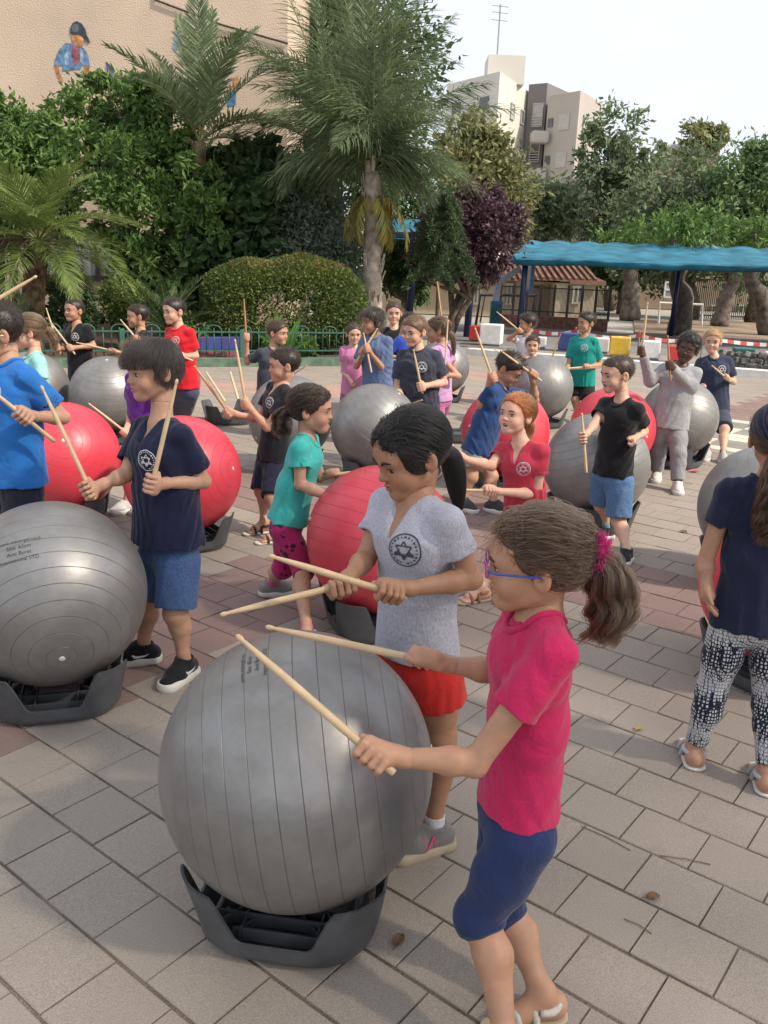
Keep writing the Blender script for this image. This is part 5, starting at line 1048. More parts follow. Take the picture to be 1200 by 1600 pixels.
def person(label, Y, s, yaw, hip, neck, head, hyaw, hpitch=0, hroll=0, L=None, R=None, feet=None, knees=(None, None), res=.008, skin=(.46, .26, .17), fat=1.0,
           shirt=None, bottom=None, shoes=None, hair=None, mouth='closed', glasses=None, sticks=(), cap_hat=None, group='children drumming in the yard', gaze=0, hs_=1.0, brow=(.03, .018, .012), cat='person', extra=None):
    fine = res < .006; rg = np.random.default_rng(abs(hash(label)) % 2**31 if False else sum(map(ord, label)))
    def J(t): return at(t[0], t[1], Y+(t[2] if len(t) > 2 else 0))
    a = math.radians(yaw); f = V3(math.sin(a), -math.cos(a), 0); rt0 = np.cross(f, V3(0, 0, 1))
    Pv, N, Hc = J(hip), J(neck), J(head); N = N+(Hc-N)*.25; up = nrm(N-Pv); rt = perp(rt0, up); f = np.cross(up, rt)
    # ---- head frame
    ay, ap, ar = math.radians(hyaw), math.radians(hpitch), math.radians(hroll)
    hf = V3(math.sin(ay)*math.cos(ap), -math.cos(ay)*math.cos(ap), -math.sin(ap)); hr = nrm(np.cross(hf, V3(0, 0, 1))); hu = np.cross(hr, hf)
    hr, hu = hr*math.cos(ar)+hu*math.sin(ar), hu*math.cos(ar)-hr*math.sin(ar); HR = np.stack([hr, hf, hu], 1); hs = s*hs_*.915
    def T(x, y, z): return Hc+HR@(V3(x, y, z)*hs)
    def E(c, r, **k): return ell(T(*c), np.array(r)*hs, HR, **k)
    hd = [E((0, -.014, .034), (.073, .090, .076), k=.02), E((0, .027, -.014), (.0570, .058, .069), k=.03), E((0, .040, .044), (.056, .046, .050), k=.03)]
    for sx in (-1, 1):
        hd += [cap(T(sx*.038, .000, -.052), T(sx*.014, .054, -.077), .0165*hs, .0165*hs, .03), ell(T(sx*.032, .055, -.033), np.array((.0255, .0245, .0245))*hs, HR, k=.025)]
    hd += [cap(T(0, .062, -.0805), T(0, .064, -.0800), .0175*hs, .0175*hs, .025), cap(T(-.034, .070, .021), T(.034, .070, .021), .0125*hs, .0125*hs, .02)]
    for sx in (-1, 1): hd.append(ell(T(sx*.030, .099, .001), np.array((.0165, .0165, .0105))*hs, HR, k=.014, op='s'))
    hd += [cap(T(0, .083, .000), T(0, .0945, -.0215), .0058*hs, .0078*hs, .012), sph(T(0, .0935, -.0235), .0088*hs, .008)]
    for sx in (-1, 1): hd.append(sph(T(sx*.0085, .0885, -.0255), .0062*hs, .006))
    mo = {'closed': 0, 'smile': .45, 'open': 1.0}[mouth]; mz = -.0045*mo
    for sx in (-1, 1):
        hd += [cap(T(0, .0885, -.0455), T(sx*.0200, .0785, -.0495+.004*mo), .0050*hs, .0028*hs, .005), cap(T(0, .0865, -.0565+mz*2.6), T(sx*.018, .0785, -.0525+mz), .0058*hs, .0028*hs, .005)]
    if mo: hd.append(ell(T(0, .088, -.0510+mz), np.array((.0165+.002*mo, .016, .0030+.0070*mo))*hs, HR, k=.003, op='s'))
    else: hd.append(cap(T(-.016, .0895, -.0508), T(.016, .0895, -.0508), .0014*hs, .0014*hs, .004, op='s'))
    for sx in (-1, 1):
        et = HR@np.array([[math.cos(sx*.35), -math.sin(sx*.35), 0], [math.sin(sx*.35), math.cos(sx*.35), 0], [0, 0, 1]])
        hd += [ell(T(sx*.0770, -.012, -.003), np.array((.0085, .0190, .0300))*hs, et, k=.006), ell(T(sx*.0850, -.005, .001), np.array((.0062, .0105, .0180))*hs, et, k=.004, op='s')]
    nb = T(0, -.026, -.055); hd_only = list(hd)
    # ---- body joints
    SH = {1: N+rt*.110*s*(fat**.5)-up*.050*s, -1: N-rt*.110*s*(fat**.5)-up*.050*s}; HP = {1: Pv+rt*.060*s-up*.03*s, -1: Pv-rt*.060*s-up*.03*s}
    sx_ = nb*.5+N*.5; nd_ = nrm(nb-N)
    body = hd+[cap(nb, N-up*.015*s, .0335*s, .0385*s, .02, clip=[(sx_, nd_)])]; nk_ = cap(nb, N-up*.015*s, .0335*s, .0385*s, .02, clip=[(sx_-nd_*.003, -nd_)])
    ch = N-up*.115*s+f*.012*s; wa = N-up*.24*s; fw = fat
    body += [cap(N-up*.075*s, ch, .058*s*fw, .068*s*fw, .03, rt, 1.40), cap(ch, wa, .068*s*fw, .062*s*fw, .03, rt, 1.35), cap(wa, Pv, .062*s*fw, .070*s*fw, .03, rt, 1.35)]
    for q in (1, -1): body.append(cap(N-up*.024*s, SH[q], .029*s, .027*s, .03))
    arms = {}; hfine = []; sd = {}
    for q, A in ((1, R), (-1, L)):
        S = SH[q]; A = A or {}
        if 'h' in A: G = J(A['h'])
        else: G = S-up*.36*s+f*.10*s+rt*q*.05*s
        if A.get('e'): El = J(A['e'])
        else: El = ik(S, G, .200*s, .205*s, A.get('pole', V3(0, 0, -1)*.8-f*.5+rt*q*.5))
        fd_ = nrm(G-El); W = G-fd_*.055*s; arms[q] = (S, El, W, G, fd_)
        body += [cap(S+(El-S)*.12, El, .0290*s*fw**.5, .0245*s*fw**.5, .015), cap(El, El+(W-El)*.33, .0240*s*fw**.5, .0262*s*fw**.5, .012), cap(El+(W-El)*.33, W, .0262*s*fw**.5, .0168*s, .012), sph(El+nrm(2*El-S-W)*.006*s, .0185*s, .012)]
        if 'tip' in A:
            tp = J(A['tip']); u = nrm(tp-G); (hfine if res < .0062 else body).extend(hand_prims(W, G, u, q, s, fd_, res < .0062))
            sd[q] = (G, tp, A.get('brown', 0), A.get('lab'), A.get('back', .07))
        elif A.get('fist'): body += hand_prims(W, G, nrm(A['fist']), q, s, fd_, fine)
        else: body += open_hand(W, fd_, nrm(rt*q+f*.3), s, q)
    legs = {}
    for q, i in ((1, 1), (-1, 0)):
        fs = feet[i] if feet and feet[i] else None
        if fs: gp = gnd(*fs[:2]); fy = math.radians(fs[2] if len(fs) > 2 else yaw)
        else: gp = HP[q]*V3(1, 1, 0)+rt0*q*.02+V3(0, 0, 0); fy = a
        fdir = V3(math.sin(fy), -math.cos(fy), 0); An = V3(gp[0], gp[1], .068*s)-fdir*.0*s
        kn = knees[i]; lg_ = np.linalg.norm(HP[q]-An)*.506; Kn = J(kn) if kn else ik(HP[q], An, lg_, lg_, f+rt*q*.15)
        if not kn:
            Lg = np.linalg.norm(HP[q]-An)
        legs[q] = (HP[q], Kn, An, fdir)
        back = perp(-fdir, nrm(An-Kn)); m1 = Kn+(An-Kn)*.30+back*.012*s
        body += [cap(HP[q], HP[q]+(Kn-HP[q])*.45, .062*s*fw, .053*s*fw, .02), cap(HP[q]+(Kn-HP[q])*.45, Kn, .053*s*fw, .0395*s, .02), sph(Kn+perp(f, nrm(An-Kn))*.006*s, .0385*s, .02), cap(Kn, m1, .037*s, .0385*s, .018), cap(m1, An+(Kn-An)*.18, .0385*s, .0225*s, .018), cap(An+(Kn-An)*.18, An, .0225*s, .0255*s, .012)]
        if not shoes or shoes.get('kind') == 'sandal':
            hl = An*V3(1, 1, 0)-fdir*.028*s+V3(0, 0, .034*s); br = An*V3(1, 1, 0)+fdir*.072*s+V3(0, 0, .026*s); sdv = np.cross(fdir, V3(0, 0, 1))
            body += [sph(hl, .026*s, .015), cap(An, br, .026*s, .018*s, .02), cap(hl, br, .024*s, .018*s, .02, sdv, 1.25)]
            for j in range(5):
                o_ = (j-2)*.0135*s; l = (.034, .036, .034, .030, .036)[j if q > 0 else 4-j]*s; tb = br+sdv*o_-V3(0, 0, .008*s); body.append(cap(tb, tb+fdir*l-V3(0, 0, .002), .0095*s, .0078*s, .004))
    # ---- root
    root = empty('person', V3(Pv[0], Pv[1], 0), 0, label, cat, group); ro = np.array(root.location)
    def off(o):
        "bring a world-built mesh into the root's space"
        o.location = -ro; return o
    sm = pm(skinmat, 'skin', skin)
    rh = max(.0024, res*.58); Vh, Fh = sdf_verts(hd_only+[nk_], rh); Vb, Fb = sdf_verts(body[len(hd_only):], res)
    V = np.concatenate([Vh, Vb]); F = np.concatenate([Fh, Fb+len(Vh)])
    if hfine:
        half = len(hfine)//(2 if len(sd) == 2 else 1)
        for k_ in range(0, len(hfine), half): Vf, Ff = sdf_verts(hfine[k_:k_+half], .0021); F = np.concatenate([F, Ff+len(V)]); V = np.concatenate([V, Vf])
    me = npmesh('body', V, F); bo = off(link('body', me, sm, root, True))
    hl_ = (V-Hc)@HR/hs; tint = np.ones((len(V), 4), np.float32)
    def blot(c, r, col):
        d = ((hl_-np.array(c))/np.array(r)); w = np.exp(-(d*d).sum(1)*1.2)[:, None]; tint[:, :3] *= 1-w*(1-np.array(col))
    blot((0, .088, -.0510+mz*1.3), (.0175, .014, .0070+.005*mo), (.82, .42, .42)); blot((.036, .07, -.03), (.022, .03, .02), (1, .86, .84)); blot((-.036, .07, -.03), (.022, .03, .02), (1, .86, .84)); blot((0, .10, -.025), (.012, .012, .01), (1, .86, .84))
    for sx in (-1, 1): blot((sx*.075, -.01, 0), (.012, .02, .028), (1, .82, .80)); blot((sx*.030, .085, .002), (.018, .02, .010), (.80, .70, .68))
    if mo: blot((0, .076, -.0510+mz), (.014, .009, .004+.006*mo), (.22, .10, .10))
    at_ = me.attributes.new('tint', 'FLOAT_COLOR', 'POINT'); at_.data.foreach_set('color', tint.ravel())
    # ---- face pieces
    def surf(x, z, lift=.0):
        p = np.array([T(x, .14, z)]); 
        for _ in range(14):
            d = sdf_at(hd_only, p); p = p-HR[:, 1][None]*d[:, None]*.9
        return p[0]+HR[:, 1]*lift
    for sx in (-1, 1):
        c = surf(sx*.030, .002); ec = c-HR[:, 1]*.0042*hs
        b = MB(); b.lathe([(math.sin(t), -math.cos(t)) for t in np.linspace(.15, 2.99, 9)], 14); Ve = np.array(b.V)*np.array((.0142, .0080, .0070))*hs
        ox = HR@np.array([[math.cos(sx*.28), math.sin(sx*.28), 0], [-math.sin(sx*.28), math.cos(sx*.28), 0], [0, 0, 1]])
        ey = off(link('eye', npmesh('eye', Ve@ox.T+ec, [i for q_ in b.F for i in q_], [len(q_) for q_ in b.F]), m_eye, root, True))
        b2 = np.array(b.V)*np.array((.0070, .0040, .0070))*hs+np.array((-.002*gaze, .0046*hs, (-.001 if gaze == 0 else -.0025)*hs)); ir = link('iris', npmesh('iris', b2@ox.T+ec, [i for q_ in b.F for i in q_], [len(q_) for q_ in b.F]), m_iris, ey, True)
        lid = .0062 if gaze == 0 else .0038
        if fine or res < .0075:
            Vl = np.array(b.V)*np.array((.0140, .0090, .0050))*hs+np.array((0, .0005, lid+.0022))*hs; link('eyelid', npmesh('eyelid', Vl@ox.T+ec, [i for q_ in b.F for i in q_], [len(q_) for q_ in b.F]), pm(skinmat, 'lid', tuple(x*.82 for x in skin)), ey, True).data.attributes.new('tint', 'FLOAT_COLOR', 'POINT').data.foreach_set('color', np.ones(len(Vl)*4, np.float32))
        ls = MB(); ls.tube([ec+ox@(V3(x_, math.sqrt(max(0, 1-(x_/.0138)**2))*.0078+.0006, lid-.0016-.0035*(x_/.0138)**2)*hs) for x_ in np.linspace(-.0135, .0135, 9)], [.0005*hs+.0013*hs*math.sin(math.pi*i/8) for i in range(9)], 5); link('eyelash', ls.mesh('eyelash'), cmat('lash', (.012, .008, .006)), ey, True)
        eb = MB(); eb.tube([surf(sx*x_, .0195+.0045*math.sin((x_-.012)/.036*2.6)-(.004 if gaze else 0)*(x_ < .02), .0006) for x_ in np.linspace(.012, .047, 8)], [(.0018+.0024*math.sin(math.pi*min(1, (i+1.2)/8)))*hs for i in range(8)], 5); off(eb.build('eyebrow', cmat('brow', brow), root, True))
    if mo > .3:
        b3 = MB(); b3.lathe([(math.sin(t), -math.cos(t)) for t in np.linspace(.1, 3.04, 9)], 16); Vm = np.array(b3.V)*np.array((.0165+.002*mo, .0085, .0030+.0068*mo))*hs; mc = surf(0, -.0510+mz*1.1)-HR[:, 1]*.0055*hs
        off(link('mouth', npmesh('mouth', Vm@HR.T+mc, [i for q_ in b3.F for i in q_], [len(q_) for q_ in b3.F]), m_mouth, root, True))
        tv = MB(); tv.box((0, 0, 0), (.023*hs, .005*hs, .0048*hs), None, 0, .0012); t_ = off(tv.build('teeth', m_teeth, root, True)); t_.matrix_basis = Matrix.Translation(Vector(mc+HR[:, 1]*.0068*hs+HR[:, 2]*(.0012+.0045*mo)*hs-ro)) @ Matrix([[*HR[i]] for i in range(3)]).to_4x4()
    # ---- clothes
    def disp_of(amp, seed, vert=1.0):
        r_ = np.random.default_rng(seed); K = r_.normal(size=(4, 3))*np.array([62, 62, 26*vert]); ph = r_.uniform(0, 6, 4); k5 = r_.normal(size=3)*30
        def d(X, Y_, Z):
            w = np.sin(K[0, 0]*X+K[0, 1]*Y_+K[0, 2]*Z+ph[0]+1.5*np.sin(K[1, 0]*X+K[1, 1]*Y_+K[1, 2]*Z+ph[1]))
            w2 = np.sin(2.1*(K[2, 0]*X+K[2, 1]*Y_+K[2, 2]*Z)+ph[2]+1.2*np.sin(k5[0]*X+k5[1]*Y_+k5[2]*Z))
            env = .5+.5*np.sin(K[3, 0]*.16*X+K[3, 1]*.16*Y_+K[3, 2]*.3*Z+ph[3]); return (amp*(.60*w*env+.30*w2*(1.1-env))).astype(np.float32)
        return d
    out = {}
    if shirt:
        lo_ = shirt.get('loose', .012); hem = shirt.get('hem', 1.02); HM = N+(Pv-N)*hem; e = lo_*s; fl_ = shirt.get('flare', .010)*s; sl_ = shirt.get('sleeve', .62)
        cl = [(HM, -up)]
        sp = [cap(N-up*.072*s, ch, .060*s*fw+e*.6, .070*s*fw+e*.7, .03, rt, 1.40), cap(ch, wa, .070*s*fw+e*.7, .067*s*fw+e, .03, rt, 1.36), cap(wa, HM-up*.03*s, .067*s*fw+e, .074*s*fw+e+fl_, .03, rt, 1.34, clip=cl)]
        for q in (1, -1):
            S, El, W, G, fd_ = arms[q]; sp.append(cap(N-up*.028*s+rt*q*.035*s, S, .035*s, .0365*s, .02)); ud = nrm(El-S)
            if sl_ <= 1:
                se = S+(El-S)*sl_; rr = (.0475 if sl_ < .58 else .052)*s*fw**.5
                sp.append(cap(S, se+ud*.05*s, .038*s*fw**.5, rr, .022, clip=[(se, ud)]))
                if res < .0062: sp.append(cap(se-ud*.016*s, se+ud*.05*s, rr-.0115*s, rr-.0095*s, .003, op='s'))
            else:
                we = W+fd_*.0*s; sp += [cap(S, El, .044*s, .041*s, .022), cap(El, W+fd_*.03*s, .041*s, .033*s, .02, clip=[(W+fd_*.012*s, fd_)])]
        nk = shirt.get('neck', 'crew'); nd = nrm(nb-N)
        sp0 = list(sp); sp.append(cap(N-up*.012*s, N+nd*.10*s, .0440*s, .0470*s, .006, op='s')); sp.append(cap(N+f*.030*s-up*.006*s, N+f*.08*s+up*.04*s, .022*s, .026*s, .008, op='s'))
        if nk == 'v':
            sp.append(cap(N+f*.058*s+up*.004*s, N+f*(.088+.05*(fw-1))*s-up*.092*s, .041*s, .006*s, .005, op='s'))
        dsp = disp_of(shirt.get('wr', .0052)*s, sum(map(ord, label)) % 97)
        shm = shirt.get('mat') or pm(clothmat, 'shirt_cloth', shirt['col'], melange=shirt.get('mel', 0.0))
        V, F = sdf_verts(sp, res, dsp); so_ = off(link('shirt', npmesh('shirt', V, F), shm, root, True)); out['shirt'] = so_
        if nk == 'crew' and res < .0085:      # ribbed collar laid round the neck opening
            tt_ = np.linspace(0, 2*math.pi, 33); Pc = np.array([N+(rt*math.cos(t)*.0495+f*(math.sin(t)*.0500+.009+.006*math.sin(t)))*s+up*.05*s for t in tt_])
            for _ in range(24): Pc = Pc-up[None]*np.clip(sdf_at(sp0, Pc), -.02, .05)[:, None]*.7
            cb = MB(); cb.tube(Pc+up*.001*s, .0066*s, 7, cap=False); link('collar', cb.mesh('collar'), shm, so_, True)
        if shirt.get('logo'):
            lx, lz, lr, lm = shirt['logo']; c0 = N-up*lz*s+f*.30*s; lv = LG[0]*lr*s; P = c0+np.outer(lv[:, 0]+lx*s, -rt)*(1)+np.outer(lv[:, 1], up)
            sub = sp
            for _ in range(26):
                d = sdf_at(sub, P)+dsp(P[:, 0], P[:, 1], P[:, 2]); P = P-f[None]*np.clip(d, -.03, .2)[:, None]*.7
            P = P+f*.0025; link('emblem', npmesh('emblem', P, [i for q_ in LG[1] for i in q_], [len(q_) for q_ in LG[1]]), m_logo_w if lm == 'w' else m_logo_k, so_)
    if bottom:
        kd = bottom['kind']; ln = bottom['len']; e = {'shorts': .020, 'leggings': .005, 'pants': .014}[kd]*s; bp_ = [cap(Pv+up*.05*s, Pv-up*.02*s, .066*s*fw+e*.3, .075*s*fw+e*.35, .03, rt, 1.34)]
        for q in (1, -1):
            H_, K_, A_, fd_ = legs[q]; tdir = nrm(K_-H_)
            if ln <= 1.05:
                he = H_+(K_-H_)*ln; bp_.append(cap(H_, he+tdir*.05*s, .066*s*fw+e*.5, .047*s*fw+e*(1.25 if kd == 'shorts' else 1)+.010*s*(1-min(ln, 1)), .02, clip=[(he, tdir)]))
                if kd == 'shorts' and res < .0062: r_ = .047*s*fw+e*1.25-.010*s; bp_.append(cap(he-tdir*.03*s, he+tdir*.05*s, r_, r_, .004, op='s'))
            else:
                fr_ = ln-1; he = K_+(A_-K_)*fr_; sdir = nrm(A_-K_)
                bp_ += [cap(H_, H_+(K_-H_)*.45, .063*s*fw+e*.7, .0545*s*fw+e, .02), cap(H_+(K_-H_)*.45, K_, .0545*s*fw+e, .041*s+e, .02), sph(K_+perp(f, sdir)*.006*s, .0395*s+e, .02)]
                ez = K_+(A_-K_)*min(.32, fr_)+perp(-fd_, sdir)*.010*s
                bp_.append(cap(K_, ez+(sdir*.04*s if fr_ < .34 else 0), .040*s+e, .0405*s+e, .018, clip=[(he, sdir)]))
                if fr_ > .34: bp_.append(cap(ez, A_+sdir*.05*s, .0405*s+e, .0245*s+e*(1.3 if kd == 'pants' else 1), .018, clip=[(he, sdir)]))
        dsp2 = disp_of((.0008 if kd == 'leggings' else .0032)*s, 5+sum(map(ord, label)) % 89)
        V, F = sdf_verts(bp_, res, dsp2); out['bottom'] = off(link({'shorts': 'shorts', 'leggings': 'leggings', 'pants': 'trousers'}[kd], npmesh('b', V, F), bottom.get('mat') or pm(clothmat, 'bottom_cloth', bottom['col'], melange=bottom.get('mel', 0.0)), root, True))
    # ---- shoes
    if shoes:
        for q in (1, -1):
            H_, K_, A_, fd_ = legs[q]; sdv = np.cross(fd_, V3(0, 0, 1)); b0 = A_*V3(1, 1, 0); r2 = res if not fine else res*.9
            if shoes['kind'] == 'sneaker':
                hl = b0-fd_*.032*s; to = b0+fd_*.108*s; z = V3(0, 0, 1)
                up_ = [cap(hl+z*.035*s, b0+fd_*.06*s+z*.032*s, .030*s, .030*s, .02, sdv, 1.06, clip=[(z*.022*s, -z)]), cap(b0+fd_*.05*s+z*.032*s, to+z*.024*s, .030*s, .022*s, .02, sdv, 1.25, clip=[(z*.022*s, -z)]), cap(A_-z*.02*s, A_+z*.004*s, .034*s, .0335*s, .02, clip=[(A_+z*.010*s, z)]), cap(A_+z*.012*s, b0+fd_*.062*s+z*.045*s, .022*s, .020*s, .02)]
                up_.append(cap(A_-z*.006*s, A_+z*.05*s, .028*s, .029*s, .004, op='s'))
                so2 = [cap(hl+z*.014*s, to+z*.014*s, .0335*s, .0265*s, .01, sdv, 1.22, clip=[(z*.025*s, z), (z*.001, -z)]), cap(b0+fd_*.02*s+z*.014*s, to-fd_*.01*s+z*.014*s, .030*s, .0315*s, .02, sdv, 1.2, clip=[(z*.025*s, z), (z*.001, -z)])]
                V, F = sdf_verts(up_, r2); sh_ = off(link('shoe', npmesh('shoe', V, F), shoes.get('mat') or pm(clothmat, 'shoe_cloth', shoes['col']), root, True))
                V, F = sdf_verts(so2, r2*.8); link('sole', npmesh('sole', V, F), shoes.get('sole', m_sole_w), sh_, True)
                if fine or res < .0085:
                    lc = MB()
                    for i in range(4): p0 = b0+fd_*(.035+.016*i)*s+z*(.066-.0075*i)*s; lc.tube([p0-sdv*.020*s-z*.008*s, p0+z*.001, p0+sdv*.020*s-z*.008*s], .0026*s, 5)
                    link('laces', lc.mesh('laces'), cmat('laces', shoes.get('lace', (.03, .03, .03))), sh_, True)
                if shoes.get('mark') == 'swoosh':
                    for sgn in (-1, 1):
                        P2 = [(-.030, .048), (-.012, .038), (.012, .0325), (.026, .036), (.034, .046), (.028, .048), (.022, .043), (.008, .0415), (-.012, .044)]; sw_ = MB()
                        Pw = np.array([b0+fd_*(x_+.012)*s+z*zz_*s+sdv*sgn*.08*s for x_, zz_ in P2])
                        for _ in range(20): Pw = Pw-sdv*sgn*np.clip(sdf_at(up_, Pw), -.02, .1)[:, None]*.8
                        Pw = Pw+sdv*sgn*.0022; sw_.add(Pw, [tuple(range(len(Pw)))]); link('side_mark', sw_.mesh('side_mark'), m_logo_w, sh_)
                if shoes.get('mark') == 'N':
                    for sgn in (-1, 1):
                        Vt, Ft = text_mesh('N', .050*s); Vt[:, 0] += .12*Vt[:, 1]
                        Pw = np.array([b0+fd_*(.030*s-sgn*v[0]*1.0*(1 if True else 1))+z*(.046*s+v[1])+sdv*sgn*.08*s for v in Vt])
                        for _ in range(20): Pw = Pw-sdv*sgn*np.clip(sdf_at(up_, Pw), -.02, .1)[:, None]*.8
                        link('letter_mark', npmesh('letter_mark', Pw+sdv*sgn*.0025, [i for q_ in Ft for i in q_], [len(q_) for q_ in Ft]), cmat('mark_pink', (.55, .07, .14)), sh_)
            else:
                z = V3(0, 0, 1); hl = b0-fd_*.030*s; to = b0+fd_*.118*s
                so2 = [cap(hl+z*.008*s, to+z*.008*s, .030*s, .026*s, .01, sdv, 1.2, clip=[(z*.013*s, z), (z*.001, -z)])]; V, F = sdf_verts(so2, min(res, .005)); sh_ = off(link('sandal', npmesh('sandal', V, F), shoes.get('solem', m_sole_w), root, True))
                bt_ = MB()
                for fx, hz, rw in ((.070, .033, .034), (.030, .045, .034)):
                    bt_.tube([b0+fd_*fx*s+sdv*math.cos(t)*rw*s+z*(.012*s+math.sin(t)*hz*s) for t in np.linspace(-.1, math.pi+.1, 13)], .0085*s, 6)
                bt_.tube([A_+(-fd_*math.cos(t)*.036+sdv*math.sin(t)*.034)*s-z*.018*s*(1-abs(math.cos(t)) if False else 1) for t in np.linspace(-2.2, 2.2, 17)], .0085*s, 6)
                link('strap', bt_.mesh('strap'), pm(clothmat, 'strap', shoes['col']), sh_, True)
            if shoes.get('sock'):
                sdir = nrm(K_-A_); V, F = sdf_verts([cap(A_-V3(0, 0, .012*s), A_+sdir*shoes.get('sockh', .045)*s+sdir*.03*s, .0285*s, .0270*s, .01, clip=[(A_+sdir*shoes.get('sockh', .045)*s, sdir)])], min(res, .006)); off(link('sock', npmesh('sock', V, F), pm(clothmat, 'sock_cloth', shoes['sock']), root, True))
    # ---- hair
    if hair: make_hair(hair, T, E, HR, Hc, hs, hd_only, root, off, res, rg, ro)
    # ---- cap
    if cap_hat:
        cm = pm(clothmat, 'cap_cloth', cap_hat['col']); pl = [(T(0, .0, .030), -HR[:, 2])]
        V, F = sdf_verts([E((0, -.014, .036), (.088, .105, .092), k=.01, clip=[(T(0, -.10, .010), nrm(-HR[:, 2]*1.0+HR[:, 1]*.18))])], res); ct = off(link('cap', npmesh('cap', V, F), cm, root, True))
        V, F = sdf_verts([ell(T(0, .105, .030), np.array((.072, .075, .007))*hs, HR@np.array([[1, 0, 0], [0, .97, .24], [0, -.24, .97]]), k=.01)], min(res, .005)); link('brim', npmesh('brim', V, F), cm, ct, True)
    if glasses:
        fc, tcx_ = glasses; gm = cmat('glasses', fc, rough=.25); g_ = None; y_ = .101
        fr_ = MB()
        for sx in (-1, 1): fr_.tube([T(sx*(.0325+.0225*math.cos(t)), y_-.006*abs(math.cos(t)) if sx*math.cos(t)*sx > 0 else y_, .001+.0165*math.sin(t)) for t in np.linspace(0, 2*math.pi, 22)], .0022*hs, 6, cap=False)
        fr_.tube([T(-.010, y_+.001, .004), T(0, y_+.003, .006), T(.010, y_+.001, .004)], .002*hs, 6); g_ = off(fr_.build('glasses', gm, root, True))
        for sx in (-1, 1):
            tm = MB(); tm.tube([T(sx*.056, .096, .006), T(sx*.073, .080, .006), T(sx*.0795, .03, .004), T(sx*.0800, -.008, .002), T(sx*.079, -.024, -.012)], .0026*hs, 6); link('temple', tm.mesh('temple'), cmat('temple', tcx_, rough=.3), g_, True)
            le = MB(); le.add([T(sx*(.0325+.0215*math.cos(t)), y_-.002, .001+.0155*math.sin(t)) for t in np.linspace(0, 2*math.pi, 20, endpoint=False)], [tuple(range(20))]); link('lens', le.mesh('lens'), LENS, g_)
    # ---- sticks stay things of their own
    for q, (G, tp, br, lb, bk) in sd.items(): drumstick(G, tp, lb, bk, br)
    return dict(root=root, N=N, Pv=Pv, T=T, HR=HR, hs=hs, arms=arms, legs=legs, f=f, rt=rt, up=up, s=s, off=off, ro=ro, out=out, sp=(sp, dsp) if shirt else None)
LENS, t_, b_, o_ = newmat('lens'); b_.inputs['Base Color'].default_value = (.9, .92, .95, 1); b_.inputs['Roughness'].default_value = .05; b_.inputs['Transmission Weight'].default_value = 1.0; b_.inputs['IOR'].default_value = 1.02
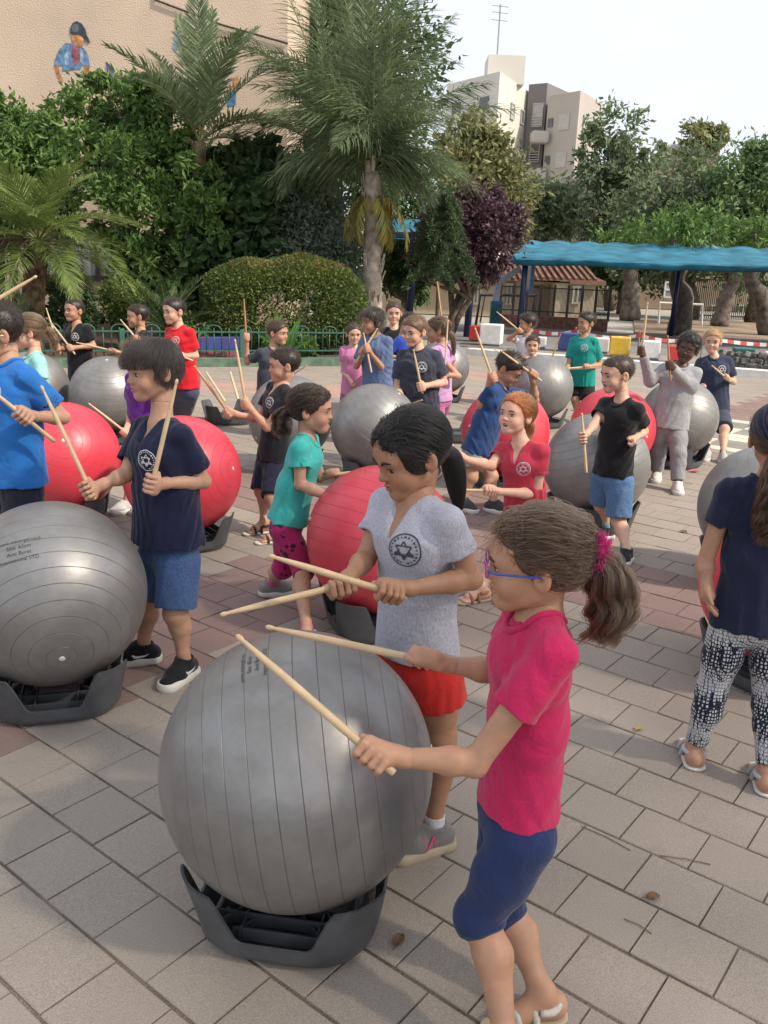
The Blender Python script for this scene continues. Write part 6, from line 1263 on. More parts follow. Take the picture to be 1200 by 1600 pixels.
def make_hair(h, T, E, HR, Hc, hs, hd, root, off, res, rg, ro):
    st = h['style']; hm = pm(hairmat, 'hair', h['col']); sm2 = pm(strandmat, 'strand', tuple(min(1, x*h.get('sc', .5)) for x in h['col'])); n = h.get('n', 500); fine = res < .006
    th = max(.0065, h.get('th', .010)); line = h.get('line', .060)     # hairline height on the forehead
    nv = nrm(HR@V3(0, .74, -.67)); p0 = T(0, .078, line)
    bk = T(0, -.075, h.get('nape', -.078))
    nv = nrm(np.cross(HR[:, 0], p0-bk)); nv = nv if nv@HR[:, 1] > 0 else -nv
    hp = [E((0, -.016, .036), (.071+th, .089+th, .074+th*1.15), k=.012, clip=[(p0, nv)])]
    hp.append(E((0, .034, .048), (.056+th, .050+th, .052+th), k=.012, clip=[(p0, nv)]))
    if st in ('bowl', 'fringe'):
        hp.append(E((0, .010, .046), (.077, .080, .066), k=.015, clip=[(T(0, 0, h.get('fr', .030)), -HR[:, 2])]))
    if st == 'bowl': 
        for sx in (-1, 1): hp.append(E((sx*.052, -.020, .0), (.030, .052, .055), k=.015, clip=[(T(0, .028, 0), HR[:, 1])]))
    if st in ('pony', 'curlpony') and h.get('sides', 1):
        for sx in (-1, 1): sy_ = h.get('sidey', -.012); hp.append(E((sx*.0585, sy_, .030 if sy_ < 0 else .018), (.0200, .050 if sy_ < 0 else .044, .040 if sy_ < 0 else .052), k=.014))
    if st in ('pony', 'curlpony'): nx_, nz_ = h.get('notch', (.040, .030)); hp.append(E((h.get('part', 0), .100, .046), (nx_, .036, nz_), k=.008, op='s'))
    tie = None
    if st in ('pony', 'curlpony'):
        tie = V3(*h.get('tie', (0, -.112, .01))); tw = T(*tie); 
        tail = [tw]+[T(*q) for q in h['tail']]; hp.append(sph(T(*(tie*.93)), .022*hs, .02))
        rr = h.get('tr', [.020, .030, .028, .012])
        for i in range(len(tail)-1): hp.append(cap(tail[i], tail[i+1], rr[min(i, len(rr)-1)]*hs*(.42 if fine else .8), rr[min(i+1, len(rr)-1)]*hs*(.42 if fine else .8), .015))
    if st == 'afro': hp = [E((0, -.010, .044), (.087, .103, .088), k=.012, clip=[(p0, nv)])]
    K = rg.normal(size=(3, 3))*110
    amp = (.0005 if st != 'afro' else .004)*hs
    def dsp(X, Y_, Z): return (amp*(np.sin(K[0, 0]*X+K[0, 1]*Y_+K[0, 2]*Z)+np.sin(K[1, 0]*X+K[1, 1]*Y_+K[1, 2]*Z+1))).astype(np.float32)
    V, F = sdf_verts(hp, res, dsp); ho = off(link('hair', npmesh('hair', V, F), hm, root, True))
    if n <= 0: return
    # strands
    hl = (V-Hc)@HR/hs; ok = np.ones(len(V), bool)
    if tie is not None: ok = (hl[:, 1] > -.11) & (hl[:, 2] > -.08)
    idx = rg.choice(np.flatnonzero(ok), n); P = V[idx]+rg.normal(size=(n, 3))*.002; pts = [P.copy()]; k = 9
    k = 14 if tie is not None else 9; step = h.get('slen', .02)*hs/(k-1)
    core = hp[:2] if st != 'afro' else hp[:1]
    if tie is not None:
        tgt = T(*tie); wdir = rg.normal(size=(n, 3)); lf_ = .011*rg.random(n)**2; wph = rg.uniform(0, 6.28, n); wfr = rg.uniform(1.2, 2.6, n)
        for i in range(k-1):
            s_ = (i+1)/(k-1); Q = pts[0]+(tgt-pts[0])*s_**1.05*.97; d, g_ = sdf_grad(core, Q); lift = (.0015+lf_*math.sin(math.pi*s_)**.6)*hs
            Q = Q+g_*np.maximum(0, lift-d)[:, None]; Q = Q+wdir*(np.sin(6.283*wfr*s_+wph)*.0013*h.get('rough', 1)*math.sin(math.pi*s_)**.5)[:, None]+np.maximum(0, np.sin(9*s_+wph))[:, None]*g_*.0012*h.get('rough', 1); pts.append(Q)
        S = np.stack(pts, 1); curves_obj('hair_strands', S, h.get('r', .0005), h.get('r', .0005)*.8, sm2, ho)
        # tail strands, curled or straight
        nt_ = h.get('nt', n//2); kk = 26 if st == 'curlpony' else 12; tl = np.array(tail); tt = np.linspace(0, 1, kk); base = np.stack([np.interp(tt, np.linspace(0, 1, len(tl)), tl[:, i]) for i in range(3)], 1)
        for _ in range(3): base[1:-1] = (base[:-2]+base[1:-1]*2+base[2:])/4
        spread = np.interp(tt, np.linspace(0, 1, len(rr)), rr)*hs
        ang = rg.uniform(0, 6.283, nt_); rad = np.sqrt(rg.random(nt_)); axd = nrm(tl[-1]-tl[0]); u_ = perp(HR[:, 0], axd); w_ = np.cross(axd, u_)
        S = base[None]+(np.cos(ang)*rad)[:, None, None]*spread[None, :, None]*u_+(np.sin(ang)*rad)[:, None, None]*spread[None, :, None]*w_
        lenf = rg.uniform(.72, 1.05, nt_)
        if st == 'curlpony':
            clump = rg.integers(0, h.get('locks', 26), nt_); lph = rg.uniform(0, 6.283, 64)[clump]; lfr = rg.uniform(.8, 1.35, 64)[clump]*h.get('curl', 3.0); lam = rg.uniform(.5, 1.2, 64)[clump]*h.get('camp', .012)*hs; la = rg.uniform(0, 6.283, 64)[clump]; lr = np.sqrt(rg.random(64))[clump]; lenf = rg.uniform(.72, 1.08, 64)[clump]
            S = base[None]+(np.cos(la)*lr)[:, None, None]*spread[None, :, None]*u_+(np.sin(la)*lr)[:, None, None]*spread[None, :, None]*w_+rg.normal(size=(nt_, 1, 3))*.0040+np.cumsum(rg.normal(size=(nt_, kk, 3)), 1)*.0007
            env = (tt**1.1)[None]; phs = lph[:, None]+6.283*lfr[:, None]*tt[None]
            S = S+((np.cos(phs)*lam[:, None]*env)[..., None]*u_+(np.sin(phs)*lam[:, None]*env)[..., None]*w_)
        # shorten strands by resampling along themselves
        for j in range(nt_):
            q = tt*lenf[j] if lenf[j] <= 1 else tt
            S[j] = np.stack([np.interp(q, tt, S[j][:, i]) for i in range(3)], 1)
        curves_obj('tail_strands', S, h.get('r', .0005), h.get('r', .0005)*.55, sm2, ho)
        if h.get('band'):
            b = MB(); bn = nrm(tl[1]-tl[0]); bu = perp(HR[:, 0], bn); bw = np.cross(bn, bu); b.tube([tl[0]+bn*.006*hs+(math.cos(t)*bu+math.sin(t)*bw)*.017*hs for t in np.linspace(0, 6.283, 18)], .0058*hs, 7, cap=False); off(b.build('hair_band', cmat('hair_band', h['band'], rough=.6), root, True))
        if h.get('wisps'):
            nw = h['wisps']; hp_ = T(0, .060, line+.012); W_ = []
            for i in range(nw):
                r0 = T(rg.uniform(-.05, .05), rg.uniform(.04, .075), line+rg.uniform(-.002, .02)); dv = HR@V3(rg.uniform(-.5, .5), rg.uniform(.2, 1), rg.uniform(-1.2, .4)); l = rg.uniform(.02, .07)*hs
                W_.append([r0+dv*l*t+HR[:, 2]*(-.4*l*t*t)+rg.normal(size=3)*.0012 for t in np.linspace(0, 1, 9)])
            curves_obj('loose_wisps', np.array(W_), h.get('r', .0005)*.7, .0002, sm2, ho)
    else:
        d, nn = sdf_grad(core, P); cr = T(*h.get('crown', (0, -.06, .10))); comb = HR@V3(*h.get('comb', (0, 0, 0)))
        Q = P.copy()
        for i in range(k-1):
            s_ = (i+1)/(k-1)
            if st == 'afro': dv = nn*.8+rg.normal(size=(n, 3))*.9
            elif st == 'short': dv = nn*h.get('lift', .6)+comb+rg.normal(size=(n, 3))*.25
            else:
                dv = (Q-cr); dv /= np.linalg.norm(dv, axis=1)[:, None]; dv = dv*1.0+HR[:, 2]*(-.35-.7*s_)+comb+rg.normal(size=(n, 3))*.12
            dv /= np.linalg.norm(dv, axis=1)[:, None]+1e-9; Q = Q+dv*step
            if st not in ('afro',):
                dd, gg = sdf_grad(hp[:3], Q, .003); Q = Q+gg*np.maximum(0, .0015-dd)[:, None]
            ql = (Q-Hc)@HR/hs; stop = (ql[:, 1] > .03) & (ql[:, 2] < h.get('fr', .045)-.010); Q = np.where(stop[:, None], pts[-1], Q)
            pts.append(Q.copy())
        curves_obj('hair_strands', np.stack(pts, 1), h.get('r', .0006), h.get('r', .0006)*.35, sm2, ho)
# ---------------------------------------------------------------- special cloth
def spotcloth(name, base, spot, scale, thr):
    m = clothmat(name, base); t = m.node_tree; N = t.nodes.new; Lk = t.links.new; b = [x for x in t.nodes if x.type == 'BSDF_PRINCIPLED'][0]; hs = b.inputs['Base Color'].links[0].from_node
    tcx = N('ShaderNodeTexCoord'); ns = N('ShaderNodeTexNoise'); ns.inputs['Scale'].default_value = 30; Lk(tcx.outputs['Object'], ns.inputs['Vector'])
    v = N('ShaderNodeTexVoronoi'); v.inputs['Scale'].default_value = scale; v.inputs['Randomness'].default_value = .8
    ad = N('ShaderNodeMix'); ad.data_type = 'RGBA'; ad.inputs['Factor'].default_value = .03; Lk(tcx.outputs['Object'], ad.inputs['A']); Lk(ns.outputs['Color'], ad.inputs['B']); Lk(ad.outputs['Result'], v.inputs['Vector'])
    g = N('ShaderNodeMath'); g.operation = 'LESS_THAN'; g.inputs[1].default_value = thr; Lk(v.outputs['Distance'], g.inputs[0])
    mx = N('ShaderNodeMix'); mx.data_type = 'RGBA'; Lk(hs.outputs['Color'], mx.inputs['A']); mx.inputs['B'].default_value = (*spot, 1); Lk(g.outputs[0], mx.inputs['Factor']); Lk(mx.outputs['Result'], b.inputs['Base Color']); return m
def netcloth(name):
    m = clothmat(name, (.55, .56, .58)); t = m.node_tree; N = t.nodes.new; Lk = t.links.new; b = [x for x in t.nodes if x.type == 'BSDF_PRINCIPLED'][0]; hs = b.inputs['Base Color'].links[0].from_node
    tcx = N('ShaderNodeTexCoord'); mp_ = N('ShaderNodeMapping'); mp_.inputs['Scale'].default_value = (1, 1, .75); Lk(tcx.outputs['Object'], mp_.inputs[0])
    v = N('ShaderNodeTexVoronoi'); v.feature = 'DISTANCE_TO_EDGE'; v.inputs['Scale'].default_value = 105; v.inputs['Randomness'].default_value = .35; Lk(mp_.outputs[0], v.inputs['Vector'])
    sp = N('ShaderNodeSeparateXYZ'); Lk(tcx.outputs['Object'], sp.inputs[0]); m1 = N('ShaderNodeMath'); m1.operation = 'MULTIPLY'; m1.inputs[1].default_value = 34; Lk(sp.outputs['Z'], m1.inputs[0]); sn = N('ShaderNodeMath'); sn.operation = 'SINE'; Lk(m1.outputs[0], sn.inputs[0])
    mr = N('ShaderNodeMapRange'); mr.inputs['From Min'].default_value = -1; mr.inputs['From Max'].default_value = 1; mr.inputs['To Min'].default_value = .06; mr.inputs['To Max'].default_value = .22; Lk(sn.outputs[0], mr.inputs['Value'])
    g = N('ShaderNodeMath'); g.operation = 'LESS_THAN'; Lk(v.outputs['Distance'], g.inputs[0]); Lk(mr.outputs['Result'], g.inputs[1])
    mx = N('ShaderNodeMix'); mx.data_type = 'RGBA'; Lk(hs.outputs['Color'], mx.inputs['A']); mx.inputs['B'].default_value = (.012, .015, .035, 1); Lk(g.outputs[0], mx.inputs['Factor']); Lk(mx.outputs['Result'], b.inputs['Base Color']); return m
NAVY = (.010, .013, .042); BLACK = (.010, .010, .012); TAN = (.43, .235, .15); LIGHT = (.56, .34, .245); MID = (.48, .275, .185); DARK = (.085, .042, .027); OLV = (.36, .19, .115)
HB = (.016, .010, .007); HBR = (.045, .026, .015); HLB = (.12, .072, .038); HRED = (.30, .095, .03); HBL = (.30, .19, .09)
# ---------------------------------------------------------------- the girl in pink, nearest
p1 = person('girl in pink shirt and blue leggings with pink glasses, nearest the camera', 1.55, 1.0, -84, (808, 1262), (850, 968), (836, 882), -97, 4, 2, res=.0036, skin=TAN,
    L=dict(e=(742, 1192, -.13), h=(584, 1180, -.14), tip=(369, 992, -.02), lab='wooden drumstick in the near hand of the girl in pink, crossing the big ball', back=.05),
    R=dict(e=(778, 1050, .13), h=(663, 1032, .12), tip=(415, 979, .18), lab='wooden drumstick in the far hand of the girl in pink', back=.05),
    feet=((792, 1690, -80), (845, 1592, -70)), knees=((748, 1432, -.06), (786, 1425, .07)), shirt=dict(col=(.50, .018, .095), sleeve=.50, hem=.97, loose=.006, flare=.004, wr=.0030),
    bottom=dict(kind='leggings', col=(.018, .031, .100), len=1.09), shoes=dict(kind='sandal', col=(.50, .47, .40), solem=m_sole_t), glasses=((.42, .06, .30), (.02, .09, .42)),
    hair=dict(style='curlpony', col=(.075, .044, .026), n=9000, nt=3600, sc=.5, line=.074, tie=(0, -.106, .030), tail=[(0, -.138, .010), (0, -.155, -.055), (0, -.158, -.110), (0, -.140, -.165)], tr=[.018, .036, .046, .042, .030], th=.007, r=.00055, curl=2.8, camp=.018, rough=3.6, wisps=220, locks=34))
tw = p1['T'](0, -.120, .026); rg = np.random.default_rng(3); n_ = 1500; d_ = rg.normal(size=(n_, 3)); d_ /= np.linalg.norm(d_, axis=1)[:, None]; ax_ = p1['HR']@V3(0, -1, -.2); d_ -= np.outer(d_@ax_, ax_)*.45
pp = tw+np.outer(rg.uniform(-.008, .012, n_), ax_); S_ = np.stack([pp+d_*t*.046*rg.uniform(.6, 1.1, n_)[:, None]+rg.normal(size=(n_, 3))*.0014*(t > 0) for t in np.linspace(0, 1, 5)], 1)
sm_ = p1['off'](MB().lathe([(.012, -.018), (.027, -.010), (.027, .010), (.012, .018)], 18, 0, tw, np.stack([perp((0, 0, 1), nrm(ax_)), np.cross(nrm(ax_), perp((0, 0, 1), nrm(ax_))), nrm(ax_)], 1)).build('scrunchie', cmat('scrunchie', (.55, .03, .20)), p1['root'], True))
curves_obj('tinsel', S_, .0006, .0004, cmat('tinsel_pink', (.68, .05, .28), rough=.35), sm_)
# ---------------------------------------------------------------- the girl in light grey
p2 = person('girl in light grey emblem shirt and red shorts with black ponytail', 2.12, 1.06, -48, (652, 1032), (652, 788), (642, 712), -62, 20, 0, res=.0042, skin=OLV, gaze=1, brow=(.008, .006, .005),
    L=dict(e=(737, 905, -.08), h=(607, 925, -.20), tip=(420, 868, -.30), lab='wooden drumstick in the left hand of the girl in light grey', back=.05),
    R=dict(e=(572, 872, .02), h=(533, 915, -.14), tip=(344, 961, -.26), lab='wooden drumstick in the right hand of the girl in light grey, lower of her two', back=.05),
    feet=((676, 1325, -62), (600, 1300, -62)), knees=((688, 1150, -.04), None), shirt=dict(col=(.40, .405, .47), mel=.10, sleeve=.55, hem=.93, neck='v', loose=.010, logo=(.050, .115, .040, 'k')),
    bottom=dict(kind='shorts', col=(.50, .022, .018), len=.36), shoes=dict(kind='sneaker', col=(.17, .165, .155), sole=m_sole_t, mark='N', sock=(.55, .52, .55), sockh=.035, lace=(.25, .24, .22)),
    hair=dict(style='pony', col=(.006, .005, .005), n=6500, nt=1800, notch=(.021, .040), part=-.004, sidey=.010, line=.054, nape=-.095, tie=(0, -.094, -.018), tail=[(0, -.110, -.042), (0, -.112, -.090), (0, -.104, -.150), (0, -.094, -.205)], tr=[.022, .030, .032, .026, .012], th=.007, r=.0005, band=(.30, .62, .18), wisps=40))
# ---------------------------------------------------------------- the boy in navy
p3 = person('boy in navy emblem shirt and blue shorts with black trainers', 3.12, 1.08, -42, (264, 858), (256, 676), (240, 580), -52, 6, 0, res=.0050, skin=MID,
    R=dict(e=(196, 742, -.02), h=(141, 765, -.12), tip=(64, 602, -.02), lab='wooden drumstick in the right hand of the boy in navy, leaning left', back=.04),
    L=dict(e=(318, 752, -.03), h=(238, 756, -.20), tip=(277, 592, -.16), lab='upright wooden drumstick in the left hand of the boy in navy', back=.03),
    feet=((289, 1058, -22), (226, 1034, -72)), shirt=dict(col=NAVY, sleeve=.72, hem=.93, neck='v', loose=.028, flare=.016, logo=(.052, .125, .036, 'w'), wr=.0045),
    bottom=dict(kind='shorts', col=(.055, .105, .235), mel=.25, len=.88), shoes=dict(kind='sneaker', col=(.012, .012, .014), mark='swoosh'),
    hair=dict(style='fringe', col=(.014, .009, .007), n=6500, slen=.040, fr=.030, th=.008, crown=(0, -.05, .12), comb=(.15, .35, 0), r=.0007, nape=-.065))
# ---------------------------------------------------------------- left edge
person('boy in bright blue emblem shirt cut off by the left edge', 3.45, 1.10, -38, (24, 752), (20, 574), (-6, 523), -55, 14, res=.006, skin=MID, glasses=((.6, .62, .65), (.62, .68, .74)),
    L=dict(e=(98, 652, 0), h=(36, 650, -.18), tip=(-28, 598, -.25), lab='drumstick in the left hand of the boy in bright blue', back=.04),
    R=dict(e=(-62, 640, .0), h=(-66, 505, -.05), tip=(58, 431, 0), lab='pale drumstick raised at the left edge above the boy in bright blue', back=.03),
    feet=((40, 985), (-20, 985)), shirt=dict(col=(.022, .16, .50), sleeve=.72, hem=1.0, loose=.024, logo=(.050, .105, .034, 'w')), bottom=dict(kind='pants', col=(.022, .024, .040), len=1.9), shoes=dict(kind='sneaker', col=(.05, .05, .05)),
    hair=dict(style='short', col=HB, n=1200, slen=.03, lift=.5, comb=(0, .4, .1)))
person('girl with light brown ponytail behind the boy in bright blue', 5.3, 1.0, -58, (58, 650), (58, 560), (44, 520), -68, 6, res=.0075, skin=LIGHT, feet=((70, 790), (45, 790)),
    shirt=dict(col=(.28, .58, .55), sleeve=.5, hem=1.3), bottom=dict(kind='leggings', col=(.03, .03, .05), len=1.9), shoes=dict(kind='sneaker', col=(.4, .4, .4)),
    hair=dict(style='curlpony', col=HLB, n=1000, nt=500, tie=(0, -.104, .022), tail=[(0, -.135, .0), (0, -.15, -.06), (0, -.145, -.13)], tr=[.016, .030, .030, .014], r=.0009, curl=1.2, camp=.008, band=(.7, .7, .7)))
person('boy in black V neck shirt singing far left by the fence', 8.3, 1.04, -24, (128, 590), (122, 511), (116, 486), -32, -4, res=.009, skin=TAN, mouth='open',
    R=dict(h=(92, 543, -.20), tip=(72, 481, -.15), lab='drumstick in the right hand of the singing boy in black', brown=0), L=dict(e=(146, 540, -.05), h=(110, 544, -.24), tip=(78, 502, -.2), lab='drumstick in the left hand of the singing boy in black'),
    shirt=dict(col=BLACK, sleeve=.7, neck='v', hem=1.02, loose=.022, logo=(.05, .115, .036, 'w')), bottom=dict(kind='shorts', col=(.03, .03, .04), len=.9), shoes=dict(kind='sneaker', col=(.1, .1, .1)), hair=dict(style='short', col=HB, n=500, slen=.012, th=.006, r=.0009))
person('boy with cropped hair and dark shirt behind the boy in navy', 8.0, 1.04, -48, (226, 605), (222, 522), (215, 495), -68, 2, res=.009, skin=TAN,
    R=dict(h=(176, 548, -.12), tip=(119, 535, -.15), lab='drumstick pointing left from the boy with cropped hair'), L=dict(h=(214, 530, -.25), tip=(188, 499, -.2), lab='drumstick slanting up in front of the boy with cropped hair'),
    shirt=dict(col=(.012, .012, .018), sleeve=.7, neck='v', hem=1.02, loose=.022), bottom=dict(kind='shorts', col=(.03, .03, .05), len=.95), shoes=dict(kind='sneaker', col=(.1, .1, .1)), hair=dict(style='short', col=HB, n=500, slen=.012, th=.007, r=.0009))
person('child in purple shirt hidden behind the boy in navy', 5.4, 1.02, -40, (225, 700), (224, 590), (216, 560), -55, 10, res=.008, skin=LIGHT, feet=((232, 800), (200, 800)),
    R=dict(h=(197, 676, -.12), tip=(138, 630, -.15), lab='drumstick over the left red ball held by the child in purple'), shirt=dict(col=(.11, .022, .24), sleeve=.6, hem=1.05), bottom=dict(kind='shorts', col=(.05, .03, .08), len=.8), shoes=dict(kind='sneaker', col=(.55, .55, .55)),
    hair=dict(style='short', col=HBR, n=900, slen=.05, lift=.5, r=.0009))
person('boy in red emblem shirt by the green fence', 7.5, 1.08, -32, (288, 606), (283, 517), (272, 487), -42, 4, res=.008, skin=LIGHT,
    L=dict(e=(306, 556, -.02), h=(282, 556, -.22), tip=(240, 540, -.3), lab='drumstick in the left hand of the boy in red'), R=dict(h=(262, 560, -.25), tip=(225, 600, -.3), lab='drumstick in the right hand of the boy in red'), feet=((298, 668), (280, 668)),
    shirt=dict(col=(.55, .012, .022), sleeve=.72, hem=1.0, loose=.024, logo=(.045, .105, .034, 'w')), bottom=dict(kind='shorts', col=(.055, .060, .11), len=1.02), shoes=dict(kind='sneaker', col=(.2, .2, .2)), hair=dict(style='short', col=HB, n=700, slen=.016, th=.008, r=.0009, comb=(0, .3, .2)))
# ---------------------------------------------------------------- middle
person('boy in dark grey shirt raising a drumstick before the hedge', 8.0, 1.06, 38, (420, 645), (424, 550), (434, 521), 66, 2, res=.008, skin=MID, mouth='smile',
    R=dict(e=(386, 566, .0), h=(385, 527, -.05), tip=(381, 467, -.05), lab='drumstick held upright before the hedge by the boy in dark grey', brown=1), L=dict(h=(450, 590, -.2), tip=(480, 570, -.3), lab='drumstick in the low hand of the boy in dark grey'),
    shirt=dict(col=(.050, .056, .075), sleeve=.66, hem=1.02, loose=.022), bottom=dict(kind='shorts', col=(.03, .03, .04), len=.95), shoes=dict(kind='sneaker', col=(.15, .15, .15)), hair=dict(style='short', col=HBR, n=800, slen=.024, th=.010, r=.0009))
person('boy in black V neck shirt with shaved sides holding two drumsticks', 5.05, .97, -58, (426, 718), (440, 607), (444, 572), -74, 4, res=.0065, skin=MID,
    R=dict(e=(404, 655, .05), h=(357, 645, -.02), tip=(303, 571, -.02), lab='brown drumstick slanting left from the boy with shaved sides', brown=1, back=.03), L=dict(e=(418, 668, -.10), h=(384, 631, -.10), tip=(367, 530, -.10), lab='upright drumstick held by the boy with shaved sides', back=.03),
    feet=((433, 846), (413, 832)), shirt=dict(col=(.010, .011, .017), sleeve=.62, neck='v', hem=1.0, loose=.014, logo=(.05, .115, .034, 'w')), bottom=dict(kind='shorts', col=(.012, .014, .035), len=.98), shoes=dict(kind='sandal', col=(.04, .03, .03)), hair=dict(style='short', col=HB, n=900, slen=.018, th=.008, lift=.5, comb=(0, .3, .4), r=.0008))
m_heart = spotcloth('heart_leggings', (.42, .022, .125), (.035, .012, .045), 26, .34)
p12 = person('girl in turquoise shirt and pink heart leggings leaning to the red ball', 3.78, 1.0, 84, (450, 812), (477, 690), (487, 642), 84, 2, res=.0055, skin=MID, mouth='open',
    R=dict(e=(469, 757, -.12), h=(540, 787, -.16), tip=(592, 764, -.10), lab='drumstick in the near hand of the girl in turquoise', back=.12), L=dict(e=(500, 745, .14), h=(520, 742, .12), tip=(575, 735, .12), lab='drumstick in the far hand of the girl in turquoise', back=.12),
    feet=((424, 930, 100), (479, 1012, 70)), knees=((442, 888, .05), (474, 890, -.08)), shirt=dict(col=(.055, .46, .42), sleeve=.48, hem=1.0, loose=.010, flare=.014), bottom=dict(kind='leggings', col=(.4, .02, .1), mat=m_heart, len=1.10), shoes=dict(kind='sneaker', col=(.22, .20, .20), sock=(.62, .10, .28), sockh=.05),
    hair=dict(style='curlpony', col=(.034, .020, .012), n=4500, nt=1500, line=.060, tie=(0, -.104, .004), tail=[(0, -.130, -.015), (0, -.150, -.055), (0, -.140, -.105), (0, -.135, -.135)], tr=[.016, .034, .044, .038], th=.010, r=.0007, curl=2.2, camp=.014, rough=1.8, band=(.62, .6, .66), wisps=30))
person('small girl in pink shirt in front of the hedge', 8.7, .98, 0, (551, 612), (553, 546), (553, 523), 14, 4, res=.009, skin=LIGHT,
    R=dict(e=(536, 580, 0), h=(552, 600, -.15), fist=(0, -1, .2)), L=dict(h=(566, 590, -.2), fist=(0, -1, .2)), shirt=dict(col=(.58, .20, .38), sleeve=.5, hem=1.06), bottom=dict(kind='leggings', col=(.3, .1, .2), len=1.4), shoes=dict(kind='sneaker', col=(.5, .3, .4)),
    hair=dict(style='pony', col=HBR, n=500, nt=150, line=.062, tie=(0, -.10, .03), tail=[(0, -.12, 0), (0, -.13, -.08)], tr=[.014, .02, .012], r=.001))
person('boy in grey blue shirt with dark bowl haircut holding sticks to his chest', 7.7, 1.12, -34, (590, 615), (590, 530), (581, 503), -52, 4, res=.008, skin=TAN,
    R=dict(e=(557, 572, .0), h=(567, 549, -.18), tip=(590, 513, -.14), lab='drumstick held across the chest of the boy with bowl haircut', back=.12), L=dict(e=(604, 583, -.05), h=(573, 545, -.24), tip=(568, 520, -.22), lab='drumstick in the upper hand of the boy with bowl haircut', back=.1),
    shirt=dict(col=(.105, .15, .27), sleeve=.75, hem=1.06, loose=.024), bottom=dict(kind='shorts', col=(.04, .04, .06), len=1.0), shoes=dict(kind='sneaker', col=(.1, .1, .1)), hair=dict(style='bowl', col=HB, n=1200, slen=.06, fr=.022, th=.016, nape=-.085, r=.0009))
person('boy in black shirt far back between the other children', 9.1, 1.14, 0, (616, 600), (615, 517), (615, 490), 4, 2, res=.009, skin=LIGHT,
    shirt=dict(col=BLACK, sleeve=.7, hem=1.02), bottom=dict(kind='shorts', col=(.03, .03, .03), len=.9), shoes=dict(kind='sneaker', col=(.1, .1, .1)), hair=dict(style='short', col=HBR, n=500, slen=.018, th=.009, r=.001))
person('child in royal blue shirt bending away behind the boy in charcoal', 8.3, 1.02, 75, (608, 598), (626, 532), (640, 508), 100, 35, res=.009, skin=TAN,
    R=dict(h=(632, 560, -.2), tip=(612, 563, -.25), lab='drumstick end poking out beside the child in royal blue'), L=dict(h=(640, 560, .1), fist=(1, 0, .2)), shirt=dict(col=(.012, .045, .30), sleeve=.7, hem=1.02, loose=.024), bottom=dict(kind='shorts', col=(.03, .03, .05), len=.9), shoes=dict(kind='sneaker', col=(.1, .1, .1)), hair=dict(style='short', col=HB, n=500, slen=.018, th=.010, r=.001))
person('sturdy boy in charcoal emblem shirt with short brown hair', 6.85, 1.13, -18, (655, 652), (657, 553), (648, 519), -40, 8, res=.007, skin=LIGHT, fat=1.14,
    L=dict(e=(694, 598, -.02), h=(658, 604, -.24), tip=(646, 546, -.24), lab='drumstick upright in the left hand of the sturdy boy in charcoal', back=.03), R=dict(e=(620, 606, 0), h=(634, 634, -.2), tip=(660, 625, -.35), lab='drumstick low in the right hand of the sturdy boy in charcoal', back=.04),
    feet=((680, 745), (640, 745)), shirt=dict(col=(.038, .043, .062), sleeve=.72, hem=1.08, loose=.024, logo=(.050, .115, .036, 'w')), bottom=dict(kind='shorts', col=(.05, .055, .08), len=.95), shoes=dict(kind='sneaker', col=(.1, .1, .1)), hair=dict(style='short', col=(.10, .058, .030), n=1000, slen=.020, th=.009, r=.0009, comb=(0, .4, .1)))
person('girl in lilac shirt and pink leggings with long brown ponytail', 7.75, 1.08, -125, (688, 622), (693, 545), (684, 517), -92, 6, res=.008, skin=TAN,
    L=dict(e=(716, 588, -.10), h=(694, 585, -.18), tip=(700, 500, -.1), lab='drumstick raised by the girl in lilac', back=.04), R=dict(h=(672, 590, .1), fist=(-1, 0, .3)), feet=((697, 702, -100), (688, 692, -100)),
    shirt=dict(col=(.50, .28, .50), sleeve=.5, hem=1.04, loose=.010), bottom=dict(kind='leggings', col=(.36, .11, .23), len=1.5), shoes=dict(kind='sneaker', col=(.4, .3, .35)),
    hair=dict(style='curlpony', col=(.065, .038, .022), n=900, nt=500, line=.062, tie=(0, -.10, -.01), tail=[(0, -.125, -.05), (0.0, -.135, -.13), (.0, -.13, -.22)], tr=[.015, .026, .026, .010], r=.0011, curl=1.0, camp=.006))
# ---------------------------------------------------------------- right
person('boy in white shirt rubbing his face in the back', 10.4, 1.08, -68, (822, 592), (823, 530), (824, 506), -80, 4, res=.009, skin=TAN,
    R=dict(e=(794, 530, -.05), h=(812, 517, -.18), tip=(776, 487, -.2), lab='drumstick upright left of the boy in white', back=.03), L=dict(h=(800, 560, -.2), tip=(770, 545, -.25), lab='drumstick low before the boy in white'),
    shirt=dict(col=(.62, .62, .66), sleeve=.6, hem=1.04, loose=.022), bottom=dict(kind='shorts', col=(.04, .04, .06), len=.95), shoes=dict(kind='sneaker', col=(.3, .3, .3)), hair=dict(style='short', col=HB, n=700, slen=.026, th=.014, r=.0011))
person('boy in blue emblem shirt grimacing behind the red haired girl', 9.25, 1.0, -8, (836, 640), (835, 566), (832, 540), -10, 2, res=.008, skin=LIGHT, mouth='open',
    L=dict(e=(866, 598, -.02), h=(857, 574, -.20), tip=(876, 522, -.2), lab='brown drumstick raised in the left hand of the boy in blue', brown=1, back=.03), R=dict(e=(815, 600, 0), h=(826, 585, -.2), tip=(788, 560, -.28), lab='drumstick in the right hand of the boy in blue', back=.03), feet=((848, 675), (824, 675)),
    shirt=dict(col=(.025, .135, .46), sleeve=.66, hem=1.03, loose=.022, logo=(.045, .11, .036, 'w')), bottom=dict(kind='shorts', col=(.04, .05, .1), len=.95), shoes=dict(kind='sneaker', col=(.2, .2, .2)), hair=dict(style='short', col=HBR, n=800, slen=.020, th=.010, r=.001, comb=(0, .5, .1)))
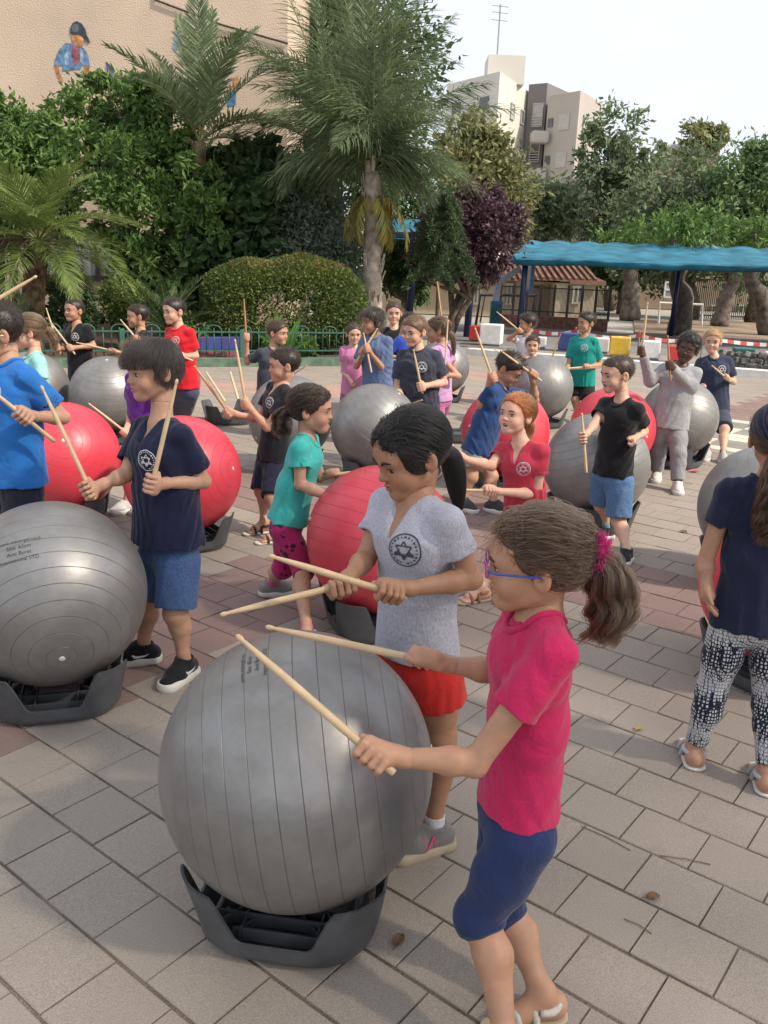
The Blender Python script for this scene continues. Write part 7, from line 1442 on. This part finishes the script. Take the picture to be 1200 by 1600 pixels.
person('smiling boy in green emblem shirt and black shorts', 9.5, 1.08, -34, (909, 601), (912, 532), (916, 505), -62, 2, res=.008, skin=TAN, mouth='smile',
    R=dict(e=(888, 570, 0), h=(885, 577, -.15), tip=(945, 574, -.3), lab='level drumstick in the hands of the boy in green', back=.06), L=dict(e=(938, 570, -.02), h=(916, 573, -.25), tip=(872, 577, -.35), lab='drumstick pointing left from the boy in green', back=.05), feet=((922, 663), (902, 660)),
    shirt=dict(col=(.008, .24, .21), sleeve=.72, hem=1.02, loose=.024, logo=(.045, .105, .036, 'w')), bottom=dict(kind='shorts', col=BLACK, len=.80), shoes=dict(kind='sneaker', col=(.2, .2, .2)), hair=dict(style='short', col=HB, n=800, slen=.022, th=.010, r=.001, comb=(0, .3, .5)))
person('boy in dark blue shirt and grey shorts hunched over his red ball', 5.75, 1.06, 58, (748, 702), (778, 607), (795, 577), 62, 32, res=.0065, skin=TAN, gaze=1,
    R=dict(e=(752, 634, -.06), h=(769, 590, -.12), tip=(742, 512, -.12), lab='drumstick raised by the boy in dark blue hunched over the ball', back=.02), L=dict(e=(836, 625, .05), h=(832, 585, -.05), tip=(785, 550, -.1), lab='drumstick in the far hand of the hunched boy in dark blue', back=.02), feet=((770, 800, 60), (722, 796, 40)),
    shirt=dict(col=(.020, .055, .16), sleeve=.72, hem=1.04, loose=.020, flare=.014), bottom=dict(kind='shorts', col=(.22, .23, .26), len=.62), shoes=dict(kind='sneaker', col=(.05, .05, .05)), hair=dict(style='short', col=HB, n=1000, slen=.022, th=.010, r=.0009, comb=(0, .3, .2)))
p23 = person('red haired girl in coral emblem shirt shouting with raised chin', 4.2, 1.0, -36, (822, 802), (817, 702), (806, 650), -44, -10, res=.0055, skin=(.62, .38, .28), mouth='open', brow=(.20, .075, .03),
    R=dict(e=(768, 728, .0), h=(716, 715, -.12), tip=(690, 701, -.2), lab='drumstick in the right hand of the red haired girl', back=.14), L=dict(e=(838, 772, -.06), h=(764, 767, -.18), tip=(716, 765, -.25), lab='drumstick in the left hand of the red haired girl', back=.14), feet=((800, 935, -40), (750, 938, -60)),
    shirt=dict(col=(.48, .040, .075), sleeve=.5, hem=1.03, neck='v', loose=.010, logo=(.050, .118, .034, 'w')), bottom=dict(kind='shorts', col=(.03, .03, .05), len=.6), shoes=dict(kind='sandal', col=(.35, .16, .10), solem=m_sole_t),
    hair=dict(style='curlpony', col=HRED, n=4500, nt=1200, line=.068, tie=(0, -.102, -.005), tail=[(0, -.125, -.03), (0, -.135, -.085), (0, -.125, -.14)], tr=[.016, .032, .034, .018], th=.011, r=.0007, curl=1.8, camp=.010, rough=1.5, wisps=50))
person('boy in black shirt and rolled denim shorts beside the grey ball', 4.95, 1.03, -52, (957, 742), (976, 634), (964, 586), -72, 6, res=.006, skin=LIGHT, mouth='open',
    R=dict(e=(928, 664, -.03), h=(912, 684, -.14), tip=(909, 645, -.12), lab='drumstick held down against the grey ball by the boy in denim shorts', back=.10), L=dict(e=(1006, 674, .02), h=(985, 690, -.14), fist=(-.3, -.9, .3)),
    feet=((977, 878, -30), (945, 842, -60)), knees=((966, 812, -.08), None), shirt=dict(col=(.009, .009, .011), sleeve=.60, hem=1.0, loose=.012), bottom=dict(kind='shorts', col=(.085, .165, .31), mel=.22, len=.92), shoes=dict(kind='sneaker', col=(.02, .022, .028), sock=(.16, .24, .30), sockh=.05),
    hair=dict(style='short', col=(.030, .018, .011), n=1400, slen=.010, th=.005, r=.0008, nape=-.070))
person('boy in grey sweatshirt and joggers dancing with sticks raised', 6.6, 1.05, -14, (1046, 662), (1062, 577), (1074, 546), -26, 2, 12, res=.0065, skin=DARK, mouth='smile', brow=(.008, .006, .005),
    R=dict(e=(1016, 596, .02), h=(1003, 548, -.08), tip=(1012, 472, -.1), lab='pale drumstick raised high by the boy in the grey sweatshirt', back=.02), L=dict(e=(1080, 606, -.06), h=(1046, 570, -.22), tip=(1043, 524, -.25), lab='brown drumstick before the chin of the boy in the grey sweatshirt', brown=1, back=.06),
    feet=((1057, 768, -10), (1025, 750, -20)), shirt=dict(col=(.30, .30, .315), mel=.08, sleeve=1.5, hem=1.06, loose=.022, flare=.012, wr=.006), bottom=dict(kind='pants', col=(.24, .235, .25), mel=.06, len=1.93), shoes=dict(kind='sneaker', col=(.60, .57, .52), sock=(.02, .02, .02), sockh=.05, lace=(.6, .58, .55)),
    hair=dict(style='afro', col=(.010, .008, .007), n=1600, slen=.03, line=.058, r=.0008))
person('fair haired boy in navy emblem shirt behind the grey ball at right', 8.0, 1.06, -8, (1114, 640), (1117, 563), (1113, 534), -22, 4, res=.008, skin=LIGHT,
    L=dict(e=(1146, 597, 0), h=(1134, 590, -.22), tip=(1112, 571, -.35), lab='drumstick in the left hand of the fair haired boy', back=.06), R=dict(h=(1098, 605, -.2), fist=(0, -1, .1)), feet=((1128, 722, -10), (1104, 718, -30)),
    shirt=dict(col=(.028, .036, .070), sleeve=.70, hem=1.06, loose=.024, logo=(.045, .11, .036, 'w')), bottom=dict(kind='shorts', col=(.04, .05, .08), len=.92), shoes=dict(kind='sneaker', col=(.40, .40, .40), sock=(.03, .03, .03), sockh=.04), hair=dict(style='short', col=HBL, n=900, slen=.024, th=.011, r=.001, comb=(0, .5, .2)))
m_net = netcloth('net_leggings')
p27 = person('girl in navy shirt, navy cap and patterned leggings seen from behind', 2.52, 1.0, 168, (1176, 965), (1200, 765), (1214, 688), 160, 2, res=.0048, skin=TAN,
    L=dict(e=(1101, 880, .02), h=(1106, 935, -.02)), R=dict(h=(1275, 945, .05)), feet=((1082, 1192, 172), (1194, 1232, 168)), knees=((1112, 1080, .03), (1200, 1100, 0)),
    shirt=dict(col=(.013, .018, .045), sleeve=.46, hem=1.06, loose=.012, flare=.012), bottom=dict(kind='leggings', col=(.5, .5, .5), mat=m_net, len=1.92), shoes=dict(kind='sandal', col=(.42, .43, .45), solem=m_sole_w), cap_hat=dict(col=(.012, .016, .045)),
    hair=dict(style='curlpony', col=(.050, .029, .016), n=300, nt=2200, line=.0, tie=(0, -.108, -.02), tail=[(0, -.130, -.06), (0, -.135, -.14), (0, -.13, -.24), (0, -.12, -.31)], tr=[.018, .034, .048, .046, .022], th=.008, r=.0007, curl=3.2, camp=.014, rough=1.6, locks=40))

# ---------------------------------------------------------------- litter on the paving
m_dl = mat('dry_leaf', (.20, .11, .05), .8, .4, 30)
def dry_leaf(px_, py_, sz, rz, label, m=m_dl, cat='leaf'):
    p = gnd(px_, py_); mb = MB(); k = 7; V = []
    for i in range(k):
        t = i/(k-1); w = math.sin(math.pi*(.06+.9*t))*.34
        for j in (-1, 0, 1): V.append((sz*(t-.5), sz*w*j, .004+sz*(.10*abs(j)+.18*math.sin(t*3.3)*.6+.03*math.sin(9*t+j))))
    mb.add(V, [(i*3+j, i*3+j+1, (i+1)*3+j+1, (i+1)*3+j) for i in range(k-1) for j in (0, 1)]); mb.tube([(-sz*.5, 0, .006), (-sz*.8, sz*.06, .006)], .0012, 5)
    o = mb.build('fallen_leaf', m); o.location = p; o.rotation_euler = (0, 0, rz); o.modifiers.new('t', 'SOLIDIFY').thickness = .0006; tag(o, label, cat, 'litter on the paving')
dry_leaf(623, 1472, .045, 1.2, 'curled dry brown leaf right of the nearest stand'); dry_leaf(1020, 1404, .04, .2, 'dry brown leaf on the paving right of the girl in pink'); dry_leaf(998, 1141, .035, .6, 'small yellowish leaf on the paving left of the patterned leggings', mat('yellow_leaf', (.34, .24, .07), .8))
dry_leaf(1085, 738, .09, .4, 'pink paper scrap on the paving by the boy in the sweatshirt', mat('pink_scrap', (.55, .12, .2), .8), 'paper scrap'); dry_leaf(1068, 832, .05, 2.0, 'tiny dark leaf on the paving behind the grey ball at right')
for a_, b_, lab in (((1030, 1338), (1110, 1352), 'thin dry twig on the paving at the lower right'), ((975, 1437), (1018, 1460), 'thin curved twig near the right edge of the girl in pink'), ((908, 1292), (985, 1330), 'long thin twig lying along a paving joint')):
    p, q = gnd(*a_), gnd(*b_); mb = MB(); mb.tube([(0, 0, .003), (q-p)*.5+V3(.004, .004, .004), (q-p)+V3(0, 0, .003)], .0014, 5); o = mb.build('twig', m_dl); o.location = p; tag(o, lab, 'twig', 'litter on the paving')
